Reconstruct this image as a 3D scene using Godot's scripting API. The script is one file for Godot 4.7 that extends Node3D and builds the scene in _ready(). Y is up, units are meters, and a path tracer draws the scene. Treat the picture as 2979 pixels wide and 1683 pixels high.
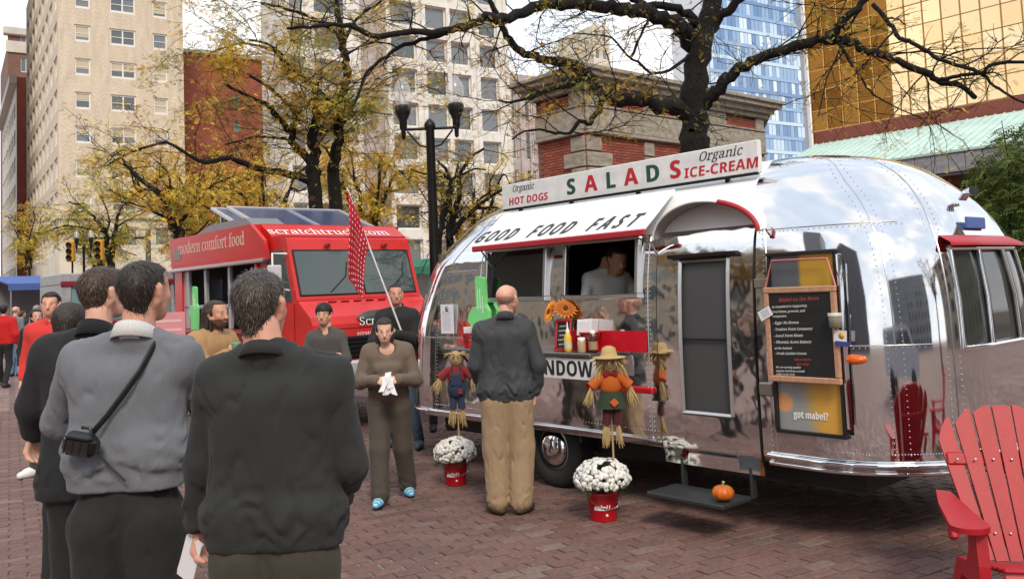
extends Node3D
# A food-truck gathering on a brick plaza: a polished aluminium trailer, a red truck behind it, people in line.

var rng := RandomNumberGenerator.new()
var M := {}
var taken := {}
var noise_a := FastNoiseLite.new()
var noise_b := FastNoiseLite.new()
var heavy := SystemFont.new()
var bold := FontVariation.new()
var plain_font := SystemFont.new()
var serif := SystemFont.new()
# the trailer's frame: x to its nose, z out of its serving side
const BERTH := Vector3(0.2, 0, -7.77)
const BERTH_TURN := -0.8554


# ---------------------------------------------------------------- small helpers
func lin(r: float, g: float, b: float, a := 1.0) -> Color:
	var c = Color(r, g, b).linear_to_srgb()
	c.a = a
	return c


func mat(c: Color, rough := 0.8, metal := 0.0) -> StandardMaterial3D:
	var m = StandardMaterial3D.new()
	m.albedo_color = c
	m.roughness = rough
	m.metallic = metal
	return m


func noise_tex(freq: float, lo: float, hi: float, octaves := 4, kind := FastNoiseLite.TYPE_SIMPLEX_SMOOTH, size := 256, sd := 1) -> NoiseTexture2D:
	var n = FastNoiseLite.new()
	n.noise_type = kind
	n.frequency = freq
	n.fractal_octaves = octaves
	n.seed = sd
	var t = NoiseTexture2D.new()
	t.width = size
	t.height = size
	t.seamless = true
	t.noise = n
	var ramp = Gradient.new()
	ramp.set_color(0, Color(lo, lo, lo))
	ramp.set_color(1, Color(hi, hi, hi))
	t.color_ramp = ramp
	return t


func bump_tex(freq: float, strength: float, octaves := 4, kind := FastNoiseLite.TYPE_SIMPLEX_SMOOTH, size := 256, sd := 2) -> NoiseTexture2D:
	var n = FastNoiseLite.new()
	n.noise_type = kind
	n.frequency = freq
	n.fractal_octaves = octaves
	n.seed = sd
	var t = NoiseTexture2D.new()
	t.width = size
	t.height = size
	t.seamless = true
	t.as_normal_map = true
	t.bump_strength = strength
	t.noise = n
	return t


func worn(m: StandardMaterial3D, tex: Texture2D, scale: float, bump: Texture2D = null, depth := 1.0, in_world := true) -> StandardMaterial3D:
	m.albedo_texture = tex
	m.uv1_triplanar = true
	m.uv1_world_triplanar = in_world
	m.uv1_scale = Vector3.ONE * scale
	if bump:
		m.normal_enabled = true
		m.normal_texture = bump
		m.normal_scale = depth
	return m


func stretch(m: StandardMaterial3D, s: Vector3) -> StandardMaterial3D:
	m.uv1_scale = s
	return m


func tool_() -> SurfaceTool:
	var st = SurfaceTool.new()
	st.begin(Mesh.PRIMITIVE_TRIANGLES)
	st.set_smooth_group(-1)
	return st


func face(st: SurfaceTool, pts: Array, out: Vector3) -> void:
	# a convex polygon whose front looks along «out» (front faces run clockwise)
	var n: Vector3 = (pts[1] - pts[0]).cross(pts[2] - pts[0])
	var k = pts.size()
	if n.dot(out) > 0.0:
		for i in range(1, k - 1):
			st.add_vertex(pts[0]); st.add_vertex(pts[i + 1]); st.add_vertex(pts[i])
	else:
		for i in range(1, k - 1):
			st.add_vertex(pts[0]); st.add_vertex(pts[i]); st.add_vertex(pts[i + 1])


func box(st: SurfaceTool, c: Vector3, s: Vector3, bevel := 0.0, b := Basis()) -> void:
	var h = s * 0.5
	var e = minf(bevel, minf(h.x, minf(h.y, h.z)) * 0.9)
	for ax in 3:
		for sg in [-1.0, 1.0]:
			var n = Vector3.ZERO
			n[ax] = sg
			var u = (ax + 1) % 3
			var v = (ax + 2) % 3
			var q = []
			for k in [[-1, -1], [1, -1], [1, 1], [-1, 1]]:
				var p = Vector3.ZERO
				p[ax] = sg * h[ax]
				p[u] = k[0] * (h[u] - e)
				p[v] = k[1] * (h[v] - e)
				q.append(c + b * p)
			face(st, q, b * n)
	if e <= 0.0:
		return
	for ax in 3:
		var u = (ax + 1) % 3
		var v = (ax + 2) % 3
		for su in [-1.0, 1.0]:
			for sv in [-1.0, 1.0]:
				var q = []
				for k in [[-1, 0], [1, 0], [1, 1], [-1, 1]]:
					var p = Vector3.ZERO
					p[ax] = k[0] * (h[ax] - e)
					p[u] = su * (h[u] - (e if k[1] == 1 else 0.0))
					p[v] = sv * (h[v] - (0.0 if k[1] == 1 else e))
					q.append(c + b * p)
				var n = Vector3.ZERO
				n[u] = su
				n[v] = sv
				face(st, q, b * n)
	for sx in [-1.0, 1.0]:
		for sy in [-1.0, 1.0]:
			for sz in [-1.0, 1.0]:
				var g = Vector3(sx, sy, sz)
				var i = h - Vector3.ONE * e
				face(st, [c + b * (g * Vector3(h.x, i.y, i.z)), c + b * (g * Vector3(i.x, h.y, i.z)), c + b * (g * Vector3(i.x, i.y, h.z))], b * g)


func frame_of(d: Vector3) -> Basis:
	# a basis whose y runs along d
	var y = d.normalized()
	var x = y.cross(Vector3(0.0, 0.0, 1.0) if absf(y.z) < 0.9 else Vector3(1.0, 0.0, 0.0)).normalized()
	return Basis(x, y, x.cross(y))


func tube(st: SurfaceTool, pts: Array, radii: Array, n := 6, caps := true, flat := 1.0) -> void:
	var rings = []
	var up = Vector3.ZERO
	for i in pts.size():
		var d: Vector3 = (pts[mini(i + 1, pts.size() - 1)] - pts[maxi(i - 1, 0)]).normalized()
		if up == Vector3.ZERO:
			up = frame_of(d).x
		up = (up - d * up.dot(d)).normalized()
		var w = d.cross(up)
		var ring = []
		var r: float = radii[mini(i, radii.size() - 1)]
		for k in n:
			var a = TAU * k / n
			ring.append(pts[i] + (up * cos(a) + w * sin(a) * flat) * r)
		rings.append(ring)
	st.set_smooth_group(0 if n > 4 else -1)
	for i in rings.size() - 1:
		for k in n:
			var a: Vector3 = rings[i][k]
			var b2: Vector3 = rings[i][(k + 1) % n]
			var c: Vector3 = rings[i + 1][(k + 1) % n]
			var d2: Vector3 = rings[i + 1][k]
			face(st, [a, b2, c, d2], (a + b2 + c + d2) * 0.25 - (pts[i] + pts[i + 1]) * 0.5)
	st.set_smooth_group(-1)
	if caps:
		face(st, rings[0], pts[0] - pts[1])
		face(st, rings[-1], pts[-1] - pts[-2])


func lathe(st: SurfaceTool, prof: Array, n := 16, x := Transform3D(), smooth := true) -> void:
	# prof: [radius, height] from bottom to top
	st.set_smooth_group(0 if smooth else -1)
	for i in prof.size() - 1:
		var p: Array = prof[i]
		var q: Array = prof[i + 1]
		for k in n:
			var a = TAU * k / n
			var b = TAU * (k + 1) / n
			var v = [Vector3(cos(a) * p[0], p[1], sin(a) * p[0]), Vector3(cos(b) * p[0], p[1], sin(b) * p[0]), Vector3(cos(b) * q[0], q[1], sin(b) * q[0]), Vector3(cos(a) * q[0], q[1], sin(a) * q[0])]
			var d = Vector3(cos((a + b) / 2), 0, sin((a + b) / 2)) * (q[1] - p[1]) + Vector3(0, p[0] - q[0], 0)
			var out = x.basis * d
			var w = []
			for z in v:
				var zz: Vector3 = x * z
				if w.is_empty() or (not zz.is_equal_approx(w[-1]) and not zz.is_equal_approx(w[0])):
					w.append(zz)
			if w.size() >= 3:
				face(st, w, out)
	st.set_smooth_group(-1)


func prism(st: SurfaceTool, poly: PackedVector2Array, depth: float, x := Transform3D()) -> void:
	# poly in x,y; thickness along z from 0 to depth
	var ids = Geometry2D.triangulate_polygon(poly)
	for i in range(0, ids.size(), 3):
		var t = [poly[ids[i]], poly[ids[i + 1]], poly[ids[i + 2]]]
		face(st, [x * Vector3(t[0].x, t[0].y, depth), x * Vector3(t[1].x, t[1].y, depth), x * Vector3(t[2].x, t[2].y, depth)], x.basis.z * signf(depth))
		face(st, [x * Vector3(t[0].x, t[0].y, 0), x * Vector3(t[1].x, t[1].y, 0), x * Vector3(t[2].x, t[2].y, 0)], -x.basis.z * signf(depth))
	var cw = Geometry2D.is_polygon_clockwise(poly)
	for i in poly.size():
		var a = poly[i]
		var b = poly[(i + 1) % poly.size()]
		var n = Vector2(b.y - a.y, a.x - b.x) * (-1.0 if cw else 1.0)
		face(st, [x * Vector3(a.x, a.y, 0), x * Vector3(b.x, b.y, 0), x * Vector3(b.x, b.y, depth), x * Vector3(a.x, a.y, depth)], x.basis * Vector3(n.x, n.y, 0))


func named(n: Node, called: String, parent: Node) -> void:
	var key = "%d/%s" % [parent.get_instance_id(), called]
	var k: int = taken.get(key, 0)
	taken[key] = k + 1
	n.name = called if k == 0 else "%s_%03d" % [called, k]
	parent.add_child(n, true)


func mi(mesh: Mesh, called: String, m: Material, parent: Node) -> MeshInstance3D:
	var o = MeshInstance3D.new()
	o.mesh = mesh
	if m:
		o.material_override = m
	named(o, called, parent)
	return o


func build(st: SurfaceTool, called: String, m: Material, parent: Node) -> MeshInstance3D:
	st.generate_normals()
	return mi(st.commit(), called, m, parent)


func tag(o: Node, label: String, category: String, group := "") -> Node:
	o.set_meta("label", label)
	o.set_meta("category", category)
	if group:
		o.set_meta("group", group)
	return o


func thing(called: String, label: String, category: String, at := Vector3.ZERO, turn := 0.0, group := "") -> Node3D:
	var o = Node3D.new()
	named(o, called, self)
	o.position = at
	o.rotation.y = turn
	tag(o, label, category, group)
	return o


func structure(o: Node) -> Node:
	o.set_meta("kind", "structure")
	return o


func copy(o: Node3D, label: String) -> Node3D:
	var c: Node3D = o.duplicate()
	var called = String(o.name)
	if called.length() > 4 and called.right(4).begins_with("_") and called.right(3).is_valid_int():
		called = called.left(-4)
	named(c, called, self)
	c.set_meta("label", label)
	return c


func letters(st: SurfaceTool, text: String, font: Font, height: float, x: Transform3D, slant := 0.0, wide := 1.0, spacing := 0.0, thick := 0.004, centred := true) -> void:
	# lettering with capitals «height» tall, its face along x.basis.z
	var tm = TextMesh.new()
	tm.font = font
	tm.font_size = 64
	tm.pixel_size = height / 46.0
	tm.depth = thick
	tm.curve_step = 2.0
	if spacing == 0.0:
		tm.text = text
		tm.horizontal_alignment = HORIZONTAL_ALIGNMENT_CENTER if centred else HORIZONTAL_ALIGNMENT_LEFT
		var s = Transform3D(Basis(Vector3(wide, 0, 0), Vector3(slant, 1, 0), Vector3(0, 0, 1)), Vector3.ZERO)
		st.append_from(tm, 0, x * s)
		return
	var at = -spacing * (text.length() - 1) / 2.0 if centred else 0.0
	for ch in text:
		if ch != " ":
			var t2: TextMesh = tm.duplicate()
			t2.text = ch
			st.append_from(t2, 0, x * Transform3D(Basis(Vector3(wide, 0, 0), Vector3(slant, 1, 0), Vector3(0, 0, 1)), Vector3(at, 0, 0)))
		at += spacing


func text_part(text: String, called: String, font: Font, height: float, x: Transform3D, m: Material, parent: Node, slant := 0.0, wide := 1.0, spacing := 0.0, centred := true, thick := 0.004) -> MeshInstance3D:
	var st = SurfaceTool.new()
	st.begin(Mesh.PRIMITIVE_TRIANGLES)
	letters(st, text, font, height, x, slant, wide, spacing, thick, centred)
	return mi(st.commit(), called, m, parent)


func merge(into: SurfaceTool, st: SurfaceTool, x := Transform3D()) -> void:
	st.generate_normals()
	into.append_from(st.commit(), 0, x)


func _ready() -> void:
	# ---- camera, sky, sun, exposure
	rng.seed = 20121024
	var cam = Camera3D.new()
	cam.name = "camera"
	cam.position = Vector3(0, 1.75, 0)
	cam.rotation = Vector3(deg_to_rad(4.0), 0, deg_to_rad(-2.4))
	cam.keep_aspect = Camera3D.KEEP_HEIGHT
	cam.set_frustum(0.1 * 1455.3 / 2200.0, Vector2(0, -0.1 * tan(deg_to_rad(4.0))), 0.1, 900.0)
	add_child(cam)
	cam.current = true
	var env = Environment.new()
	env.background_mode = Environment.BG_SKY
	env.sky = Sky.new()
	env.sky.sky_material = sky_material()
	env.background_energy_multiplier = 1.0
	env.tonemap_mode = Environment.TONE_MAPPER_LINEAR
	env.tonemap_exposure = 1.42
	env.sdfgi_enabled = true
	env.ssao_enabled = true
	env.ssil_enabled = true
	var we = WorldEnvironment.new()
	we.name = "world"
	we.environment = env
	add_child(we)
	var sun = DirectionalLight3D.new()
	sun.name = "sun"
	sun.light_energy = 0.55
	sun.light_color = Color(1.0, 0.94, 0.85)
	sun.light_angular_distance = 14.0
	sun.shadow_enabled = true
	sun.look_at_from_position(Vector3(0.15, 0.85, 0.9) * 100.0, Vector3.ZERO)
	add_child(sun)
	# ---- what everything is made of
	noise_a.seed = 5
	noise_a.frequency = 1.0
	noise_a.fractal_octaves = 3
	noise_b.seed = 9
	noise_b.frequency = 1.0
	noise_b.fractal_octaves = 2
	heavy.font_names = PackedStringArray(["Droid Sans"])
	heavy.font_weight = 700
	bold.base_font = heavy
	bold.variation_embolden = 0.35
	plain_font.font_names = PackedStringArray(["Droid Sans"])
	serif.font_names = PackedStringArray(["Droid Serif"])
	materials()
	# ---- the place, then the things in it
	pavement()
	buildings()
	trees()
	trailer()
	truck()
	street_furniture()
	far_stalls()
	trailer_things()
	chairs()
	people()
	behind_the_photographer()


func sky_material() -> PanoramaSkyMaterial:
	# bright broken cloud over pale blue, the same all round
	var n = FastNoiseLite.new()
	n.seed = 31
	n.frequency = 0.9
	n.fractal_octaves = 5
	n.noise_type = FastNoiseLite.TYPE_SIMPLEX_SMOOTH
	var im = Image.create(768, 384, false, Image.FORMAT_RGBF)
	for y in 384:
		var lat = (0.5 - (y + 0.5) / 384.0) * PI
		for x in 768:
			var lon = (x + 0.5) / 768.0 * TAU
			var d = Vector3(cos(lat) * sin(lon), sin(lat), cos(lat) * cos(lon))
			var h = maxf(d.y, 0.0)
			var c = Color(0.72, 0.83, 0.95).lerp(Color(0.34, 0.54, 0.86), pow(h, 0.6))
			var q = d * (1.6 / (0.35 + absf(d.y)))
			var cl = smoothstep(-0.16, 0.3, n.get_noise_3d(q.x * 1.2, q.y * 1.6 + 4.0, q.z * 1.2))
			var w = 1.0 + 0.16 * n.get_noise_3d(q.x * 3.0 + 9.0, q.y * 3.0, q.z * 3.0)
			c = c.lerp(Color(1.08, 1.06, 1.05) * w, 0.5 + 0.47 * cl)
			c = c.lerp(Color(1.1, 1.08, 1.06), exp(-h * 9.0) * 0.6)
			if d.y < 0.0:
				c = c.lerp(Color(0.2, 0.18, 0.17), clampf(-d.y * 12.0, 0.0, 1.0))
			im.set_pixel(x, y, c)
	var m = PanoramaSkyMaterial.new()
	m.panorama = ImageTexture.create_from_image(im)
	return m


func materials() -> void:
	var grain = noise_tex(0.03, 0.78, 1.0, 5)
	var blotch = noise_tex(0.012, 0.86, 1.0, 5, FastNoiseLite.TYPE_SIMPLEX_SMOOTH, 256, 7)
	var fine = noise_tex(0.12, 0.75, 1.0, 3, FastNoiseLite.TYPE_SIMPLEX_SMOOTH, 256, 3)
	var rough_bump = bump_tex(0.05, 6.0, 5)
	var fine_bump = bump_tex(0.2, 3.0, 3)
	var soft_bump = bump_tex(0.012, 2.0, 2, FastNoiseLite.TYPE_SIMPLEX_SMOOTH, 512, 12)
	M.grain = grain
	M.streaks = noise_tex(0.02, 0.87, 1.0, 6, FastNoiseLite.TYPE_SIMPLEX_SMOOTH, 256, 67)
	M.weather = noise_tex(0.02, 0.68, 1.0, 6, FastNoiseLite.TYPE_SIMPLEX_SMOOTH, 512, 61)
	M.blotch = blotch
	M.fine = fine
	M.rough_bump = rough_bump
	M.fine_bump = fine_bump
	M.soft_bump = soft_bump
	# polished aluminium, a little wavy where panels are riveted
	M.chrome = mat(lin(0.80, 0.80, 0.81), 0.06, 1.0)
	M.alu = mat(lin(0.8, 0.8, 0.8), 0.07, 1.0)
	M.alu.normal_enabled = true
	M.alu.normal_texture = soft_bump
	M.alu.normal_scale = 0.32
	M.alu.uv1_triplanar = true
	M.alu.uv1_scale = Vector3.ONE * 0.8
	M.alu_dome = mat(lin(0.67, 0.675, 0.68), 0.06, 1.0)
	M.alu_dome.normal_enabled = true
	M.alu_dome.normal_texture = soft_bump
	M.alu_dome.normal_scale = 0.09
	M.alu_dome.uv1_triplanar = true
	M.alu_dome.uv1_scale = Vector3.ONE * 0.5
	M.alu_dull = mat(lin(0.55, 0.55, 0.55), 0.3, 1.0)
	M.paint_white = mat(lin(0.84, 0.84, 0.84), 0.3)
	M.sign_white = worn(mat(lin(0.8, 0.8, 0.79), 0.5), noise_tex(0.02, 0.88, 1.0), 1.5)
	M.paint_red = mat(lin(0.62, 0.012, 0.018), 0.22)
	M.paint_red.clearcoat_enabled = true
	M.paint_red.clearcoat = 0.6
	M.truck_red = worn(mat(lin(0.68, 0.022, 0.018), 0.25), noise_tex(0.015, 0.86, 1.0), 0.6)
	M.awning_red = mat(lin(0.4, 0.015, 0.025), 0.45)
	M.plastic_red = worn(mat(lin(0.42, 0.003, 0.012), 0.5), noise_tex(0.02, 0.9, 1.0, 5, FastNoiseLite.TYPE_SIMPLEX_SMOOTH, 256, 41), 2.5, M.fine_bump, 0.12, false)
	M.bucket_red = mat(lin(0.52, 0.006, 0.016), 0.3)
	M.letter_black = mat(lin(0.02, 0.022, 0.025), 0.5)
	M.letter_red = mat(lin(0.45, 0.01, 0.02), 0.5)
	M.letter_green = mat(lin(0.01, 0.06, 0.045), 0.5)
	M.letter_white = mat(lin(0.8, 0.8, 0.8), 0.5)
	M.black = mat(lin(0.012, 0.012, 0.013), 0.6)
	M.black_gloss = mat(lin(0.012, 0.012, 0.013), 0.25)
	M.rubber = worn(mat(lin(0.022, 0.022, 0.023), 0.8), fine, 4.0, fine_bump, 0.5)
	M.iron = worn(mat(lin(0.016, 0.016, 0.017), 0.45, 0.4), fine, 3.0)
	M.dark_in = mat(lin(0.03, 0.03, 0.03), 0.8)
	M.screen = worn(mat(lin(0.075, 0.077, 0.08), 0.6), fine, 30.0)
	M.pane = mat(lin(0.06, 0.075, 0.085), 0.06)
	M.pane.metallic_specular = 0.8
	M.pane_blind = mat(lin(0.5, 0.43, 0.31), 0.25)
	M.pane_grey = mat(lin(0.17, 0.19, 0.21), 0.12)
	M.clear = mat(Color(0.9, 0.95, 0.95, 0.12), 0.02)
	M.clear.transparency = BaseMaterial3D.TRANSPARENCY_ALPHA
	M.windscreen = mat(Color(0.25, 0.32, 0.32, 0.55), 0.03)
	M.windscreen.transparency = BaseMaterial3D.TRANSPARENCY_ALPHA
	M.frame_white = mat(lin(0.72, 0.7, 0.66), 0.6)
	M.wood = worn(mat(lin(0.42, 0.2, 0.1), 0.5), stretchy(), 1.0)
	M.chalkboard = worn(mat(lin(0.012, 0.014, 0.014), 0.7), noise_tex(0.02, 0.6, 1.0), 2.0)
	M.paper = mat(lin(0.75, 0.75, 0.78), 0.8)
	M.straw = worn(mat(lin(0.62, 0.45, 0.2), 0.9), fine, 9.0)
	M.straw.uv1_scale = Vector3(30, 3, 30)
	M.bark = worn(mat(lin(0.013, 0.011, 0.0095), 0.95), noise_tex(0.03, 0.45, 1.0, 5), 1.0, rough_bump, 1.0)
	M.bark.uv1_scale = Vector3(3.0, 0.8, 3.0)
	M.cloth_tex = noise_tex(0.25, 0.72, 1.0, 3, FastNoiseLite.TYPE_SIMPLEX_SMOOTH, 256, 21)
	M.cloth_bump = bump_tex(0.35, 2.0, 2, FastNoiseLite.TYPE_SIMPLEX_SMOOTH, 256, 22)
	M.hair_tex = noise_tex(0.09, 0.45, 1.0, 4, FastNoiseLite.TYPE_SIMPLEX_SMOOTH, 256, 23)
	M.skin = mat(Color.WHITE, 0.55)
	M.skin.vertex_color_use_as_albedo = true
	M.skin.subsurf_scatter_enabled = true
	M.skin.subsurf_scatter_strength = 0.08
	M.strand = mat(Color.WHITE, 0.5)
	M.strand.vertex_color_use_as_albedo = true
	M.shoe = mat(Color.WHITE, 0.6)
	M.shoe.vertex_color_use_as_albedo = true


func stretchy() -> NoiseTexture2D:
	return noise_tex(0.05, 0.7, 1.0, 4, FastNoiseLite.TYPE_SIMPLEX_SMOOTH, 128, 15)


# ---------------------------------------------------------------- the brick plaza
func brick_mesh(l: float, w: float, h: float, e: float) -> ArrayMesh:
	var st = tool_()
	var t = [Vector3(-l / 2 + e, 0, -w / 2 + e), Vector3(l / 2 - e, 0, -w / 2 + e), Vector3(l / 2 - e, 0, w / 2 - e), Vector3(-l / 2 + e, 0, w / 2 - e)]
	var s = [Vector3(-l / 2, -e, -w / 2), Vector3(l / 2, -e, -w / 2), Vector3(l / 2, -e, w / 2), Vector3(-l / 2, -e, w / 2)]
	face(st, t, Vector3.UP)
	for i in 4:
		var j = (i + 1) % 4
		var o: Vector3 = s[i] + s[j]
		o.y = 0
		face(st, [t[i], t[j], s[j], s[i]], o + Vector3.UP * 0.05)
		face(st, [s[i], s[j], s[j] - Vector3(0, h, 0), s[i] - Vector3(0, h, 0)], o)
	st.generate_normals()
	return st.commit()


func pavement() -> void:
	# one sheet to the horizon with the far courses as its texture; the courses near enough to tell apart lie on it as bricks
	var im = Image.create(512, 512, false, Image.FORMAT_RGB8)
	im.fill(Color(0.3, 0.25, 0.24))
	var r = RandomNumberGenerator.new()
	r.seed = 3
	for row in 32:
		for k in 17:
			var v = r.randf_range(0.78, 1.12)
			var c = Color(0.54, 0.435, 0.41).lerp(Color(0.5, 0.4, 0.37), r.randf()) * v
			if r.randf() < 0.1:
				c = Color(0.56, 0.51, 0.49) * v
			im.fill_rect(Rect2i((k * 32 + (16 if row % 2 else 0)) % 512, row * 16, 31, 15), c)
	var m = mat(Color.WHITE, 0.85)
	m.albedo_texture = ImageTexture.create_from_image(im)
	m.uv1_scale = Vector3(1, 1, 1)
	var st = SurfaceTool.new()
	st.begin(Mesh.PRIMITIVE_TRIANGLES)
	var turn = Basis(Vector3.UP, deg_to_rad(30.0))
	var s = 700.0
	var q = [Vector3(-s, 0, -s), Vector3(s, 0, -s), Vector3(s, 0, s), Vector3(-s, 0, s)]
	for i in [0, 1, 2, 0, 2, 3]:
		st.set_normal(Vector3.UP)
		st.set_uv(Vector2(q[i].x, q[i].z) / 3.52)
		st.add_vertex(turn * q[i] + Vector3(0, -0.012, 0))
	var ground = structure(mi(st.commit(), "brick_plaza", m, self))
	# bricks: courses run up to the right, laid half a brick over
	var meshes = []
	var mats = []
	for k in 3:
		meshes.append(brick_mesh(0.205 - 0.004 * k, 0.098 - 0.002 * k, 0.02, 0.005 + 0.001 * k))
	var base = [[0.2, 0.108, 0.09], [0.215, 0.12, 0.102], [0.19, 0.113, 0.096], [0.21, 0.126, 0.106], [0.178, 0.099, 0.085], [0.23, 0.16, 0.136]]
	for b in base:
		mats.append(worn(mat(lin(b[0], b[1], b[2]), 0.8), M.grain, 2.3, M.rough_bump, 0.5))
	var shared = worn(mat(Color.WHITE, 0.8), M.grain, 2.3, M.rough_bump, 0.5)
	shared.vertex_color_use_as_albedo = true
	var spots = []
	var inv = turn.inverse()
	for i in range(-120, 140):
		for j in range(-190, 60):
			var p = turn * Vector3((i + (0.5 if posmod(j, 2) else 0.0)) * 0.22, 0, j * 0.11)
			var d = -p.z
			if d < 4.9 or d > 15.5 or absf(p.x) > d * 0.64 + 0.35:
				continue
			spots.append([d * d + p.x * p.x * 0.3, p])
	spots.sort_custom(func(a, b2): return a[0] < b2[0])
	var mm = MultiMesh.new()
	mm.transform_format = MultiMesh.TRANSFORM_3D
	mm.use_colors = true
	mm.mesh = meshes[0]
	mm.instance_count = spots.size() - 300
	for n in spots.size():
		var p: Vector3 = spots[n][1]
		var tone = r.randi_range(0, 4)
		var patch = noise_a.get_noise_2d(p.x * 0.8, p.z * 0.8)
		if r.randf() < 0.03 + maxf(0.0, patch) * 0.3:
			tone = 5
		var x = Transform3D(turn * Basis.from_euler(Vector3(r.randfn(0, 0.008), r.randfn(0, 0.012), r.randfn(0, 0.012))), p + Vector3(r.randfn(0, 0.002), r.randfn(0.0, 0.0016), r.randfn(0, 0.002)))
		if n < 300:
			var o = mi(meshes[r.randi_range(0, 2)], "brick", mats[tone], ground)
			o.transform = x
		else:
			var v = r.randf_range(0.85, 1.15)
			mm.set_instance_transform(n - 300, x)
			mm.set_instance_color(n - 300, Color(base[tone][0] * v, base[tone][1] * v, base[tone][2] * v))
	var rest = MultiMeshInstance3D.new()
	rest.multimesh = mm
	rest.material_override = shared
	named(rest, "more_bricks", ground)
	rest.set_meta("kind", "stuff")


# ---------------------------------------------------------------- buildings
var window_meshes := {}


func dir_of(deg: float) -> Vector3:
	return Vector3(sin(deg_to_rad(deg)), 0, -cos(deg_to_rad(deg)))


func window_parts(w: float, h: float, mullions: int, bar: float, rail: bool) -> Array:
	var key = "%.2f/%.2f/%d/%.2f/%s" % [w, h, mullions, bar, rail]
	if window_meshes.has(key):
		return window_meshes[key]
	var f = tool_()
	box(f, Vector3(bar / 2, h / 2, 0), Vector3(bar, h, 0.12))
	box(f, Vector3(w - bar / 2, h / 2, 0), Vector3(bar, h, 0.12))
	box(f, Vector3(w / 2, h - bar / 2, 0), Vector3(w - 2 * bar, bar, 0.12))
	box(f, Vector3(w / 2, bar * 0.7, 0.05), Vector3(w - 2 * bar, bar * 1.4, 0.22))
	for k in mullions:
		box(f, Vector3(w * (k + 1) / (mullions + 1), h / 2, 0.005), Vector3(bar * 0.9, h - 2 * bar, 0.1))
	if rail:
		box(f, Vector3(w / 2, h * 0.52, 0.0), Vector3(w - 2 * bar, 0.07, 0.07))
	f.generate_normals()
	var p = []
	var panes = mullions + 1
	for k in panes:
		var s = tool_()
		var a = maxf(bar, w * k / panes) + 0.002
		var b = minf(w - bar, w * (k + 1) / panes) - 0.002
		face(s, [Vector3(a, bar, -0.03), Vector3(b, bar, -0.03), Vector3(b, h - bar, -0.03), Vector3(a, h - bar, -0.03)], Vector3.BACK)
		s.generate_normals()
		p.append(s.commit())
	window_meshes[key] = [f.commit(), p]
	return window_meshes[key]


func facade(parent: Node3D, o: Vector3, u: Vector3, w: float, v0: float, h: float, cols: Array, rows: Array, depth: float, wall: Material, frame: Material, panes: Array, opt := {}) -> void:
	# a wall seen with u running left to right; every opening gets reveals, a framed window and its panes
	var n = u.cross(Vector3.UP)
	var st = tool_()
	var us = [0.0]
	for c in cols:
		us.append(c[0]); us.append(c[1])
	us.append(w)
	var vs = [v0]
	for r in rows:
		vs.append(r[0]); vs.append(r[1])
	vs.append(h)
	var bas = Basis(u, Vector3.UP, n)
	for i in us.size() - 1:
		for j in vs.size() - 1:
			var a: Vector3 = o + u * us[i] + Vector3.UP * vs[j]
			var du: Vector3 = u * (us[i + 1] - us[i])
			var dv: Vector3 = Vector3.UP * (vs[j + 1] - vs[j])
			if i % 2 == 1 and j % 2 == 1:
				var d = n * -depth
				face(st, [a, a + du, a + du + d, a + d], Vector3.UP)
				face(st, [a + dv, a + dv + du, a + dv + du + d, a + dv + d], Vector3.DOWN)
				face(st, [a, a + dv, a + dv + d, a + d], u)
				face(st, [a + du, a + du + dv, a + du + dv + d, a + du + d], -u)
				var wp = window_parts(us[i + 1] - us[i], vs[j + 1] - vs[j], opt.get("mullions", 0) if not opt.has("wide") or us[i + 1] - us[i] < opt.wide else opt.wide_mullions, opt.get("bar", 0.12), opt.get("rail", false))
				var f = mi(wp[0], "window", frame, parent)
				f.transform = Transform3D(bas, a - n * (depth - 0.08))
				if opt.has("blinds") and rng.randf() < opt.blinds:
					var bl = tool_()
					var ww: float = us[i + 1] - us[i]
					var hh: float = vs[j + 1] - vs[j]
					var dropped = hh * rng.randf_range(0.3, 0.62)
					box(bl, Vector3(ww / 2, hh - 0.17 - dropped / 2, -0.018), Vector3(ww - 0.36, dropped, 0.01))
					build(bl, "blind", M.pane_blind, f)
				for p in wp[1]:
					mi(p, "pane", panes[rng.randi_range(0, panes.size() - 1)], f)
			else:
				face(st, [a, a + du, a + du + dv, a + dv], n)
	build(st, "wall", wall, parent)


func core(parent: Node3D, o: Vector3, u1: Vector3, l1: float, u2: Vector3, l2: float, h: float, m: Material, inset := 0.6) -> void:
	# the bulk behind the facades, so that no building is hollow
	var st = tool_()
	var a = o + (u1 + u2) * inset
	var q = [a, a + u1 * (l1 - inset), a + u1 * (l1 - inset) + u2 * (l2 - inset), a + u2 * (l2 - inset)]
	var mid: Vector3 = (q[0] + q[2]) * 0.5
	for i in 4:
		var j = (i + 1) % 4
		face(st, [q[i], q[j], q[j] + Vector3.UP * h, q[i] + Vector3.UP * h], (q[i] + q[j]) * 0.5 - mid)
	face(st, [q[0] + Vector3.UP * h, q[1] + Vector3.UP * h, q[2] + Vector3.UP * h, q[3] + Vector3.UP * h], Vector3.UP)
	build(st, "bulk", m, parent)


func rows_of(first: float, tall: float, pitch: float, count: int) -> Array:
	var a = []
	for k in count:
		a.append([first + pitch * k, first + pitch * k + tall])
	return a


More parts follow.
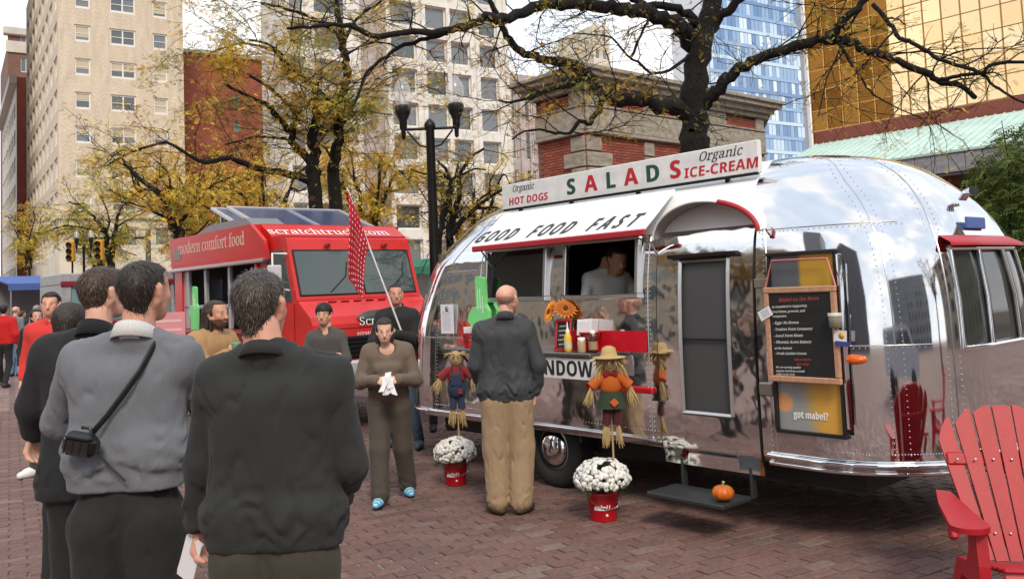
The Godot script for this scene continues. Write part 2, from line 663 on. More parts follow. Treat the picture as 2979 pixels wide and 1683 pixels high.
func buildings() -> void:
	var front = dir_of(57)
	var back = dir_of(-33)
	var beige = worn(mat(lin(0.68, 0.58, 0.45), 0.9), M.blotch, 0.12, M.fine_bump, 0.4)
	stretch(beige, Vector3(0.3, 0.05, 0.3))
	beige.albedo_texture = M.streaks
	var beige_low = worn(mat(lin(0.72, 0.66, 0.53), 0.9), M.blotch, 0.12)
	var red_brick = worn(mat(lin(0.36, 0.1, 0.068), 0.9), M.blotch, 0.15, M.fine_bump, 0.5)
	var brown_brick = worn(mat(lin(0.2, 0.11, 0.08), 0.9), M.blotch, 0.15)
	var lime = worn(mat(lin(0.6, 0.57, 0.5), 0.85), M.blotch, 0.15)
	var white_stone = worn(mat(lin(0.8, 0.77, 0.71), 0.8), M.blotch, 0.2)
	var pink_stone = worn(mat(lin(0.5, 0.43, 0.42), 0.8), M.blotch, 0.2)
	var blinds = [M.pane, M.pane, M.pane_blind, M.pane_grey, M.pane_grey]
	# the beige corner building
	var kc = Vector3(-46.8, 0, -90)
	var b = thing("apartment_building", "tall beige brick building with white framed windows left of the trees", "building", kc)
	var z = Vector3.ZERO
	var cols = [[1.55, 3.1], [5.0, 7.6], [9.35, 10.9]]
	facade(b, z, front, 12.6, 11.2, 46, cols, rows_of(11.75, 1.85, 3.63, 9), 0.28, beige, M.frame_white, blinds, {"wide": 2.0, "wide_mullions": 1, "rail": true, "bar": 0.17, "blinds": 0.6})
	facade(b, z, front, 12.6, 0, 11.2, cols, [[0.8, 4.2], [8.05, 10.1]], 0.3, beige_low, M.frame_white, [M.pane, M.pane_grey], {"wide": 2.0, "wide_mullions": 1})
	var side_cols = []
	for k in 9:
		side_cols.append([1.3 + k * 4.65, 4.7 + k * 4.65])
	facade(b, back * 43.0, -back, 43.0, 11.2, 46, side_cols, rows_of(11.75, 2.3, 3.63, 9), 0.3, beige, M.frame_white, [M.pane_grey, M.pane, M.pane_blind], {"mullions": 2, "bar": 0.2})
	facade(b, back * 43.0, -back, 43.0, 0, 11.2, side_cols, [[3.6, 5.4], [7.6, 9.9]], 0.3, beige_low, M.frame_white, [M.pane_grey, M.pane], {"mullions": 1})
	var led = tool_()
	box(led, front * 6.3 + Vector3.UP * 11.2 + back * -0.1, Vector3(12.9, 0.4, 0.4), 0.0, Basis(front, Vector3.UP, front.cross(Vector3.UP)))
	box(led, back * 21.5 + Vector3.UP * 11.2 + front * -0.1, Vector3(0.4, 0.4, 43.2), 0.0, Basis(front, Vector3.UP, front.cross(Vector3.UP)))
	build(led, "string_course", beige_low, b)
	core(b, z, front, 12.6, back, 43, 46, beige)
	# the street beyond it
	b = thing("office_building", "white fronted building with a plain red brick side wall, far left", "building", Vector3(-73.9, 0, -130))
	facade(b, z, front, 22, 0, 36.9, [[1.5, 3.0], [5, 6.5]], [[8, 10.5], [12, 14.5]], 0.3, red_brick, M.frame_white, [M.pane], {})
	facade(b, back * 40.0, -back, 40, 0, 36.9, side_cols.slice(0, 8), rows_of(6, 2.4, 4.2, 7), 0.3, lime, M.frame_white, [M.pane_grey, M.pane], {"mullions": 1})
	led = tool_()
	box(led, back * 20 + Vector3.UP * 36.4 - front * 0.5, Vector3(1.0, 1.2, 41), 0.0, Basis(front, Vector3.UP, front.cross(Vector3.UP)))
	build(led, "cornice", lime, b)
	core(b, z, front, 22, back, 40, 36, red_brick)
	b = thing("office_tower", "brown brick tower under a pale cornice beyond the white fronted building", "building", Vector3(-95.5, 0, -165))
	facade(b, z, front, 24, 0, 56, [[2.2, 4.0], [6.0, 7.8], [9.8, 11.6]], rows_of(32, 2.8, 5.2, 5), 0.35, brown_brick, M.frame_white, [M.pane, M.pane_grey], {"mullions": 1})
	led = tool_()
	box(led, front * 12 + Vector3.UP * 55.4, Vector3(25.5, 1.6, 1.6), 0.2, Basis(front, Vector3.UP, front.cross(Vector3.UP)))
	box(led, front * 12 + Vector3.UP * 52.4, Vector3(24.6, 2.2, 0.7), 0.0, Basis(front, Vector3.UP, front.cross(Vector3.UP)))
	build(led, "cornice", lime, b)
	core(b, z, front, 24, back, 40, 56, brown_brick)
	b = thing("office_building", "lilac grey stone building at the left edge of the view", "building", Vector3(-64.8, 0, -110))
	facade(b, back * 20 - front * 0.0, -back, 20, 0, 60, [[2, 4], [8, 10], [14, 16]], rows_of(6, 2.4, 4.2, 10), 0.3, pink_stone, M.frame_white, [M.pane], {})
	b.position -= front * 0.6
	core(b, back * 0.0 - front * 8, front, 8, back, 20, 60, pink_stone, 0.05)
	# red brick block in the middle
	b = thing("brick_building", "plain dark red brick block between the beige and the white building", "building", Vector3(-30.8, 0, -110))
	facade(b, front * -12.4, front, 12.4, 0, 32.2, [[8.4, 9.1]], [[19.0, 20.5], [22.8, 24.2], [26.0, 27.4]], 0.2, red_brick, mat(lin(0.25, 0.33, 0.3), 0.6), [M.pane_grey], {"bar": 0.1})
	core(b, front * -12.4, front, 12.4, back, 12, 32.2, red_brick)
	led = tool_()
	box(led, front * -6.2 + Vector3.UP * 32.4 - back * 0.1, Vector3(12.7, 0.4, 0.5), 0.0, Basis(front, Vector3.UP, front.cross(Vector3.UP)))
	build(led, "coping", lime, b)
	# white gridded building
	b = thing("office_building", "white stone building with a grid of big dark windows behind the lamp post", "building", Vector3(-13.1, 0, -95))
	facade(b, z, front, 16.2, 0, 60, [[0.65, 3.8], [4.9, 7.75], [8.25, 10.85], [12.0, 14.65]], rows_of(5.0, 2.75, 3.83, 14), 0.55, white_stone, M.frame_white, [M.pane_grey, M.pane, M.pane_grey], {"bar": 0.14})
	facade(b, front * -3.0 + back * 0.9, front, 3.0, 0, 60, [], [], 0.3, pink_stone, M.frame_white, [M.pane], {})
	facade(b, front * -11.4, front, 8.4, 0, 60, [[0.5, 2.2], [3.2, 6.8]], rows_of(5.0, 2.75, 3.83, 14), 0.5, white_stone, M.frame_white, [M.pane_grey, M.pane], {"bar": 0.14})
	led = tool_()
	for k in [-0.02, 4.35, 11.4, 15.45]:
		box(led, front * (k + 0.3) + Vector3.UP * 30 - back * 0.12, Vector3(0.5, 60, 0.25), 0.0, Basis(front, Vector3.UP, front.cross(Vector3.UP)))
	build(led, "pilaster", white_stone, b)
	core(b, front * -12.55, front, 28.7, back, 8.2, 60, white_stone, 1.2)
	# pinkish block right of it
	b = thing("office_building", "pinkish grey ribbed stone block between the white building and the pavilion", "building", Vector3(-1.08, 0, -115))
	facade(b, z, front, 13.0, 0, 30.8, [[1.4, 2.7], [4.2, 5.5], [7.0, 8.3], [9.8, 11.1]], rows_of(3.5, 3.8, 5.2, 5), 0.35, pink_stone, M.frame_white, [M.pane_grey], {"bar": 0.12})
	led = tool_()
	for k in 9:
		box(led, front * (0.3 + k * 1.5) + Vector3.UP * 15.1 - back * 0.12, Vector3(0.3, 30.2, 0.25), 0.0, Basis(front, Vector3.UP, front.cross(Vector3.UP)))
	build(led, "rib", pink_stone, b)
	core(b, z, front, 13, back, 14, 30.8, pink_stone)
	# the narrow beige tower behind the tree
	b = thing("office_tower", "slim beige tower seen through the branches left of the big trunk", "building", Vector3(17.0, 0, -165))
	facade(b, z, front, 4.2, 0, 52, [[0.6, 1.7], [2.4, 3.5]], rows_of(20, 2.0, 3.6, 9), 0.3, beige_low, M.frame_white, [M.pane_grey], {})
	core(b, z, front, 4.2, back, 12, 52, beige_low)
	blue_tower(front, back)
	gold_building()
	pavilion()
	canopy_building()


func blue_tower(front: Vector3, back: Vector3) -> void:
	var b = thing("glass_tower", "tall blue glass hotel tower with a white corner strip behind the pavilion", "building", Vector3(77.8, 0, -220))
	var left = 36.0
	var frame = mat(lin(0.62, 0.66, 0.7), 0.5)
	var tones = [mat(lin(0.17, 0.27, 0.45), 0.1, 0.5), mat(lin(0.27, 0.4, 0.58), 0.1, 0.5), mat(lin(0.5, 0.63, 0.74), 0.12, 0.5), mat(lin(0.66, 0.76, 0.82), 0.15, 0.4)]
	var n = front.cross(Vector3.UP)
	for fl in 24:
		var y = 14.0 + fl * 3.63
		# every storey is a band of panes in a few tones
		var sts = [tool_(), tool_(), tool_(), tool_()]
		var x = -left
		while x < -4.6:
			var w = 1.35
			var t: int = [0, 0, 1, 1, 1, 2, 2, 3][rng.randi_range(0, 7)]
			var a = front * x + Vector3.UP * (y + 0.85)
			face(sts[t], [a, a + front * (w - 0.1), a + front * (w - 0.1) + Vector3.UP * 2.65, a + Vector3.UP * 2.65], n)
			x += w
		var band = tool_()
		box(band, front * (-left / 2 - 2.2) + Vector3.UP * (y + 0.36), Vector3(left - 4.4, 0.84, 0.3), 0.0, Basis(front, Vector3.UP, n))
		var f = build(band, "floor_band", tones[0] if fl % 6 == 3 else tones[1 + fl % 2], b)
		for t in 4:
			build(sts[t], "glass_band", tones[t], f).set_meta("kind", "stuff")
	var st = tool_()
	box(st, front * -1.1 + Vector3.UP * 50, Vector3(2.2, 100, 1.6), 0.0, Basis(front, Vector3.UP, n))
	build(st, "corner_strip", mat(lin(0.82, 0.84, 0.88), 0.5), b)
	st = tool_()
	box(st, front * -3.3 + Vector3.UP * 50 - n * 0.5, Vector3(2.2, 100, 0.8), 0.0, Basis(front, Vector3.UP, n))
	build(st, "grey_strip", mat(lin(0.25, 0.27, 0.31), 0.5), b)
	st = tool_()
	box(st, front * (-left / 2) + Vector3.UP * 50 - n * 6.4, Vector3(left - 0.4, 100.4, 12), 0.0, Basis(front, Vector3.UP, n))
	build(st, "bulk", frame, b)


func gold_building() -> void:
	# gold mirror glass, pane by pane; left panes have a dark reflection painted in
	var b = thing("glass_building", "gold mirror glass office building at the upper right", "building", Vector3(26.8, 0, -60))
	var u = Vector3(0.656, 0, 0.755)
	var n = u.cross(Vector3.UP)
	var gold = [mat(lin(0.86, 0.61, 0.33), 0.12, 1.0), mat(lin(0.83, 0.57, 0.29), 0.14, 1.0), mat(lin(0.92, 0.67, 0.38), 0.1, 1.0)]
	var gold_dark_reflection = [mat(lin(0.2, 0.085, 0.018), 0.1, 1.0), mat(lin(0.15, 0.06, 0.012), 0.12, 1.0), mat(lin(0.27, 0.125, 0.028), 0.09, 1.0)]  # same gold glass, darkened: a reflected building put into the colour
	var bar_gold = mat(lin(0.34, 0.2, 0.07), 0.4, 0.6)
	var bar_lit_gold = mat(lin(0.6, 0.34, 0.1), 0.3, 0.8)  # lit look painted into the bars between the darkened panes
	var w = 1.22
	var h = 1.5
	var panes = [tool_(), tool_(), tool_()]
	for k in 3:
		face(panes[k], [Vector3(0.03, 0.03, 0), Vector3(w - 0.03, 0.03, 0), Vector3(w - 0.03, h - 0.03, 0), Vector3(0.03, h - 0.03, 0)], Vector3.BACK)
		panes[k].generate_normals()
	var pm: ArrayMesh = panes[0].commit()
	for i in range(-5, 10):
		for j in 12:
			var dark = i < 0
			var o = mi(pm, "bronze_pane" if dark else "gold_pane", (gold_dark_reflection if dark else gold)[rng.randi_range(0, 2)], b)
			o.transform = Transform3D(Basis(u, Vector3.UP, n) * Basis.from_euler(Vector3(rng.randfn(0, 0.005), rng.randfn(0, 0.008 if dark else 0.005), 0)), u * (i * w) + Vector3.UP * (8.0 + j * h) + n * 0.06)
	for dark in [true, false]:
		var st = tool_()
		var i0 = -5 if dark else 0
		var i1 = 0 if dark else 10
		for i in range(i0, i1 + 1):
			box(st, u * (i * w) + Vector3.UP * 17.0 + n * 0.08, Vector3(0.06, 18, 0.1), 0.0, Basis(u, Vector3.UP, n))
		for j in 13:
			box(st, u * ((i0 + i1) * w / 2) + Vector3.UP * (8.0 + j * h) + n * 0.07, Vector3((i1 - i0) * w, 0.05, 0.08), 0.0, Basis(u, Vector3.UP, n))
		build(st, "mullion", bar_lit_gold if dark else bar_gold, b)
	var st = tool_()
	box(st, u * (2.5 * w) + Vector3.UP * 13.2 - n * 8, Vector3(15 * w, 26.4, 15.9), 0.0, Basis(u, Vector3.UP, n))
	build(st, "bulk", bar_gold, b)


func brick_field(spots: Array, parent: Node3D, m: Material) -> void:
	# small bricks on a far wall, real but too small to count
	var mm = MultiMesh.new()
	mm.transform_format = MultiMesh.TRANSFORM_3D
	mm.use_colors = true
	var st = tool_()
	box(st, Vector3.ZERO, Vector3(0.195, 0.058, 0.03), 0.004)
	st.generate_normals()
	mm.mesh = st.commit()
	mm.instance_count = spots.size()
	for i in spots.size():
		var v = rng.randf_range(0.7, 1.2)
		mm.set_instance_transform(i, spots[i])
		mm.set_instance_color(i, Color(0.38 * v, 0.1 * v, 0.06 * v))
	var o = MultiMeshInstance3D.new()
	o.multimesh = mm
	o.material_override = m
	named(o, "bricks", parent)
	o.set_meta("kind", "stuff")


func pavilion() -> void:
	# low stone and brick pavilion behind the big tree
	var b = thing("pavilion", "low stone and red brick pavilion with a stepped cornice behind the tree", "building", Vector3(1.78, 0, -20))
	var stone = worn(mat(lin(0.46, 0.41, 0.335), 0.9), M.weather, 0.5, M.rough_bump, 0.5)
	var mortar = worn(mat(lin(0.26, 0.12, 0.09), 0.9), M.grain, 1.0)
	var brickm = worn(mat(Color.WHITE, 0.85), M.grain, 2.0)
	brickm.vertex_color_use_as_albedo = true
	var slate = worn(mat(lin(0.2, 0.2, 0.18), 0.8), M.blotch, 0.6)
	var ur = dir_of(49)
	var ul = dir_of(-41)
	for sd in 2:
		var u: Vector3 = ur if sd == 0 else ul
		var n: Vector3 = -ul if sd == 0 else -ur
		var l = 7.3 if sd == 0 else 1.62
		var bas = Basis(u, Vector3.UP, u.cross(Vector3.UP))
		var wall = tool_()
		var c = u * l / 2 - n * 0.2
		box(wall, c + Vector3.UP * 3.1, Vector3(l, 6.2, 0.4), 0.0, bas)
		build(wall, "wall", mortar, b)
		# stone work, each block proud of the brick
		var blocks = []
		blocks.append([0.0, l, 5.36, 5.9, 0.09])
		blocks.append([0.0, l, 5.26, 5.36, 0.14])
		blocks.append([0.0, l, 5.9, 5.96, 0.12])
		if sd == 0:
			for q in [[0.0, 0.75], [2.05, 2.45], [3.6, 5.5], [6.9, 7.3]]:
				blocks.append([q[0], q[1], 5.96, 6.3, 0.06])
			for k in 5:
				blocks.append([0.0, 0.85 if k % 2 else 0.5, 3.4 + k * 0.37, 3.75 + k * 0.37, 0.06])
				blocks.append([2.02, 2.62 if k % 2 else 2.4, 3.4 + k * 0.37, 3.75 + k * 0.37, 0.06])
				blocks.append([3.75 if k % 2 else 3.95, 5.7, 3.4 + k * 0.37, 3.75 + k * 0.37, 0.05])
				blocks.append([6.4 if k % 2 else 6.7, 7.3, 3.4 + k * 0.37, 3.75 + k * 0.37, 0.06])
		else:
			blocks.append([0.0, 0.45, 5.96, 6.3, 0.06])
			for k in 5:
				blocks.append([0.0, 0.7 if k % 2 else 0.45, 3.4 + k * 0.37, 3.75 + k * 0.37, 0.06])
		for q in blocks:
			var s = tool_()
			box(s, u * ((q[0] + q[1]) / 2) + Vector3.UP * ((q[2] + q[3]) / 2) + n * (q[4] / 2 - 0.01), Vector3(q[1] - q[0] - 0.012, q[3] - q[2] - 0.012, q[4] + 0.02), 0.015, bas)
			build(s, "stone_block", stone, b)
		for q in [[6.3, 6.42, 0.14], [6.42, 6.56, 0.26], [6.56, 6.68, 0.42], [6.68, 6.78, 0.5]]:
			var s = tool_()
			box(s, u * (l / 2) + Vector3.UP * ((q[0] + q[1]) / 2) - n * (0.2 - q[2] / 2), Vector3(l + q[2] * 2 + 0.001 * sd, q[1] - q[0] - 0.003 * sd, 0.4 + q[2]), 0.012, bas)
			build(s, "cornice", stone, b)
		var spots = []
		for row in 42:
			var y = 3.42 + row * 0.068
			if y > 6.28:
				break
			for k in int(l / 0.205):
				var x = k * 0.205 + (0.1 if row % 2 else 0.2)
				if x < l - 0.1:
					spots.append(Transform3D(bas, u * x + Vector3.UP * y + n * rng.randf_range(0.0, 0.006)))
		brick_field(spots, b, brickm)
	# the left flank turns back steeply, so the roof and the bulk follow five corners
	var lf = ul * 1.62
	var back = dir_of(14)
	var q5 = [Vector3.ZERO, ur * 7.3, ur * 7.3 + back * 6.0, lf + back * 6.0, lf]
	var mid = Vector3.ZERO
	for v in q5:
		mid += v / 5.0
	var st = tool_()
	var top = mid + Vector3.UP * 7.3
	for i in 5:
		var j = (i + 1) % 5
		var e0: Vector3 = q5[i] + (q5[i] - mid).normalized() * 0.45 + Vector3.UP * 6.785
		var e1: Vector3 = q5[j] + (q5[j] - mid).normalized() * 0.45 + Vector3.UP * 6.785
		var t0: Vector3 = top + (q5[i] - mid) * 0.45
		var t1: Vector3 = top + (q5[j] - mid) * 0.45
		face(st, [e0, e1, t1, t0], (q5[i] + q5[j]) * 0.5 - mid + Vector3.UP * 3)
		face(st, [t0, t1, top], Vector3.UP)
	build(st, "roof", slate, b)
	st = tool_()
	for i in range(1, 4):
		face(st, [q5[i], q5[i + 1], q5[i + 1] + Vector3.UP * 6.7, q5[i] + Vector3.UP * 6.7], (q5[i] + q5[i + 1]) * 0.5 - mid)
	build(st, "rear_wall", stone, b)


func canopy_building() -> void:
	# a long low building: green metal canopy over a panelled fascia, red brick parapet above
	var b = thing("canopy_building", "low building with pale green metal canopy and red brick parapet right of the pavilion", "building", Vector3(8.96, 0, -18))
	var u = Vector3(0.656, 0, 0.755)
	var n = u.cross(Vector3.UP)
	var bas = Basis(u, Vector3.UP, n)
	var fas = worn(mat(lin(0.34, 0.35, 0.37), 0.6), M.grain, 1.0)
	var copper = worn(mat(lin(0.55, 0.72, 0.64), 0.5), M.blotch, 0.5)
	var brickm = worn(mat(lin(0.3, 0.085, 0.06), 0.85), M.grain, 2.0, M.fine_bump, 0.6)
	var pm = tool_()
	box(pm, Vector3.ZERO, Vector3(0.33, 0.42, 0.06), 0.01)
	pm.generate_normals()
	var mesh: ArrayMesh = pm.commit()
	for i in range(-3, 16):
		var o = mi(mesh, "fascia_panel", fas, b)
		o.transform = Transform3D(bas, u * (i * 0.34 - 1.4) + Vector3.UP * 3.98)
	var st = tool_()
	var a0 = u * -4.2 + Vector3.UP * 4.22 + n * 0.06
	var a1 = u * 5.0 + Vector3.UP * 4.22 + n * 0.06
	var up = Vector3.UP * 1.0 - n * 2.6
	face(st, [a0, a1, a1 + up, a0 + up], Vector3.UP)
	face(st, [a0 - Vector3.UP * 0.05, a1 - Vector3.UP * 0.05, a1, a0], n)
	build(st, "canopy_roof", copper, b)
	var seams = tool_()
	for k in 46:
		var q = a0 + u * (k * 0.2)
		var bb = frame_of(up)
		box(seams, q + up * 0.5 + Vector3.UP * 0.012, Vector3(0.02, up.length() * 0.99, 0.03), 0.0, Basis(u, up.normalized(), u.cross(up.normalized())))
	build(seams, "standing_seam", copper, b)
	st = tool_()
	box(st, u * 0.4 + Vector3.UP * 5.36 - n * 2.8, Vector3(9.4, 0.42, 0.4), 0.02, bas)
	build(st, "parapet", brickm, b)
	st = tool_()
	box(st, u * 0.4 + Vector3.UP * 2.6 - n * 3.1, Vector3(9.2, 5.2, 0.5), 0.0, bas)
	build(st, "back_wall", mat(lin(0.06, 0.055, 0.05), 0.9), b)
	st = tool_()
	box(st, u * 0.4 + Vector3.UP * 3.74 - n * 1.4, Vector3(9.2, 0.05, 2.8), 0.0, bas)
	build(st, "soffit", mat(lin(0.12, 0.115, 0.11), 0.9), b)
	for k in [-2.5, -0.15, 2.2, 4.6]:
		var s = tool_()
		box(s, u * k + Vector3.UP * 1.86 - n * 0.45, Vector3(0.42, 3.72, 0.42), 0.015, bas)
		build(s, "brick_column", brickm, b)


# ---------------------------------------------------------------- the aluminium trailer
const MIDDLE := 0.45
const HALF_LONG := 2.95
const HALF_WIDE := 1.15
const CORNER := 0.8
var prof_side := []      # inset from the side at each level
var prof_nose := []      # inset from the nose at each level
var prof_tail := []      # and from the tail
var prof_y := []


func smooth_profile(pts: Array, steps: int) -> Array:
	var c = Curve2D.new()
	for i in pts.size():
		var a: Vector2 = pts[maxi(i - 1, 0)]
		var b: Vector2 = pts[mini(i + 1, pts.size() - 1)]
		var t = (b - a) / 6.0
		c.add_point(pts[i], -t, t)
	var out = []
	var l = c.get_baked_length()
	for i in steps + 1:
		out.append(c.sample_baked(l * i / steps, true))
	return out


func inset_at(table: Array, y: float) -> float:
	for i in table.size() - 1:
		if y <= table[i + 1].y:
			var f: float = clampf((y - table[i].y) / maxf(table[i + 1].y - table[i].y, 0.0001), 0.0, 1.0)
			return lerpf(table[i].x, table[i + 1].x, f)
	return table[-1].x


func hull_tables() -> void:
	prof_side = smooth_profile([Vector2(0.03, 0.5), Vector2(0.0, 0.58), Vector2(0, 1.2), Vector2(0.012, 1.5), Vector2(0.035, 1.8), Vector2(0.075, 2.03), Vector2(0.12, 2.15), Vector2(0.19, 2.29), Vector2(0.29, 2.43), Vector2(0.45, 2.55), Vector2(0.7, 2.655), Vector2(0.95, 2.7), Vector2(1.149, 2.71)], 200)
	prof_nose = smooth_profile([Vector2(0.01, 0.5), Vector2(-0.02, 0.58), Vector2(-0.02, 1.2), Vector2(0.0, 1.6), Vector2(0.05, 1.9), Vector2(0.135, 2.12), Vector2(0.24, 2.28), Vector2(0.4, 2.44), Vector2(0.62, 2.57), Vector2(0.9, 2.65), Vector2(1.22, 2.7), Vector2(1.5, 2.71)], 200)
	prof_tail = smooth_profile([Vector2(0.03, 0.5), Vector2(0.0, 0.58), Vector2(0.02, 1.0), Vector2(0.06, 1.4), Vector2(0.17, 1.75), Vector2(0.28, 2.02), Vector2(0.4, 2.18), Vector2(0.54, 2.33), Vector2(0.76, 2.48), Vector2(1.05, 2.6), Vector2(1.4, 2.69), Vector2(1.7, 2.71)], 200)


# a place on the hull. station: 0..1 is the near side from tail to nose, 1..2 the nose, 2..3 the far side, 3..4 the tail
func hull(station: float, y: float, out := 0.0) -> Vector3:
	var s = inset_at(prof_side, y)
	var nose = station < 2.0
	if station <= 1.0 or (station >= 2.0 and station <= 3.0):
		nose = (station if station <= 1.0 else 3.0 - station) > 0.5
	var e = inset_at(prof_nose if nose else prof_tail, y)
	var a = HALF_LONG - e
	var b = HALF_WIDE - s
	var r = minf(CORNER + maxf(e, 0.0) * 0.25, b)
	var straight = a - r
	var base = HALF_LONG - CORNER
	if station <= 1.0 or (station >= 2.0 and station <= 3.0):
		var f = station if station <= 1.0 else 3.0 - station
		var d = (f * 2.0 - 1.0) * base
		var core = minf(1.75, straight * 0.95)
		var m = absf(d)
		if m > core:
			m = core + (m - core) * (straight - core) / (base - core)
		var x = m * signf(d)
		return Vector3(MIDDLE + x, y, -HALF_WIDE + (b + out) * (1.0 if station <= 1.0 else -1.0))
	var f = station - (1.0 if nose else 3.0)
	# two corner arcs with a short bowed front between
	var p: Vector2
	if f < 0.4:
		var ang = f / 0.4 * PI / 2.0
		p = Vector2(straight + (r + out) * sin(ang), (b - r) + (r + out) * cos(ang))
	elif f <= 0.6:
		var k = (f - 0.4) / 0.2
		p = Vector2(straight + r + out, lerpf(b - r, -(b - r), k))
	else:
		var ang = (f - 0.6) / 0.4 * PI / 2.0
		p = Vector2(straight + (r + out) * cos(ang), -(b - r) - (r + out) * sin(ang))
	if not nose:
		p = Vector2(-p.x, -p.y)
	return Vector3(MIDDLE + p.x, y, -HALF_WIDE + p.y)


func side_station(t: float) -> float:
	return ((t - MIDDLE) / (HALF_LONG - CORNER) + 1.0) / 2.0


func hull_patch(st: SurfaceTool, s0: float, s1: float, y0: float, y1: float, ns: int, ny: int, out := 0.0) -> void:
	st.set_smooth_group(0)
	for i in ns:
		for j in ny:
			var a = lerpf(s0, s1, float(i) / ns)
			var b = lerpf(s0, s1, float(i + 1) / ns)
			var c = lerpf(y0, y1, float(j) / ny)
			var d = lerpf(y0, y1, float(j + 1) / ny)
			var q = [hull(a, c, out), hull(b, c, out), hull(b, d, out), hull(a, d, out)]
			face(st, q, (q[0] + q[2]) * 0.5 - Vector3(clampf((q[0] + q[2]).x * 0.5, -1.0, 1.9), 1.4, -HALF_WIDE))
	st.set_smooth_group(-1)


func hull_rail(st: SurfaceTool, s0: float, s1: float, y: float, n: int, r: float, out: float) -> void:
	var pts = []
	for i in n + 1:
		pts.append(hull(lerpf(s0, s1, float(i) / n), y, out))
	tube(st, pts, [r], 6)


func trailer() -> void:
	hull_tables()
	var b = thing("food_trailer", "polished aluminium food trailer with rounded ends and a white roof sign", "trailer", BERTH, BERTH_TURN)
	# stations and levels, with breaks where openings begin
	var stations = []
	var marks = [-0.73, 0.08, 0.34, 1.15, 1.58, 1.99, -0.78, 2.3]
	for k in 44:
		stations.append(k / 44.0)
	for t in marks:
		stations.append(side_station(t))
	for seg in 3:
		var n: int = [44, 12, 44][seg]
		for k in n:
			stations.append(1.0 + seg + float(k) / n)
	stations.append(4.0)
	stations.append(1.32)
	stations.append(1.68)
	stations.sort()
	var levels = [0.5, 0.53, 0.56, 0.58, 0.7, 0.8, 0.9, 1.0, 1.1, 1.2, 1.27, 1.35, 1.43, 1.5, 1.58, 1.66, 1.74, 1.82, 1.9, 1.96]
	for k in 15:
		levels.append(2.0 + 0.04 * k)
	levels += [2.12, 2.14, 2.58, 2.6, 2.62, 2.64, 2.66, 2.675, 2.69, 2.7, 2.706, 2.7095]
	levels.sort()
	var lower = tool_()
	var dome = tool_()
	var roof = tool_()
	for st in [lower, dome, roof]:
		st.set_smooth_group(0)
	for j in levels.size() - 1:
		var y0: float = levels[j]
		var y1: float = levels[j + 1]
		if y1 - y0 < 0.0005:
			continue
		var ym = (y0 + y1) / 2
		var row0 = []
		var row1 = []
		for s in stations:
			row0.append(hull(s, y0))
			row1.append(hull(s, y1))
		for i in stations.size() - 1:
			var sm: float = (stations[i] + stations[i + 1]) / 2
			if stations[i + 1] - stations[i] < 0.0001:
				continue
			var t = MIDDLE + (sm * 2 - 1) * (HALF_LONG - CORNER)
			if sm < 1.0 and ym > 1.66 and ym < 2.12 and ((t > -0.73 and t < 0.08) or (t > 0.34 and t < 1.15)):
				continue
			if sm < 1.0 and ym > 0.8 and ym < 1.9 and t > 1.58 and t < 1.99:
				continue
			if sm > 1.32 and sm < 1.68 and ym > 1.27 and ym < 1.9:
				continue
			var q = [row0[i], row0[i + 1], row1[i + 1], row1[i]]
			var far = sm > 2.0 and sm < 3.0
			var tt = t if sm < 1.0 else MIDDLE + ((3.0 - sm) * 2 - 1) * (HALF_LONG - CORNER)
			var st = lower
			if (sm < 1.0 or far) and tt > -0.78 and tt < 2.3 and ym > 2.14:
				st = roof
			elif (sm > 1.0 and sm < 2.0) or sm > 3.0 or ym > 2.14 or tt > 2.3:
				st = dome
			var mid: Vector3 = (q[0] + q[2]) * 0.5
			face(st, q, mid - Vector3(clampf(mid.x, -1.0, 1.9), 1.4, -HALF_WIDE))
	build(lower, "body", M.alu, b)
	build(dome, "end_cap", M.alu_dome, b)
	build(roof, "white_roof", M.paint_white, b)
	# lining, floor and chassis
	var st = tool_()
	var inner = mat(lin(0.09, 0.075, 0.05), 0.8)
	for q in [[Vector3(0.4, 1.35, -1.95), Vector3(4.2, 1.6, 0.04)], [Vector3(-1.65, 1.35, -1.05), Vector3(0.04, 1.6, 1.8)], [Vector3(2.45, 1.35, -1.05), Vector3(0.04, 1.6, 1.8)], [Vector3(0.4, 2.2, -1.1), Vector3(4.2, 0.04, 1.6)], [Vector3(0.4, 1.1, -0.55), Vector3(2.0, 0.9, 0.5)]]:
		box(st, q[0], q[1])
	build(st, "lining", inner, b)
	st = tool_()
	box(st, Vector3(0.45, 0.56, -1.15), Vector3(4.9, 0.05, 2.1))
	box(st, Vector3(0.5, 0.42, -1.15), Vector3(4.6, 0.2, 1.7))
	box(st, Vector3(3.6, 0.43, -1.15), Vector3(1.8, 0.09, 0.12))
	build(st, "chassis", M.black, b)
	# belt rails and panel seams
	st = tool_()
	hull_rail(st, 0.0, side_station(1.3), 0.555, 30, 0.014, 0.018)
	hull_rail(st, side_station(2.27), 2.1, 0.555, 60, 0.02, 0.022)
	hull_rail(st, side_station(2.27), 2.1, 0.5, 60, 0.018, 0.016)
	hull_rail(st, 3.0, 4.0, 0.555, 40, 0.018, 0.02)
	build(st, "belt_rail", M.chrome, b)
	st = tool_()
	for s in [side_station(-1.6), side_station(-0.85), side_station(2.33), side_station(1.25), 1.17, 1.29, 1.71]:
		var pts = []
		for k in 40:
			pts.append(hull(s, lerpf(0.57, 2.64 if s > 0.95 or s < 0.1 else 2.12, k / 39.0), 0.001))
		tube(st, pts, [0.005], 4)
	for q in [[0.86, 1.22, 2.09], [0.0, 0.2, 1.3], [1.0, 1.25, 1.3], [3.5, 4.0, 1.3], [0.0, 0.18, 1.95]]:
		hull_rail(st, q[0], q[1], q[2], 24, 0.004, 0.001)
	build(st, "seam", M.alu_dull, b)
	st = tool_()
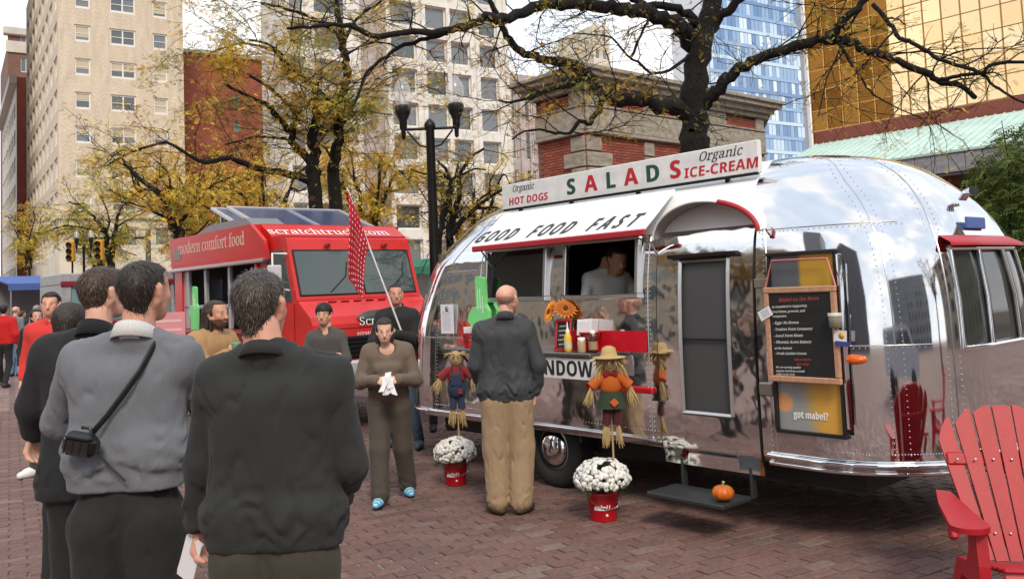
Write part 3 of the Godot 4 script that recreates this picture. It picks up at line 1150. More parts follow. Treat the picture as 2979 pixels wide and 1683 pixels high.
	for q in [[0.9, 1.24, 2.075], [1.0, 1.24, 1.285], [0.0, 0.18, 1.285]]:
		var n = int((q[1] - q[0]) / 0.011)
		for k in n:
			var p = hull(lerpf(q[0], q[1], float(k) / n), q[2], 0.002)
			box(st, p, Vector3(0.009, 0.009, 0.009), 0.003)
	for s in [side_station(1.27), side_station(2.3), side_station(-1.57), side_station(-0.82), side_station(1.23), 1.155, 1.185, 1.275, 1.305]:
		for k in 54:
			var y = 0.62 + k * 0.037
			if s < 1.0 and s > 0.2 and y > 2.12:
				break
			if s > 1.26 and y > 1.24 and y < 2.0:
				continue
			box(st, hull(s, y, 0.002), Vector3(0.008, 0.008, 0.008), 0.003)
	for k in 130:
		box(st, hull(0.02 + k * 0.0078, 0.625, 0.002), Vector3(0.008, 0.008, 0.008), 0.003)
		if k < 60:
			box(st, hull(1.0 + k * 0.006, 0.625, 0.002), Vector3(0.008, 0.008, 0.008), 0.003)
	build(st, "rivets", M.chrome, b).set_meta("kind", "stuff")
	# serving windows
	for q in [[-0.73, 0.08, true], [0.34, 1.15, false]]:
		var f = tool_()
		var w: float = q[1] - q[0]
		var z0 = -0.025
		var lean = Basis.from_euler(Vector3(-0.1, 0, 0))
		var c = Vector3((q[0] + q[1]) / 2, 1.89, -0.045)
		for g in [[Vector3(0, 0.235, 0.01), Vector3(w + 0.06, 0.035, 0.05)], [Vector3(0, -0.235, 0.01), Vector3(w + 0.06, 0.04, 0.06)], [Vector3(-w / 2 - 0.005, 0, 0.01), Vector3(0.04, 0.43, 0.05)], [Vector3(w / 2 + 0.005, 0, 0.01), Vector3(0.04, 0.43, 0.05)]]:
			box(f, c + lean * g[0], g[1], 0.006, lean)
		var wf = build(f, "serving_window", M.alu_dull, b)
		if q[2]:
			f = tool_()
			box(f, c + lean * Vector3(0, 0, -0.015), Vector3(w - 0.03, 0.43, 0.008), 0.0, lean)
			build(f, "pane", mat(lin(0.014, 0.018, 0.017), 0.08), wf)
	# awning over the windows, with its red valance
	st = tool_()
	var la = Vector3(0, 2.485, -0.27)
	var lb = Vector3(0, 2.16, 0.13)
	var aw = Basis(Vector3.RIGHT, (la - lb).normalized(), Vector3.RIGHT.cross((la - lb).normalized()))
	box(st, Vector3(0.33, 0, 0) + (la + lb) / 2, Vector3(2.1, (la - lb).length(), 0.018), 0.004, aw)
	var awning = build(st, "awning", M.paint_white, b)
	st = tool_()
	box(st, Vector3(0.33, 2.142, 0.135), Vector3(2.12, 0.055, 0.03), 0.01)
	build(st, "red_valance", M.awning_red, awning)
	for t in [-0.68, 1.34]:
		st = tool_()
		tube(st, [Vector3(t, 2.16, 0.1), Vector3(t, 1.98, -0.05)], [0.008], 6)
		build(st, "stay", M.alu_dull, awning)
	var up = (la - lb).normalized()
	var x0 = lb + up * 0.1 + aw.z * 0.011
	st = SurfaceTool.new()
	st.begin(Mesh.PRIMITIVE_TRIANGLES)
	var glyphs = "GOOD FOOD FAST"
	letters(st, glyphs, bold, 0.16, Transform3D(aw, x0 + up * 0.03 + Vector3(0.25, 0, 0)), 0.3, 0.72, 0.147, 0.004)
	mi(st.commit(), "lettering", M.letter_black, awning)
	# the eyebrow over the door
	st = tool_()
	st.set_smooth_group(0)
	var under = tool_()
	under.set_smooth_group(0)
	var edge = []
	for k in 25:
		var a = PI * k / 24.0
		edge.append([Vector3(1.82 + 0.47 * cos(a), 2.09 + 0.25 * sin(a), 0.07 - 0.07 * absf(cos(a))), 0.0])
	for k in 24:
		var p: Vector3 = edge[k][0]
		var q: Vector3 = edge[k + 1][0]
		var pb = Vector3(p.x, p.y + 0.02, -inset_at(prof_side, p.y + 0.02) - 0.03)
		var qb = Vector3(q.x, q.y + 0.02, -inset_at(prof_side, q.y + 0.02) - 0.03)
		face(st, [p, q, qb, pb], (p + q) / 2 - Vector3(1.82, 2.0, 0))
		var dn = (Vector3(1.82, 2.0, p.z) - (p + q) / 2).normalized() * 0.014
		face(under, [p + dn, q + dn, qb + dn, pb + dn], dn)
	var hood = build(st, "door_hood", M.paint_white, b)
	build(under, "hood_lining", mat(lin(0.3, 0.28, 0.26), 0.7), hood)
	st = tool_()
	var rim = []
	for k in 25:
		rim.append(edge[k][0] + Vector3(0, -0.008, 0.002))
	tube(st, rim.slice(0, 10), [0.02], 6)
	build(st, "red_valance", M.awning_red, hood)
	st = tool_()
	tube(st, rim.slice(9), [0.009], 6)
	build(st, "white_edge", M.paint_white, hood)
	# door
	st = tool_()
	for q in [[1.35, 1.56, 0.4, 2.1], [2.01, 2.21, 0.4, 2.1], [1.56, 2.01, 0.4, 0.78], [1.56, 2.01, 1.92, 2.1]]:
		hull_patch(st, side_station(q[0]), side_station(q[1]), q[2], q[3], 6, 30, 0.012)
	var dalu: StandardMaterial3D = M.alu.duplicate()
	dalu.normal_scale = 0.4
	dalu.uv1_offset = Vector3(0.3, 0.7, 0.2)
	var door = build(st, "door", dalu, b)
	st = tool_()
	for q in [[1.57, 0.0], [2.0, 0.0]]:
		var pts = []
		for k in 12:
			pts.append(hull(side_station(q[0]), lerpf(0.79, 1.91, k / 11.0), 0.014))
		tube(st, pts, [0.017], 4)
	for y in [0.79, 1.91]:
		tube(st, [hull(side_station(1.57), y, 0.014), hull(side_station(2.0), y, 0.014)], [0.017], 4)
	build(st, "screen_frame", M.alu_dull, door)
	st = tool_()
	hull_patch(st, side_station(1.57), side_station(2.0), 0.79, 1.91, 4, 12, -0.012)
	build(st, "screen", M.screen, door)
	st = tool_()
	tube(st, [hull(side_station(1.57), 1.33, 0.006), hull(side_station(2.0), 1.33, 0.006)], [0.008], 4)
	build(st, "screen_bar", M.iron, door)
	st = tool_()
	box(st, hull(side_station(1.78), 1.945, 0.03), Vector3(0.62, 0.03, 0.05), 0.006)
	build(st, "drip_rail", M.iron, door)
	for k in 2:
		st = tool_()
		var pts = []
		var s = side_station(1.345 if k == 0 else 2.215)
		for m in 30:
			pts.append(hull(s, lerpf(0.41, 2.1, m / 29.0), 0.008))
		tube(st, pts, [0.006], 4)
		build(st, "door_edge", M.iron, door)
	st = tool_()
	for y in [1.72, 1.0]:
		box(st, hull(side_station(2.285), y, 0.012), Vector3(0.11, 0.07 if y > 1.5 else 0.09, 0.03), 0.008)
	build(st, "latch", mat(lin(0.34, 0.31, 0.25), 0.4, 0.8), door)
	# step under the door
	st = tool_()
	box(st, Vector3(1.8, 0.245, 0.2), Vector3(0.66, 0.035, 0.34), 0.008)
	for t in [1.5, 2.1]:
		box(st, Vector3(t, 0.34, -0.04), Vector3(0.02, 0.22, 0.06), 0.004)
	build(st, "step", worn(mat(lin(0.03, 0.033, 0.036), 0.55), M.fine, 8.0), b)
	# serving shelf
	st = tool_()
	box(st, Vector3(-0.12, 1.2, 0.12), Vector3(1.95, 0.04, 0.26), 0.01)
	var shelf = build(st, "shelf", worn(mat(lin(0.2, 0.2, 0.19), 0.35, 0.7), M.grain, 3.0), b)
	st = tool_()
	for t in [-0.9, -0.1, 0.7]:
		tube(st, [Vector3(t, 1.18, 0.2), Vector3(t, 0.98, 0.01)], [0.01], 6)
	build(st, "bracket", M.iron, shelf)
	st = tool_()
	hull_patch(st, side_station(0.3), side_station(1.24), 1.22, 1.385, 4, 4, 0.006)
	build(st, "red_band", mat(lin(0.55, 0.01, 0.022), 0.2), b)
	st = tool_()
	box(st, Vector3(0.93, 0.93, 0.02), Vector3(0.72, 0.05, 0.03), 0.01)
	build(st, "red_strip", M.bucket_red, b)
	# wheels
	for z in [-0.2, -2.1]:
		st = tool_()
		var wx = Transform3D(Basis.from_euler(Vector3(PI / 2, 0, 0)), Vector3(0, 0.34, z))
		lathe(st, [[0.2, -0.1], [0.3, -0.105], [0.335, -0.085], [0.34, -0.05], [0.34, 0.05], [0.335, 0.085], [0.3, 0.105], [0.2, 0.1], [0.19, 0.06]], 40, wx)
		for k in 44:
			var a = TAU * k / 44.0
			box(st, Vector3(cos(a) * 0.338, 0.34 + sin(a) * 0.338, z), Vector3(0.022, 0.012, 0.15), 0.002, Basis.from_euler(Vector3(0, 0, a + PI / 2)))
		var tyre = build(st, "wheel", M.rubber, b)
		st = tool_()
		lathe(st, [[0.2, 0.04], [0.195, 0.08], [0.17, 0.085]], 32, wx)
		build(st, "rim", M.alu_dull, tyre)
		st = tool_()
		lathe(st, [[0.165, 0.07], [0.16, 0.09], [0.13, 0.12], [0.08, 0.145], [0.05, 0.15], [0.0, 0.152]], 32, wx)
		build(st, "hub_cap", M.chrome, tyre)
	st = tool_()
	for t in [-0.42, 0.42]:
		box(st, Vector3(t, 0.5, -0.2), Vector3(0.03, 0.12, 0.34), 0.004)
	box(st, Vector3(0, 0.555, -0.1), Vector3(0.86, 0.02, 0.16), 0.004)
	build(st, "wheel_arch", M.black, b)
	# front window, its red hood, lamps and the blue plate
	st = tool_()
	hull_patch(st, 1.32, 1.68, 1.27, 1.9, 24, 8, -0.02)
	build(st, "front_window", mat(lin(0.035, 0.04, 0.037), 0.04), b)
	st = tool_()
	hull_rail(st, 1.315, 1.685, 1.26, 24, 0.02, 0.004)
	hull_rail(st, 1.315, 1.685, 1.9, 24, 0.02, 0.004)
	for s in [1.318, 1.43, 1.57, 1.682]:
		tube(st, [hull(s, 1.26, 0.0), hull(s, 1.58, 0.0), hull(s, 1.9, 0.0)], [0.02], 6)
	build(st, "window_frame", M.chrome, b)
	st = tool_()
	st.set_smooth_group(0)
	for k in 24:
		var s0 = lerpf(1.3, 1.7, k / 24.0)
		var s1 = lerpf(1.3, 1.7, (k + 1) / 24.0)
		var q = [hull(s0, 1.985, 0.0), hull(s1, 1.985, 0.0), hull(s1, 1.935, 0.08), hull(s0, 1.935, 0.08)]
		face(st, q, Vector3(0.4, 1, 0))
		face(st, [q[3], q[2], q[2] - Vector3(0, 0.022, 0), q[3] - Vector3(0, 0.022, 0)], q[3] - Vector3(1.5, 1.9, -1.15))
	build(st, "front_hood", M.awning_red, b)
	st = tool_()
	box(st, hull(1.45, 2.05, 0.02) + Vector3(0, 0.02, 0), Vector3(0.02, 0.08, 0.3), 0.006)
	build(st, "blue_plate", mat(lin(0.06, 0.12, 0.36), 0.5), b)
	st = tool_()
	for s in [1.42, 1.45, 1.48]:
		var p = hull(s, 2.24, 0.03)
		tube(st, [p, p + Vector3(0.04, 0.05, 0.01), p + Vector3(0.09, 0.05, 0.02)], [0.014, 0.014, 0.03], 8)
	build(st, "roof_lamp", M.chrome, b)
	st = tool_()
	lathe(st, [[0.085, 0.0], [0.08, 0.02], [0.05, 0.035], [0.0, 0.04]], 20, Transform3D(Basis.from_euler(Vector3(PI / 2, 0, 0)).scaled(Vector3(1, 0.38, 1)), hull(1.09, 1.215, 0.0)).rotated_local(Vector3.FORWARD, 0.0) * Transform3D(Basis.from_euler(Vector3(0, 0, -0.35)), Vector3.ZERO))
	build(st, "marker_lamp", mat(lin(0.7, 0.12, 0.015), 0.15), b)
	st = tool_()
	lathe(st, [[0.018, 0], [0.018, 0.02], [0.0, 0.022]], 10, Transform3D(Basis.from_euler(Vector3(PI / 2, 0, 0)), hull(1.05, 1.4, 0.0)))
	build(st, "lock", M.chrome, b)
	# roof sign
	st = tool_()
	box(st, Vector3(0.645, 2.655, -0.36), Vector3(2.93, 0.245, 0.05), 0.006)
	var board = build(st, "roof_sign", M.sign_white, b)
	st = tool_()
	for t in [-0.6, 0.1, 0.9, 1.8]:
		box(st, Vector3(t, 2.5, -0.38), Vector3(0.03, 0.16, 0.03))
		tube(st, [Vector3(t, 2.7, -0.39), Vector3(t, 2.56, -0.75)], [0.01], 5)
	box(st, Vector3(0.645, 2.53, -0.345), Vector3(2.9, 0.02, 0.03))
	build(st, "sign_bracket", M.iron, board)
	var zf = -0.3345
	var word = "SALADS"
	var cx = [0.15, 0.395, 0.63, 0.865, 1.1, 1.34]
	for k in 6:
		text_part(word[k], "letter", bold, 0.135, Transform3D(Basis(), Vector3(cx[k], 2.652, zf)), M.letter_green if k % 2 == 0 else M.letter_red, board, 0.0, 1.25)
	text_part("HOT DOGS", "lettering", heavy, 0.068, Transform3D(Basis(), Vector3(-0.44, 2.605, zf)), M.letter_red, board, 0.12, 1.2)
	text_part("ICE-CREAM", "lettering", heavy, 0.078, Transform3D(Basis(), Vector3(1.77, 2.61, zf)), M.letter_red, board, 0.12, 1.2)
	text_part("Organic", "lettering", serif, 0.06, Transform3D(Basis(), Vector3(-0.5, 2.725, zf)), M.letter_black, board, 0.35, 1.0)
	text_part("Organic", "lettering", serif, 0.07, Transform3D(Basis(), Vector3(1.78, 2.72, zf)), M.letter_black, board, 0.35, 1.1)


# ---------------------------------------------------------------- the red food truck
func truck() -> void:
	var fwd = Vector3(0.656, 0, 0.755)
	var b = thing("food_truck", "bright red step van food truck with open serving side and solar panels", "truck", BERTH + fwd * -8.85, BERTH_TURN)
	var red: Material = M.truck_red
	M.screen_glass = mat(lin(0.085, 0.11, 0.11), 0.03, 0.45)
	var st = tool_()
	# box body round the serving opening
	for q in [[0.0, 0.32, 0.6, 2.8], [0.32, 3.05, 0.6, 1.34], [0.32, 3.05, 2.26, 2.8], [3.05, 3.12, 0.6, 2.8]]:
		box(st, Vector3((q[0] + q[1]) / 2, (q[2] + q[3]) / 2, -0.04), Vector3(q[1] - q[0], q[3] - q[2], 0.08))
	box(st, Vector3(1.56, 1.7, -2.31), Vector3(3.12, 2.2, 0.08))
	box(st, Vector3(0.04, 1.7, -1.175), Vector3(0.076, 2.196, 2.19))
	prism(st, PackedVector2Array([Vector2(3.02, 2.3), Vector2(3.5, 2.3), Vector2(3.5, 2.58), Vector2(3.12, 2.8), Vector2(3.02, 2.8)]), -2.2, Transform3D(Basis(), Vector3(0, 0, -0.08)))
	box(st, Vector3(1.56, 2.79, -1.175), Vector3(3.1, 0.04, 2.18))
	build(st, "body", red, b)
	st = tool_()
	box(st, Vector3(1.56, 0.62, -1.17), Vector3(3.0, 0.06, 2.1))
	box(st, Vector3(1.56, 1.5, -2.2), Vector3(2.95, 1.8, 0.04))
	box(st, Vector3(0.12, 1.6, -1.17), Vector3(0.04, 1.9, 2.1))
	box(st, Vector3(3.0, 1.6, -1.17), Vector3(0.04, 1.9, 2.1))
	box(st, Vector3(1.56, 2.74, -1.17), Vector3(2.9, 0.03, 2.1))
	build(st, "lining", mat(lin(0.16, 0.17, 0.18), 0.5), b)
	# upper panel with its lettering
	st = tool_()
	var tilt = Basis.from_euler(Vector3(0.06, 0, 0))
	prism(st, PackedVector2Array([Vector2(0.0, 2.3), Vector2(3.56, 2.3), Vector2(3.5, 2.56), Vector2(3.12, 2.81), Vector2(0.0, 2.81)]), 0.05, Transform3D(tilt, Vector3(0, 0.0, -0.14)))
	var panel = build(st, "upper_panel", red, b)
	st = tool_()
	box(st, Vector3(1.75, 2.285, 0.03), Vector3(3.5, 0.05, 0.12), 0.01)
	build(st, "trim", M.alu_dull, panel)
	var pale = mat(lin(0.7, 0.5, 0.45), 0.5)
	text_part("modern comfort food", "lettering", serif, 0.18, Transform3D(tilt, Vector3(1.62, 2.62, 0.07)), pale, panel, 0.12, 1.0)
	st = tool_()
	box(st, Vector3(0.3, 2.53, 0.066), Vector3(0.26, 0.16, 0.01), 0.0, tilt)
	build(st, "grey_plate", mat(lin(0.25, 0.25, 0.26), 0.5), panel)
	# inside and the counter
	st = tool_()
	box(st, Vector3(1.7, 1.31, 0.1), Vector3(2.9, 0.05, 0.32), 0.01)
	build(st, "counter", mat(lin(0.2, 0.02, 0.025), 0.4), b)
	st = tool_()
	for x in [0.42, 1.2, 2.1]:
		box(st, Vector3(x, 1.8, -0.06), Vector3(0.07 if x > 0.5 else 0.22, 0.92, 0.06), 0.01)
	box(st, Vector3(1.7, 1.68, -0.07), Vector3(2.7, 0.06, 0.08), 0.01)
	build(st, "silver_post", mat(lin(0.5, 0.51, 0.53), 0.35, 0.5), b)
	st = tool_()
	for q in [[0.85, 1.95, -0.5, 0.4, 0.35], [1.5, 2.0, -0.9, 0.3, 0.4], [2.5, 2.0, -0.7, 0.4, 0.3], [1.0, 1.5, -0.6, 0.6, 0.25], [2.2, 1.5, -0.8, 0.7, 0.3]]:
		box(st, Vector3(q[0], q[1], q[2]), Vector3(q[3], q[4], 0.3), 0.02)
	build(st, "kitchen_box", mat(lin(0.1, 0.12, 0.16), 0.3, 0.5), b)
	# cab
	st = tool_()
	var outline = PackedVector2Array([Vector2(3.12, 0.72), Vector2(3.12, 2.6), Vector2(3.9, 2.6), Vector2(3.97, 2.54), Vector2(4.24, 1.74), Vector2(4.34, 1.66), Vector2(4.58, 1.5), Vector2(4.64, 1.4), Vector2(4.68, 0.9), Vector2(4.6, 0.8)])
	prism(st, outline, -1.92, Transform3D(Basis(), Vector3(0, 0, -0.03)))
	var cab = build(st, "cab", red, b)
	st = tool_()
	var dx = Vector3(3.97 - 4.24, 2.54 - 1.74, 0).normalized()
	var sb = Basis(Vector3(0, 0, -1), dx, Vector3(0, 0, -1).cross(dx))
	var foot = Vector3(4.24, 1.74, 0)
	for q in [[-0.09, -0.98], [-1.06, -1.88]]:
		var g = tool_()
		var c = foot + dx * 0.36 + Vector3(0, 0, (q[0] + q[1]) / 2) + sb.z * 0.004
		var w: float = q[0] - q[1]
		box(g, c, Vector3(w, 0.62, 0.012), 0.004, sb)
		var pane = build(g, "windscreen", M.screen_glass, cab)
		g = tool_()
		for e in [[0, 0.315, w + 0.02, 0.02], [0, -0.315, w + 0.02, 0.02]]:
			box(g, c + sb.y * e[1], Vector3(e[2], e[3], 0.03), 0.006, sb)
		for e in [-1, 1]:
			box(g, c + sb.x * (e * w / 2), Vector3(0.02, 0.65, 0.03), 0.006, sb)
		build(g, "gasket", M.rubber, pane)
		g = tool_()
		var o = c - sb.y * 0.28 + sb.z * 0.016
		tube(g, [o, o + sb.y * 0.22 + sb.x * (w * 0.3), o + sb.y * 0.42 + sb.x * (w * 0.36)], [0.008], 4)
		build(g, "wiper", M.black, pane)
	st = tool_()
	for z in [-0.6, -1.5]:
		tube(st, [foot + dx * 0.76 + Vector3(0.01, 0, z), foot + dx * 0.73 + Vector3(0.06, 0.01, z)], [0.03, 0.034], 10)
	build(st, "clearance_lamp", mat(lin(0.25, 0.03, 0.02), 0.3), cab)
	# side window and door lines
	st = tool_()
	prism(st, PackedVector2Array([Vector2(3.45, 1.72), Vector2(4.12, 1.72), Vector2(3.9, 2.4), Vector2(3.45, 2.4)]), 0.012, Transform3D(Basis(), Vector3(0, 0, -0.03)))
	build(st, "side_window", mat(lin(0.07, 0.09, 0.09), 0.05), cab)
	st = tool_()
	for q in [[3.42, 0.9, 3.42, 2.45], [4.15, 1.68, 4.15, 0.95]]:
		tube(st, [Vector3(q[0], q[1], -0.022), Vector3(q[2], q[3], -0.022)], [0.008], 4)
	build(st, "door_line", M.awning_red, cab)
	# seams, rivets, handle and vents
	st = tool_()
	for x in [0.33, 3.04]:
		tube(st, [Vector3(x, 0.62, 0.003), Vector3(x, 1.33, 0.003)], [0.006], 4)
	tube(st, [Vector3(0.05, 1.02, 0.003), Vector3(3.1, 1.02, 0.003)], [0.006], 4)
	tube(st, [Vector3(3.94, 2.58, -0.02), Vector3(3.94, 2.58, -1.92)], [0.007], 4)
	tube(st, [Vector3(4.27, 1.72, -0.02), Vector3(4.27, 1.72, -1.92)], [0.007], 4)
	tube(st, [Vector3(4.655, 1.35, -0.02), Vector3(4.655, 1.35, -1.92)], [0.006], 4)
	build(st, "panel_seams", M.awning_red, b).set_meta("kind", "stuff")
	st = tool_()
	for k in 36:
		box(st, Vector3(0.12 + k * 0.1, 2.36, 0.052), Vector3(0.012, 0.012, 0.012), 0.004)
		box(st, Vector3(0.12 + k * 0.083, 0.68, 0.002), Vector3(0.012, 0.012, 0.01), 0.004)
	build(st, "rivets", M.awning_red, b).set_meta("kind", "stuff")
	st = tool_()
	box(st, Vector3(3.56, 1.42, -0.015), Vector3(0.14, 0.035, 0.03), 0.01)
	build(st, "door_handle", M.chrome, cab)
	st = tool_()
	for k in 6:
		box(st, Vector3(4.3, 1.69 + k * 0.001, -0.5 - k * 0.19), Vector3(0.05, 0.012, 0.12), 0.004)
	build(st, "vent", M.iron, cab).set_meta("kind", "stuff")
	# mirror
	st = tool_()
	tube(st, [Vector3(4.0, 2.34, -0.02), Vector3(4.08, 2.34, 0.22), Vector3(4.08, 1.9, 0.22), Vector3(4.05, 1.86, -0.02)], [0.014], 6)
	var arm = build(st, "mirror_arm", M.letter_white, cab)
	st = tool_()
	box(st, Vector3(4.09, 2.02, 0.2), Vector3(0.05, 0.34, 0.19), 0.015)
	build(st, "mirror", mat(lin(0.55, 0.56, 0.58), 0.3), arm)
	# nose: mark, lettering, grille, lamps, bumper
	var nb = Basis(Vector3(0, 0, -1), Vector3(-0.06, 1, 0).normalized(), Vector3(0, 0, -1).cross(Vector3(-0.06, 1, 0).normalized()))
	st = tool_()
	lathe(st, [[0.3, 0.0], [0.29, 0.012], [0.0, 0.014]], 28, Transform3D(Basis(Vector3(0, 0, -1), Vector3(1, 0, 0), Vector3(0, -1, 0)).scaled_local(Vector3(1, 1, 0.34)), Vector3(4.63, 1.46, -0.98)) * Transform3D(Basis(), Vector3.ZERO))
	build(st, "mark", mat(lin(0.05, 0.06, 0.06), 0.5), cab)
	text_part("Scratch", "lettering", serif, 0.1, Transform3D(nb, Vector3(4.665, 1.42, -0.98)), M.letter_white, cab, 0.0, 1.2)
	text_part("scratchtruck.com", "lettering", serif, 0.045, Transform3D(nb, Vector3(4.67, 1.27, -0.98)), M.letter_white, cab, 0.0, 1.3)
	st = tool_()
	box(st, Vector3(4.68, 1.1, -0.98), Vector3(0.04, 0.28, 1.0), 0.01)
	for k in 5:
		box(st, Vector3(4.7, 0.99 + k * 0.055, -0.98), Vector3(0.03, 0.02, 0.98), 0.004)
	build(st, "grille", M.iron, cab)
	for z in [-0.28, -1.68]:
		st = tool_()
		lathe(st, [[0.11, 0.0], [0.11, 0.04], [0.08, 0.07], [0.0, 0.08]], 20, Transform3D(Basis.from_euler(Vector3(0, 0, -PI / 2)), Vector3(4.66, 1.1, z)))
		build(st, "headlight", mat(lin(0.6, 0.6, 0.62), 0.1, 0.6), cab)
	st = tool_()
	box(st, Vector3(4.78, 0.84, -0.98), Vector3(0.14, 0.2, 2.1), 0.03)
	build(st, "bumper", mat(lin(0.6, 0.6, 0.6), 0.35), b)
	var sl = Vector3(-0.38, 0.22, 0).normalized()
	text_part("scratchtruck.com", "lettering", serif, 0.17, Transform3D(Basis(Vector3(0, 0, -1), sl, Vector3(0, 0, -1).cross(sl)), Vector3(3.315, 2.692, -1.06)), M.letter_white, b, 0.0, 1.0)
	# roof: tilted solar panels in silver frames, a hatch
	var cells = mat(lin(0.1, 0.13, 0.24), 0.15, 0.3)
	for q in [[2.3, 2.98, -1.15, 1.15, 1.9], [1.2, 3.1, -0.95, 0.9, 1.2]]:
		var pb = Basis.from_euler(Vector3(0, 0, -0.33))
		st = tool_()
		box(st, Vector3(q[0], q[1], q[2]), Vector3(q[3], 0.03, q[4]), 0.0, pb)
		var sp = build(st, "solar_panel", cells, b)
		st = tool_()
		for e in [-1, 1]:
			box(st, Vector3(q[0], q[1], q[2]) + pb * Vector3(e * q[3] / 2, 0.005, 0), Vector3(0.06, 0.05, q[4] + 0.06), 0.006, pb)
			box(st, Vector3(q[0], q[1], q[2]) + pb * Vector3(0, 0.005, e * q[4] / 2), Vector3(q[3] - 0.061, 0.05, 0.06), 0.006, pb)
		box(st, Vector3(q[0], q[1], q[2]) + pb * Vector3(0, 0.012, 0), Vector3(q[3] - 0.061, 0.045, 0.035), 0.0, pb)
		for e in [-0.4, 0.4]:
			var base = Vector3(q[0], q[1], q[2]) + pb * Vector3(-q[3] * 0.42, -0.01, e * q[4])
			box(st, Vector3(base.x, (base.y + 2.8) / 2, base.z), Vector3(0.04, base.y - 2.8, 0.04))
		build(st, "panel_frame", mat(lin(0.6, 0.61, 0.63), 0.35, 0.6), sp)
	st = tool_()
	prism(st, PackedVector2Array([Vector2(0.6, 2.8), Vector2(2.9, 2.8), Vector2(2.6, 2.94), Vector2(1.3, 2.94)]), -0.5, Transform3D(Basis(), Vector3(0, 0, -0.08)))
	build(st, "roof_hatch", mat(lin(0.2, 0.21, 0.23), 0.4), b)
	# wheels
	for x in [0.75, 3.9]:
		for z in [-0.2, -1.8]:
			st = tool_()
			var wx = Transform3D(Basis.from_euler(Vector3(PI / 2, 0, 0)), Vector3(x, 0.37, z))
			lathe(st, [[0.0, -0.1], [0.3, -0.11], [0.37, -0.08], [0.37, 0.08], [0.3, 0.11], [0.2, 0.1]], 28, wx)
			var w = build(st, "wheel", M.rubber, b)
			st = tool_()
			lathe(st, [[0.21, 0.1], [0.15, 0.06], [0.0, 0.1]], 20, wx)
			build(st, "rim", M.alu_dull, w)


# ---------------------------------------------------------------- trees: traced limbs, grown twigs, feathery leaves
func rod(st: SurfaceTool, pts: Array, r0: float, r1: float, n: int) -> void:
	var last: Array = []
	var up: Vector3 = Vector3.ZERO
	var k: int = pts.size()
	for i in k:
		var d: Vector3 = (pts[mini(i + 1, k - 1)] - pts[maxi(i - 1, 0)]).normalized()
		if up == Vector3.ZERO:
			up = d.cross(Vector3(0.3, 0.2, 0.9)).normalized()
		up = (up - d * up.dot(d)).normalized()
		var w: Vector3 = d.cross(up)
		var r: float = lerpf(r0, r1, float(i) / (k - 1))
		var ring: Array = []
		for j in n:
			var a: float = TAU * j / n
			ring.append(pts[i] + (up * cos(a) + w * sin(a)) * r)
		if i > 0:
			for j in n:
				var j2: int = (j + 1) % n
				st.add_vertex(last[j]); st.add_vertex(ring[j2]); st.add_vertex(last[j2])
				st.add_vertex(last[j]); st.add_vertex(ring[j]); st.add_vertex(ring[j2])
		last = ring


func wander(r: RandomNumberGenerator, p: Vector3, d: Vector3, l: float, segs: int, wild: float, droop: float) -> Array:
	var pts: Array = [p]
	var q: Vector3 = p
	var e: Vector3 = d
	for i in segs:
		e = (e + Vector3(r.randfn(0, wild), r.randfn(0, wild * 0.7) + droop, r.randfn(0, wild))).normalized()
		q += e * (l / segs)
		pts.append(q)
	return pts


func sub_limb(l: Array, per: int, r: RandomNumberGenerator, wild: float) -> Array:
	# a traced limb made finer and a little crooked: [points, radii]
	var c: Curve3D = Curve3D.new()
	for i in l.size():
		var p: Vector3 = Vector3(l[i][0], l[i][1], l[i][2])
		var a: Array = l[maxi(i - 1, 0)]
		var b: Array = l[mini(i + 1, l.size() - 1)]
		var t: Vector3 = (Vector3(b[0], b[1], b[2]) - Vector3(a[0], a[1], a[2])) / 7.0
		c.add_point(p, -t, t)
	var pts: Array = []
	var rad: Array = []
	for i in l.size() - 1:
		for k in per:
			var f: float = float(k) / per
			var rr: float = lerpf(l[i][3], l[i + 1][3], f)
			pts.append(c.sample(i, f) + Vector3(r.randfn(0, 1), r.randfn(0, 1), r.randfn(0, 1)) * minf(rr, 0.08) * wild)
			rad.append(rr * r.randf_range(0.94, 1.08))
	pts.append(c.sample(l.size() - 2, 1.0))
	rad.append(l[-1][3])
	return [pts, rad]


func sprig_mesh(leaf: float) -> ArrayMesh:
	# a feathery compound leaf: leaflets in two rows along a drooping stalk
	var st = SurfaceTool.new()
	st.begin(Mesh.PRIMITIVE_TRIANGLES)
	st.set_smooth_group(-1)
	for k in 5:
		var x = (k + 0.6) * leaf * 0.62
		var y = -0.12 * x * x / leaf
		for s in [-1.0, 1.0]:
			var a = Vector3(x, y, 0)
			var b = Vector3(x + leaf * 0.3, y + leaf * 0.12, s * leaf * 0.45)
			var c = Vector3(x + leaf * 0.35, y - leaf * 0.1, s * leaf * 1.0)
			var d = Vector3(x - leaf * 0.12, y - leaf * 0.04, s * leaf * 0.55)
			st.add_vertex(a); st.add_vertex(b); st.add_vertex(c)
			st.add_vertex(a); st.add_vertex(c); st.add_vertex(d)
	st.generate_normals()
	return st.commit()


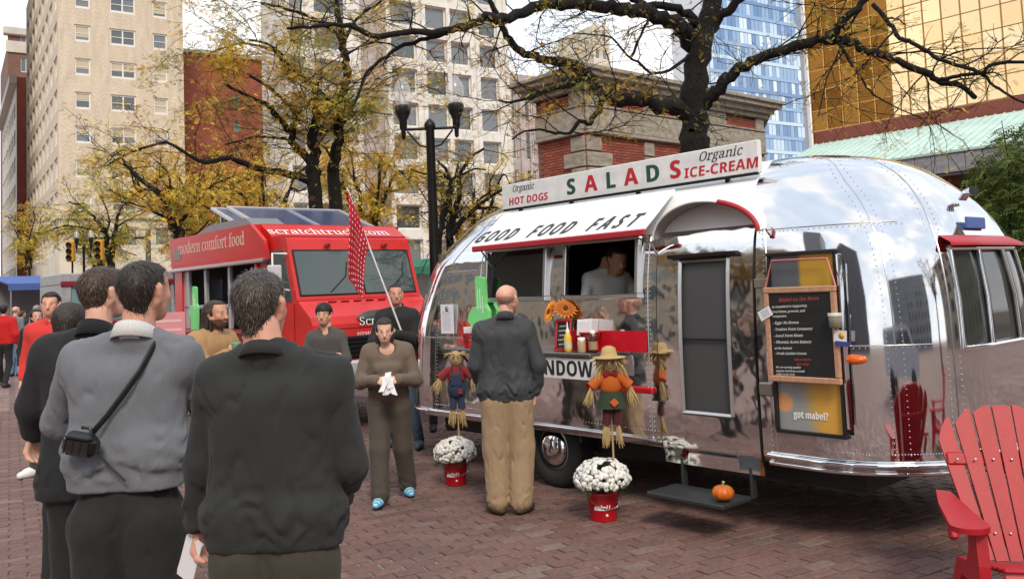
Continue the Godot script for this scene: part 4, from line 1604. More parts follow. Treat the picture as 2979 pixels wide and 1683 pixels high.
func leaf_cloud(spots: Array, colours: Array, mesh: Mesh, m: Material, parent: Node, r: RandomNumberGenerator, clump: float, called := "foliage") -> void:
	var mm = MultiMesh.new()
	mm.transform_format = MultiMesh.TRANSFORM_3D
	mm.use_colors = true
	mm.mesh = mesh
	mm.instance_count = spots.size()
	for i in spots.size():
		var p: Vector3 = spots[i]
		var b: Basis = Basis.from_euler(Vector3(r.randfn(0.0, 0.5), r.randf() * TAU, r.randfn(-0.25, 0.45))) * r.randf_range(0.65, 1.25)
		mm.set_instance_transform(i, Transform3D(b, p))
		var f: float = clampf(0.5 + noise_b.get_noise_3d(p.x * clump, p.y * clump * 1.5, p.z * clump) * 0.9 + r.randfn(0, 0.16), 0.0, 0.999) * (colours.size() - 1)
		var c: Color = colours[int(f)].lerp(colours[int(f) + 1], f - int(f))
		mm.set_instance_color(i, c * r.randf_range(0.75, 1.2))
	var o = MultiMeshInstance3D.new()
	o.multimesh = mm
	o.material_override = m
	named(o, called, parent)
	o.set_meta("kind", "stuff")


func tree(label: String, limbs: Array, sd: int, opt: Dictionary) -> Node3D:
	var r = RandomNumberGenerator.new()
	r.seed = sd
	var o = thing("tree", label, "tree", Vector3.ZERO, 0.0, opt.get("group", ""))
	var twigs = SurfaceTool.new()
	twigs.begin(Mesh.PRIMITIVE_TRIANGLES)
	twigs.set_smooth_group(0)
	var spots: Array = []
	var step: float = opt.get("step", 0.3)
	var reach: float = opt.get("reach", 1.3)
	var leafy: float = opt.get("leafy", 1.0)
	var low: float = opt.get("low", 0.0)
	for i in limbs.size():
		var fine = sub_limb(limbs[i], 4, r, opt.get("crooked", 0.25))
		var st = tool_()
		tube(st, fine[0], fine[1], 9 if limbs[i][0][3] > 0.06 else 6)
		build(st, "trunk" if limbs[i][0][1] < 0.01 else "limb", M.bark, o)
		var acc = 0.0
		for k in range(1, fine[0].size()):
			var p: Vector3 = fine[0][k]
			var d: Vector3 = p - fine[0][k - 1]
			acc += d.length()
			var thick: float = fine[1][k]
			if p.y < opt.get("bare_below", 2.6) or thick > opt.get("thickest", 0.13):
				continue
			while acc > step:
				acc -= step * r.randf_range(0.6, 1.4)
				var side: Vector3 = Vector3(r.randfn(0, 1), r.randfn(opt.get("rise", 0.25), 0.55), r.randfn(0, 1)).normalized()
				var dir: Vector3 = (d.normalized() * 0.5 + side).normalized()
				var l: float = reach * r.randf_range(0.35, 1.1)
				var main: Array = wander(r, p, dir, l, 6, 0.28, -0.02)
				var r0: float = clampf(thick * 0.45, 0.006, opt.get("twig", 0.016))
				rod(twigs, main, r0, 0.004, 4)
				for m in range(2, 7):
					for rep in opt.get("sub", 2):
						var sd2: Vector3 = (main[m] - main[m - 1]).normalized() + Vector3(r.randfn(0, 0.8), r.randfn(0.05, 0.5), r.randfn(0, 0.8))
						var l2: float = l * r.randf_range(0.2, 0.5)
						var s: Array = wander(r, main[m], sd2.normalized(), l2, 3, 0.3, -0.05)
						rod(twigs, s, r0 * 0.5, 0.0025, 3)
						var den: float = leafy * (0.55 + 1.3 * noise_a.get_noise_3d(p.x * 0.45 + sd, p.y * 0.7, p.z * 0.45))
						den *= clampf((p.y - low) * 0.7, 0.0, 1.0) if low > 0.0 else 1.0
						for q in range(1, 4):
							var cnt: int = int(den * 2.0 + r.randf())
							for c in cnt:
								spots.append(s[q] + Vector3(r.randfn(0, 0.09), r.randfn(0, 0.06), r.randfn(0, 0.09)))
	twigs.generate_normals()
	mi(twigs.commit(), "twigs", M.bark, o)
	leaf_cloud(spots, opt.colours, sprig_mesh(opt.get("leaf", 0.03)), M.leaf, o, r, opt.get("clump", 0.6))
	return o


func umbrella_limbs(at: Vector3, h: float, rad: float, r: RandomNumberGenerator, girth: float) -> Array:
	# a trunk that forks into spreading limbs
	var a = []
	var fork = h * r.randf_range(0.4, 0.5)
	var top = at + Vector3(r.randfn(0, 0.2), fork, r.randfn(0, 0.2))
	a.append([[at.x, 0.0, at.z, girth], [(at.x + top.x) / 2 + 0.05, fork * 0.5, at.z, girth * 0.85], [top.x, top.y, top.z, girth * 0.75]])
	for k in 8:
		var g = TAU * (k + r.randf() * 0.6) / 8.0
		var e = rad * r.randf_range(0.6, 1.0)
		var l = []
		for m in 6:
			var f = m / 5.0
			l.append([top.x + cos(g) * e * f + r.randfn(0, 0.12), top.y + (h - fork) * (1.0 - pow(1.0 - f, 2.0)) * r.randf_range(0.7, 1.0), top.z + sin(g) * e * f + r.randfn(0, 0.12), lerpf(girth * 0.5, 0.02, f)])
		a.append(l)
	return a


func bush(label: String, at: Vector3, size: Vector3, count: int, colours: Array, sd: int) -> void:
	var r = RandomNumberGenerator.new()
	r.seed = sd
	var o = thing("shrub", label, "shrub", at)
	var st = SurfaceTool.new()
	st.begin(Mesh.PRIMITIVE_TRIANGLES)
	st.set_smooth_group(0)
	var spots = []
	for k in 90:
		var d = Vector3(r.randfn(0, 0.55), r.randf_range(0.3, 1.2), r.randfn(0, 0.55)).normalized()
		var l = wander(r, Vector3(r.randfn(0, 0.1), 0.1, r.randfn(0, 0.1)), d, size.y * r.randf_range(0.6, 1.0), 7, 0.16, 0.04)
		rod(st, l, 0.03, 0.005, 4)
	while spots.size() < count:
		var v = Vector3(r.randf_range(-1, 1), r.randf_range(0.0, 1.0), r.randf_range(-1, 1))
		var e = Vector2(v.x, v.z).length()
		var n = noise_a.get_noise_3d(v.x * 2.2 + sd, v.y * 2.6, v.z * 2.2)
		var w = 0.95 * sqrt(maxf(0.0, 1.0 - pow(v.y * 1.02, 2.2))) + n * 0.35
		if e < w and e > w - 0.45 - r.randf() * 0.5:
			spots.append(Vector3(v.x * size.x, v.y * size.y, v.z * size.z))
	st.generate_normals()
	mi(st.commit(), "stems", M.bark, o)
	leaf_cloud(spots, colours, sprig_mesh(0.045), M.leaf, o, r, 1.4)


func trees() -> void:
	M.leaf = mat(Color.WHITE, 0.7)
	M.leaf.vertex_color_use_as_albedo = true
	M.leaf.backlight_enabled = true
	M.leaf.backlight = Color(0.5, 0.42, 0.16)
	var ochre = Color(0.72, 0.49, 0.055)
	var gold = Color(0.86, 0.64, 0.075)
	var lime = Color(0.5, 0.47, 0.07)
	var olive = Color(0.26, 0.27, 0.06)
	var rust = Color(0.5, 0.22, 0.04)
	var green = Color(0.11, 0.17, 0.035)
	tree("big dark trunked tree with bare crooked limbs behind the trailer", limbs_big(), 11, {"step": 0.24, "reach": 1.35, "leafy": 0.95, "colours": [olive, olive, lime, ochre, ochre, rust], "twig": 0.014, "sub": 2, "leaf": 0.022, "bare_below": 3.3, "crooked": 0.3})
	tree("two stemmed tree with thin yellowing leaves right behind the red truck", limbs_double(), 23, {"step": 0.24, "reach": 2.0, "leafy": 2.9, "colours": [olive, lime, lime, ochre, gold, rust], "twig": 0.009, "sub": 2, "leaf": 0.031, "bare_below": 3.6, "thickest": 0.1, "low": 3.4})
	tree("leaning dark tree with amber leaves left of the red truck", limbs_leftleaning(), 31, {"step": 0.3, "reach": 2.2, "leafy": 1.3, "colours": [olive, lime, ochre, gold, rust], "twig": 0.02, "leaf": 0.05, "bare_below": 3.8, "thickest": 0.12, "rise": 0.1})
	tree("small flat topped yellow green tree by the traffic signal", limbs_umbrella(), 37, {"step": 0.3, "reach": 2.0, "leafy": 1.7, "colours": [olive, lime, lime, gold, ochre], "twig": 0.02, "leaf": 0.05, "bare_below": 4.4, "thickest": 0.12, "rise": 0.15})
	tree("many stemmed tree with sparse leaves just right of the lamp post", limbs_manystem(), 41, {"step": 0.35, "reach": 1.6, "leafy": 0.45, "colours": [olive, lime, ochre, ochre, rust], "twig": 0.018, "leaf": 0.045, "bare_below": 2.9, "thickest": 0.1, "low": 2.6})
	var r = RandomNumberGenerator.new()
	r.seed = 77
	var far = [[Vector3(-9.6, 0, -31), 6.6, 3.2, "golden leaved tree whose crown shows just above the red truck"], [Vector3(-12.6, 0, -34), 7.0, 3.0, "amber leaved tree between the leaning tree and the two stemmed tree"], [Vector3(-5.4, 0, -33), 7.3, 2.6, "yellow leaved tree between the two stemmed tree and the lamp post"], [Vector3(-2.2, 0, -36), 6.6, 3.0, "olive and yellow tree behind the lamp post"], [Vector3(-29.5, 0, -62), 8.0, 3.6, "distant yellow green tree in front of the beige building"], [Vector3(-45.5, 0, -82), 11.2, 2.2, "small rust coloured tree at the foot of the beige building"]]
	for k in far.size():
		var f: Array = far[k]
		tree(f[3], umbrella_limbs(f[0], f[1], f[2], r, 0.16), 50 + k, {"step": 0.3, "sub": 1, "reach": 1.6, "leafy": 2.6 if k < 3 else 1.9, "colours": [lime, ochre, gold, gold, rust] if k != 4 else [olive, lime, lime, gold], "twig": 0.018, "leaf": 0.05, "bare_below": 3.4, "thickest": 0.09, "rise": 0.2})
	bush("dark green yew shrub right of the trailer nose", Vector3(6.9, 0, -11.4), Vector3(1.5, 3.75, 1.3), 16000, [green * 0.8, green * 1.2, Color(0.16, 0.22, 0.05), Color(0.24, 0.28, 0.07)], 91)


func limbs_big() -> Array:
	return [
		[[2.81, 0, -13.00, 0.27], [2.81, 1.5, -13.00, 0.235], [2.78, 3.58, -13.00, 0.225], [2.80, 4.00, -13.00, 0.202], [2.83, 4.66, -13.00, 0.186], [2.96, 5.27, -13.00, 0.170], [3.13, 5.75, -13.00, 0.156], [3.27, 6.36, -13.00, 0.143], [3.38, 7.04, -13.00, 0.130]],
		[[2.78, 4.18, -13.00, 0.130], [2.55, 4.34, -12.90, 0.117], [2.27, 4.39, -12.80, 0.107], [1.90, 4.47, -12.70, 0.099], [1.48, 4.48, -12.60, 0.091], [1.31, 4.64, -12.50, 0.083], [1.20, 4.78, -12.40, 0.075], [0.96, 4.93, -12.30, 0.068], [0.53, 4.99, -12.20, 0.061], [0.23, 5.09, -12.10, 0.055], [0.04, 5.28, -12.00, 0.048], [-0.06, 5.51, -11.90, 0.041], [-0.19, 5.74, -11.80, 0.035]],
		[[2.83, 5.34, -13.00, 0.130], [2.67, 5.50, -12.84, 0.119], [2.37, 5.63, -12.69, 0.110], [1.87, 5.73, -12.53, 0.103], [1.56, 5.74, -12.38, 0.096], [1.17, 5.76, -12.22, 0.089], [0.91, 5.74, -12.07, 0.083], [0.58, 5.66, -11.91, 0.077], [0.30, 5.54, -11.76, 0.071], [-0.07, 5.39, -11.60, 0.065], [-0.15, 5.40, -11.50, 0.060], [-0.51, 5.29, -11.44, 0.052], [-0.86, 5.19, -11.38, 0.047], [-1.20, 5.19, -11.31, 0.042], [-1.72, 5.13, -11.25, 0.037], [-1.96, 5.25, -11.19, 0.033], [-2.21, 5.26, -11.12, 0.028], [-2.50, 5.24, -11.06, 0.024], [-2.78, 5.21, -11.00, 0.020]],
		[[-0.76, 5.21, -11.50, 0.035], [-1.04, 5.14, -11.47, 0.030], [-1.40, 5.02, -11.43, 0.027], [-1.61, 4.87, -11.40, 0.024], [-1.82, 4.70, -11.37, 0.021], [-1.92, 4.44, -11.33, 0.018], [-2.01, 4.23, -11.30, 0.015]],
		[[2.96, 4.40, -13.00, 0.105], [3.11, 4.57, -12.86, 0.095], [3.27, 4.71, -12.72, 0.088], [3.50, 4.86, -12.58, 0.082], [3.79, 4.99, -12.45, 0.076], [4.15, 5.07, -12.31, 0.070], [4.56, 5.09, -12.17, 0.065], [4.84, 5.02, -12.03, 0.059], [5.10, 4.81, -11.89, 0.054], [5.36, 4.62, -11.75, 0.049], [5.66, 4.43, -11.62, 0.044], [5.79, 4.26, -11.48, 0.039], [5.98, 4.17, -11.34, 0.035], [6.07, 3.98, -11.20, 0.030]],
		[[4.47, 5.02, -11.90, 0.070], [4.58, 5.12, -11.82, 0.060], [4.69, 5.26, -11.74, 0.053], [4.83, 5.37, -11.66, 0.047], [5.00, 5.60, -11.58, 0.041], [5.18, 5.84, -11.50, 0.035]],
		[[4.95, 5.36, -11.50, 0.035], [5.13, 5.06, -11.40, 0.032], [5.19, 4.83, -11.30, 0.030], [5.31, 4.74, -11.20, 0.029], [5.53, 4.52, -11.10, 0.027], [5.82, 4.35, -11.00, 0.026], [6.01, 4.23, -10.90, 0.024], [6.11, 4.31, -10.80, 0.023], [6.43, 4.30, -10.70, 0.021], [6.73, 4.19, -10.60, 0.020]],
		[[5.65, 4.25, -11.30, 0.030], [5.84, 4.26, -11.16, 0.025], [6.08, 4.24, -11.02, 0.021], [6.14, 4.05, -10.88, 0.018], [6.34, 3.84, -10.74, 0.015], [6.63, 3.60, -10.60, 0.012]],
		[[1.36, 4.44, -12.40, 0.050], [1.33, 4.26, -12.38, 0.043], [1.23, 4.16, -12.36, 0.039], [1.17, 4.05, -12.33, 0.034], [1.02, 4.09, -12.31, 0.030], [0.86, 3.92, -12.29, 0.026], [0.61, 3.94, -12.27, 0.023], [0.50, 3.98, -12.24, 0.019], [0.24, 3.97, -12.22, 0.015], [0.05, 3.86, -12.20, 0.012]],
		[[1.35, 4.45, -12.30, 0.050], [1.11, 4.66, -12.25, 0.041], [0.79, 4.57, -12.20, 0.034], [0.54, 4.53, -12.15, 0.028], [0.35, 4.43, -12.10, 0.023], [0.07, 4.35, -12.05, 0.017], [-0.11, 4.38, -12.00, 0.012]],
		[[2.76, 5.13, -12.90, 0.030], [2.45, 4.92, -12.83, 0.026], [2.20, 4.84, -12.76, 0.023], [1.95, 5.01, -12.69, 0.020], [1.80, 5.09, -12.61, 0.017], [1.58, 5.34, -12.54, 0.015], [1.26, 5.39, -12.47, 0.012], [0.99, 5.40, -12.40, 0.010]],
		[[2.92, 5.64, -13.00, 0.080], [2.70, 5.78, -12.85, 0.067], [2.38, 5.85, -12.70, 0.057], [2.03, 5.85, -12.55, 0.048], [1.82, 5.93, -12.40, 0.040]],
		[[3.15, 5.63, -13.00, 0.080], [3.42, 5.81, -12.83, 0.068], [3.69, 6.04, -12.67, 0.058], [3.89, 6.39, -12.50, 0.050]],
		[[1.84, 5.04, -12.50, 0.022], [2.02, 5.43, -12.40, 0.018], [2.09, 5.52, -12.30, 0.015], [2.04, 5.66, -12.20, 0.012]],
		[[4.94, 5.40, -11.80, 0.022], [4.74, 5.17, -11.75, 0.017], [4.51, 4.73, -11.70, 0.014], [4.33, 4.39, -11.65, 0.011], [4.17, 3.90, -11.60, 0.008]],
		[[4.58, 4.95, -11.80, 0.025], [4.74, 4.55, -11.70, 0.019], [4.89, 4.20, -11.60, 0.015], [5.10, 3.99, -11.50, 0.011], [5.51, 3.75, -11.40, 0.008]],
	]


func limbs_double() -> Array:
	return [
		[[-3.66, 0, -17.00, 0.16], [-3.81, 3.80, -17.00, 0.140], [-3.85, 4.20, -16.98, 0.121], [-3.80, 4.59, -16.96, 0.107], [-3.82, 4.92, -16.93, 0.094], [-3.74, 5.23, -16.91, 0.083], [-3.73, 5.59, -16.89, 0.071], [-3.77, 5.90, -16.87, 0.060], [-4.07, 6.12, -16.84, 0.050], [-4.31, 6.36, -16.82, 0.040], [-4.51, 6.60, -16.80, 0.030]],
		[[-3.33, 0, -17.20, 0.15], [-3.47, 3.81, -17.20, 0.125], [-3.49, 4.27, -17.18, 0.113], [-3.38, 4.73, -17.16, 0.104], [-3.31, 5.26, -17.14, 0.096], [-3.23, 5.73, -17.12, 0.089], [-3.14, 6.15, -17.10, 0.082], [-3.17, 6.49, -17.08, 0.075], [-3.21, 6.78, -17.06, 0.069], [-3.25, 7.10, -17.04, 0.062], [-3.29, 7.47, -17.02, 0.056], [-3.30, 7.78, -17.00, 0.050]],
		[[-3.89, 4.41, -17.00, 0.090], [-4.08, 4.62, -16.94, 0.078], [-4.24, 4.80, -16.88, 0.069], [-4.16, 5.07, -16.81, 0.060], [-4.06, 5.26, -16.75, 0.053], [-4.15, 5.41, -16.69, 0.045], [-4.36, 5.64, -16.62, 0.038], [-4.64, 5.87, -16.56, 0.032], [-4.92, 6.07, -16.50, 0.025]],
		[[-4.19, 4.97, -16.80, 0.070], [-4.34, 5.14, -16.70, 0.059], [-4.48, 5.33, -16.60, 0.051], [-4.58, 5.47, -16.50, 0.044], [-4.75, 5.54, -16.40, 0.037], [-5.02, 5.67, -16.30, 0.031], [-5.28, 5.81, -16.20, 0.025]],
		[[-3.87, 3.97, -17.00, 0.090], [-4.08, 4.11, -16.80, 0.077], [-4.38, 4.17, -16.60, 0.067], [-4.70, 4.23, -16.40, 0.058], [-5.01, 4.33, -16.20, 0.050], [-5.12, 4.38, -16.00, 0.050], [-5.45, 4.30, -15.89, 0.042], [-5.65, 4.32, -15.77, 0.037], [-5.85, 4.47, -15.66, 0.032], [-6.16, 4.63, -15.54, 0.027], [-6.47, 4.55, -15.43, 0.022], [-6.77, 4.41, -15.31, 0.018], [-7.07, 4.21, -15.20, 0.014]],
		[[-3.27, 5.31, -17.00, 0.060], [-3.43, 5.56, -16.93, 0.052], [-3.64, 5.76, -16.85, 0.046], [-3.92, 5.97, -16.77, 0.041], [-4.11, 6.09, -16.70, 0.036], [-4.24, 6.26, -16.62, 0.031], [-4.27, 6.42, -16.55, 0.027], [-4.55, 6.64, -16.47, 0.022], [-4.88, 6.71, -16.40, 0.018]],
		[[-3.36, 5.38, -17.20, 0.030], [-3.08, 5.41, -17.27, 0.022], [-2.69, 5.40, -17.33, 0.016], [-2.31, 5.35, -17.40, 0.010]],
		[[-3.22, 5.43, -17.20, 0.030], [-2.97, 5.67, -17.15, 0.023], [-2.70, 5.78, -17.10, 0.019], [-2.39, 5.99, -17.05, 0.014], [-2.10, 6.08, -17.00, 0.010]],
		[[-3.69, 4.93, -17.00, 0.030], [-3.45, 5.10, -17.10, 0.022], [-3.20, 5.24, -17.20, 0.016], [-2.95, 5.38, -17.30, 0.010]],
		[[-4.07, 5.35, -16.90, 0.040], [-3.87, 5.58, -16.92, 0.032], [-3.76, 5.76, -16.95, 0.026], [-3.66, 6.03, -16.98, 0.020], [-3.40, 6.29, -17.00, 0.015]],
		[[-4.22, 4.81, -16.80, 0.035], [-4.47, 4.84, -16.60, 0.027], [-4.74, 4.84, -16.40, 0.022], [-5.01, 4.74, -16.20, 0.017], [-5.24, 4.64, -16.00, 0.012]],
		[[-3.17, 6.76, -17.00, 0.040], [-2.96, 7.09, -16.90, 0.033], [-2.68, 7.31, -16.80, 0.029], [-2.40, 7.43, -16.70, 0.024], [-2.12, 7.59, -16.60, 0.020]],
		[[-3.22, 6.82, -17.00, 0.045], [-3.47, 7.05, -16.85, 0.037], [-3.82, 7.23, -16.70, 0.031], [-4.22, 7.35, -16.55, 0.025], [-4.63, 7.42, -16.40, 0.020]],
		[[-4.51, 6.60, -16.80, 0.030], [-4.79, 6.66, -16.60, 0.024], [-5.03, 6.64, -16.40, 0.020], [-5.29, 6.52, -16.20, 0.016], [-5.60, 6.33, -16.00, 0.012]],
		[[-3.49, 4.47, -17.10, 0.025], [-3.61, 4.68, -17.07, 0.019], [-3.73, 4.78, -17.03, 0.014], [-3.80, 4.96, -17.00, 0.010]],
	]


func limbs_leftleaning() -> Array:
	return [
		[[-10.24, 0, -27.00, 0.2], [-10.33, 3.70, -27.00, 0.170], [-10.43, 4.09, -26.88, 0.143], [-10.48, 4.39, -26.75, 0.124], [-10.58, 4.87, -26.62, 0.106], [-10.72, 5.12, -26.50, 0.090], [-11.01, 5.38, -26.38, 0.074], [-11.34, 5.68, -26.25, 0.059], [-11.58, 6.02, -26.12, 0.044], [-11.78, 6.40, -26.00, 0.030]],
		[[-10.32, 3.97, -27.00, 0.080], [-10.15, 4.35, -26.90, 0.063], [-9.84, 4.68, -26.80, 0.051], [-9.49, 5.00, -26.70, 0.040], [-9.02, 5.37, -26.60, 0.030], [-8.42, 5.55, -26.50, 0.020]],
		[[-10.58, 4.42, -27.00, 0.060], [-10.88, 4.51, -26.88, 0.047], [-11.13, 4.68, -26.75, 0.037], [-11.47, 4.82, -26.62, 0.028], [-11.89, 4.91, -26.50, 0.020]],
		[[-10.70, 4.87, -27.00, 0.060], [-10.50, 5.37, -26.83, 0.043], [-10.52, 5.79, -26.67, 0.031], [-10.79, 6.13, -26.50, 0.020]],
		[[-10.41, 3.97, -27.00, 0.050], [-10.09, 3.77, -26.83, 0.038], [-9.59, 3.91, -26.67, 0.028], [-9.18, 4.27, -26.50, 0.020]],
	]


func limbs_umbrella() -> Array:
	return [
		[[-17.42, 0, -38.00, 0.2], [-17.50, 3.33, -38.00, 0.170], [-17.53, 3.88, -37.86, 0.140], [-17.56, 4.49, -37.71, 0.119], [-17.51, 4.91, -37.57, 0.099], [-17.72, 5.33, -37.43, 0.081], [-18.01, 5.70, -37.29, 0.063], [-18.42, 6.07, -37.14, 0.046], [-18.83, 6.26, -37.00, 0.030]],
		[[-17.48, 3.76, -38.00, 0.120], [-17.33, 4.61, -37.90, 0.095], [-17.19, 5.15, -37.80, 0.077], [-17.04, 5.69, -37.70, 0.060], [-16.69, 6.16, -37.60, 0.045], [-16.15, 6.44, -37.50, 0.030]],
		[[-17.71, 4.94, -38.00, 0.060], [-18.14, 5.07, -37.80, 0.049], [-18.66, 5.20, -37.60, 0.041], [-19.23, 5.27, -37.40, 0.033], [-19.85, 5.04, -37.20, 0.027], [-20.23, 4.86, -37.00, 0.020]],
		[[-17.28, 5.17, -38.00, 0.050], [-16.82, 5.48, -38.17, 0.038], [-16.27, 5.78, -38.33, 0.028], [-15.83, 6.03, -38.50, 0.020]],
		[[-17.71, 4.94, -38.00, 0.060], [-17.55, 5.49, -38.00, 0.043], [-17.73, 6.12, -38.00, 0.031], [-17.98, 6.63, -38.00, 0.020]],
	]


func limbs_manystem() -> Array:
	return [
		[[-1.98, 0, -24.00, 0.12], [-2.05, 3.01, -24.00, 0.100], [-1.96, 3.53, -24.00, 0.083], [-1.81, 4.18, -24.00, 0.071], [-1.67, 4.64, -24.00, 0.060], [-1.65, 4.85, -24.00, 0.049], [-1.77, 5.15, -24.00, 0.040], [-2.00, 5.40, -24.00, 0.030]],
		[[-1.84, 0, -24.20, 0.13], [-1.74, 3.27, -24.20, 0.110], [-1.63, 3.79, -24.17, 0.093], [-1.45, 4.28, -24.14, 0.081], [-1.40, 4.59, -24.11, 0.069], [-1.42, 4.88, -24.09, 0.059], [-1.31, 5.14, -24.06, 0.049], [-1.03, 5.46, -24.03, 0.039], [-0.68, 5.68, -24.00, 0.030]],
		[[-1.77, 3.24, -24.00, 0.090], [-1.46, 3.58, -23.90, 0.073], [-1.08, 3.92, -23.80, 0.061], [-0.81, 4.13, -23.70, 0.050], [-0.41, 4.36, -23.60, 0.040], [-0.15, 4.47, -23.50, 0.030]],
		[[-0.89, 4.00, -23.80, 0.050], [-0.63, 4.00, -23.70, 0.033], [-0.35, 3.97, -23.60, 0.020]],
		[[-1.68, 4.75, -24.00, 0.040], [-1.46, 4.94, -23.95, 0.033], [-1.25, 4.98, -23.90, 0.029], [-0.98, 5.09, -23.85, 0.024], [-0.65, 5.05, -23.80, 0.020]],
		[[-1.65, 4.83, -24.00, 0.040], [-1.88, 5.04, -23.95, 0.033], [-2.08, 5.04, -23.90, 0.029], [-2.34, 5.02, -23.85, 0.024], [-2.72, 5.16, -23.80, 0.020]],
		[[-1.93, 3.66, -24.00, 0.050], [-1.76, 4.02, -24.00, 0.040], [-1.59, 4.54, -24.00, 0.033], [-1.52, 4.87, -24.00, 0.026], [-1.40, 5.34, -24.00, 0.020]],
	]


# ---------------------------------------------------------------- street furniture
func acorn(st: SurfaceTool, at: Vector3, k: float) -> void:
	lathe(st, [[0.05 * k, 0.0], [0.1 * k, 0.04 * k], [0.13 * k, 0.14 * k], [0.135 * k, 0.2 * k], [0.11 * k, 0.32 * k], [0.05 * k, 0.42 * k], [0.0, 0.45 * k]], 16, Transform3D(Basis(), at))


func lamp_post(label: String, at: Vector3, turn: float, height: float, k: float) -> void:
	var o = thing("street_lamp", label, "street lamp", at, turn, "two globe lamp posts")
	var st = tool_()
	lathe(st, [[0.2 * k, 0.0], [0.2 * k, 0.12], [0.15 * k, 0.2], [0.13 * k, 0.6], [0.09 * k, 0.75], [0.08 * k, 1.2], [0.065 * k, height - 0.1], [0.085 * k, height - 0.06], [0.085 * k, height], [0.05 * k, height + 0.05], [0.0, height + 0.1]], 14)
	build(st, "post", M.iron, o)
	var glass = mat(Color(0.93, 0.93, 0.95, 0.2), 0.12)
	glass.transparency = BaseMaterial3D.TRANSPARENCY_ALPHA
	for sg in [-1.0, 1.0]:
		var x: float = 0.4 * sg * k
		st = tool_()
		tube(st, [Vector3(0, height - 0.07, 0), Vector3(x, height - 0.07, 0)], [0.022 * k], 8)
		tube(st, [Vector3(0, height - 0.36, 0), Vector3(x * 0.4, height - 0.32, 0), Vector3(x * 0.85, height - 0.1, 0)], [0.015 * k], 6)
		lathe(st, [[0.0, -0.16], [0.03 * k, -0.13], [0.035 * k, -0.02], [0.055 * k, 0.02], [0.06 * k, 0.14], [0.11 * k, 0.24], [0.125 * k, 0.33], [0.115 * k, 0.36], [0.05 * k, 0.37]], 14, Transform3D(Basis(), Vector3(x, height - 0.07, 0)))
		var arm = build(st, "arm", M.iron, o)
		st = tool_()
		acorn(st, Vector3(x, height + 0.28, 0), k)
		build(st, "globe", glass, arm)
		st = tool_()
		lathe(st, [[0.03 * k, 0.0], [0.035 * k, 0.06], [0.0, 0.14]], 8, Transform3D(Basis(), Vector3(x, height + 0.31, 0)))
		build(st, "bulb", mat(lin(0.7, 0.69, 0.66), 0.5), arm)


func street_furniture() -> void:
	lamp_post("tall black lamp post with two clear globes behind the trailer", Vector3(-1.17, 0, -13), 0.0, 4.28, 1.0)
	lamp_post("far black lamp post with two globes in front of the beige building", Vector3(-14.75, 0, -30), 0.0, 3.85, 0.62)
	var yellow = mat(lin(0.62, 0.3, 0.02), 0.5)
	for k in 2:
		var o = thing("traffic_signal", ["yellow traffic signal left of the far lamp post", "yellow traffic signal right of the far lamp post"][k], "traffic signal", Vector3(-15.35 + k * 1.0, 3.35, -30.3), 0.0, "traffic signals")
		var st = tool_()
		box(st, Vector3(0, 0.36, 0), Vector3(0.26, 0.72, 0.2), 0.03)
		build(st, "housing", yellow, o)
		for m in 3:
			st = tool_()
			lathe(st, [[0.08, 0.0], [0.09, 0.1], [0.08, 0.1], [0.07, 0.02], [0.0, 0.01]], 12, Transform3D(Basis.from_euler(Vector3(PI / 2, 0, 0)), Vector3(0, 0.14 + m * 0.22, 0.09)))
			build(st, "visor", M.iron, o)
		st = tool_()
		tube(st, [Vector3(0, -3.35, -0.1), Vector3(0, 0.3, -0.1)], [0.035], 6)
		build(st, "pole", M.iron, o)
	var o = thing("signal_mast", "dark signal mast with long horizontal arm by the beige building", "mast", Vector3(-18.8, 0, -45))
	var st = tool_()
	tube(st, [Vector3(0, 0, 0), Vector3(0, 5.6, 0)], [0.16, 0.13], 10)
	build(st, "pole", worn(mat(lin(0.12, 0.11, 0.09), 0.7), M.grain, 2.0), o)
	st = tool_()
	tube(st, [Vector3(0, 5.2, 0), Vector3(-3.2, 5.3, 0)], [0.07, 0.05], 8)
	tube(st, [Vector3(-3.0, 5.28, 0), Vector3(-0.6, 4.3, 0)], [0.03], 6)
	build(st, "arm", M.iron, o)


func small_truck(label: String, at: Vector3, turn: float, body: Material, stripe: Material, size: Vector3) -> void:
	var o = thing("food_truck", label, "truck", at, turn)
	var st = tool_()
	box(st, Vector3(0, 0.5 + size.y * 0.18, 0), Vector3(size.x, size.y * 0.36, size.z), 0.04)
	box(st, Vector3(0, 0.5 + size.y * 0.92, 0), Vector3(size.x, size.y * 0.16, size.z), 0.04)
	for sx in [-1.0, 1.0]:
		box(st, Vector3(sx * (size.x / 2 - 0.15), 0.5 + size.y * 0.6, 0), Vector3(0.3, size.y * 0.49, size.z), 0.02)
	box(st, Vector3(0, 0.5 + size.y * 0.6, -size.z / 2 + 0.1), Vector3(size.x - 0.6, size.y * 0.48, 0.1))
	build(st, "body", body, o)
	st = tool_()
	box(st, Vector3(0, 0.5 + size.y * 0.86, size.z / 2 + 0.02), Vector3(size.x + 0.02, 0.16, 0.06), 0.02)
	box(st, Vector3(0, 0.5 + size.y * 0.33, size.z / 2 + 0.02), Vector3(size.x + 0.02, 0.12, 0.06), 0.02)
	build(st, "stripe", stripe, o)
	st = tool_()
	box(st, Vector3(0, 0.5 + size.y * 0.6, size.z / 2 - 0.06), Vector3(size.x - 0.62, size.y * 0.46, 0.03))
	build(st, "window", mat(lin(0.16, 0.3, 0.32), 0.08), o)
	for sx in [-1.0, 1.0]:
		for sz in [-1.0, 1.0]:
			st = tool_()
			lathe(st, [[0.0, -0.1], [0.36, -0.1], [0.36, 0.1], [0.0, 0.1]], 16, Transform3D(Basis.from_euler(Vector3(PI / 2, 0, 0)), Vector3(sx * size.x * 0.33, 0.36, sz * (size.z / 2 - 0.15))))
			build(st, "wheel", M.rubber, o)


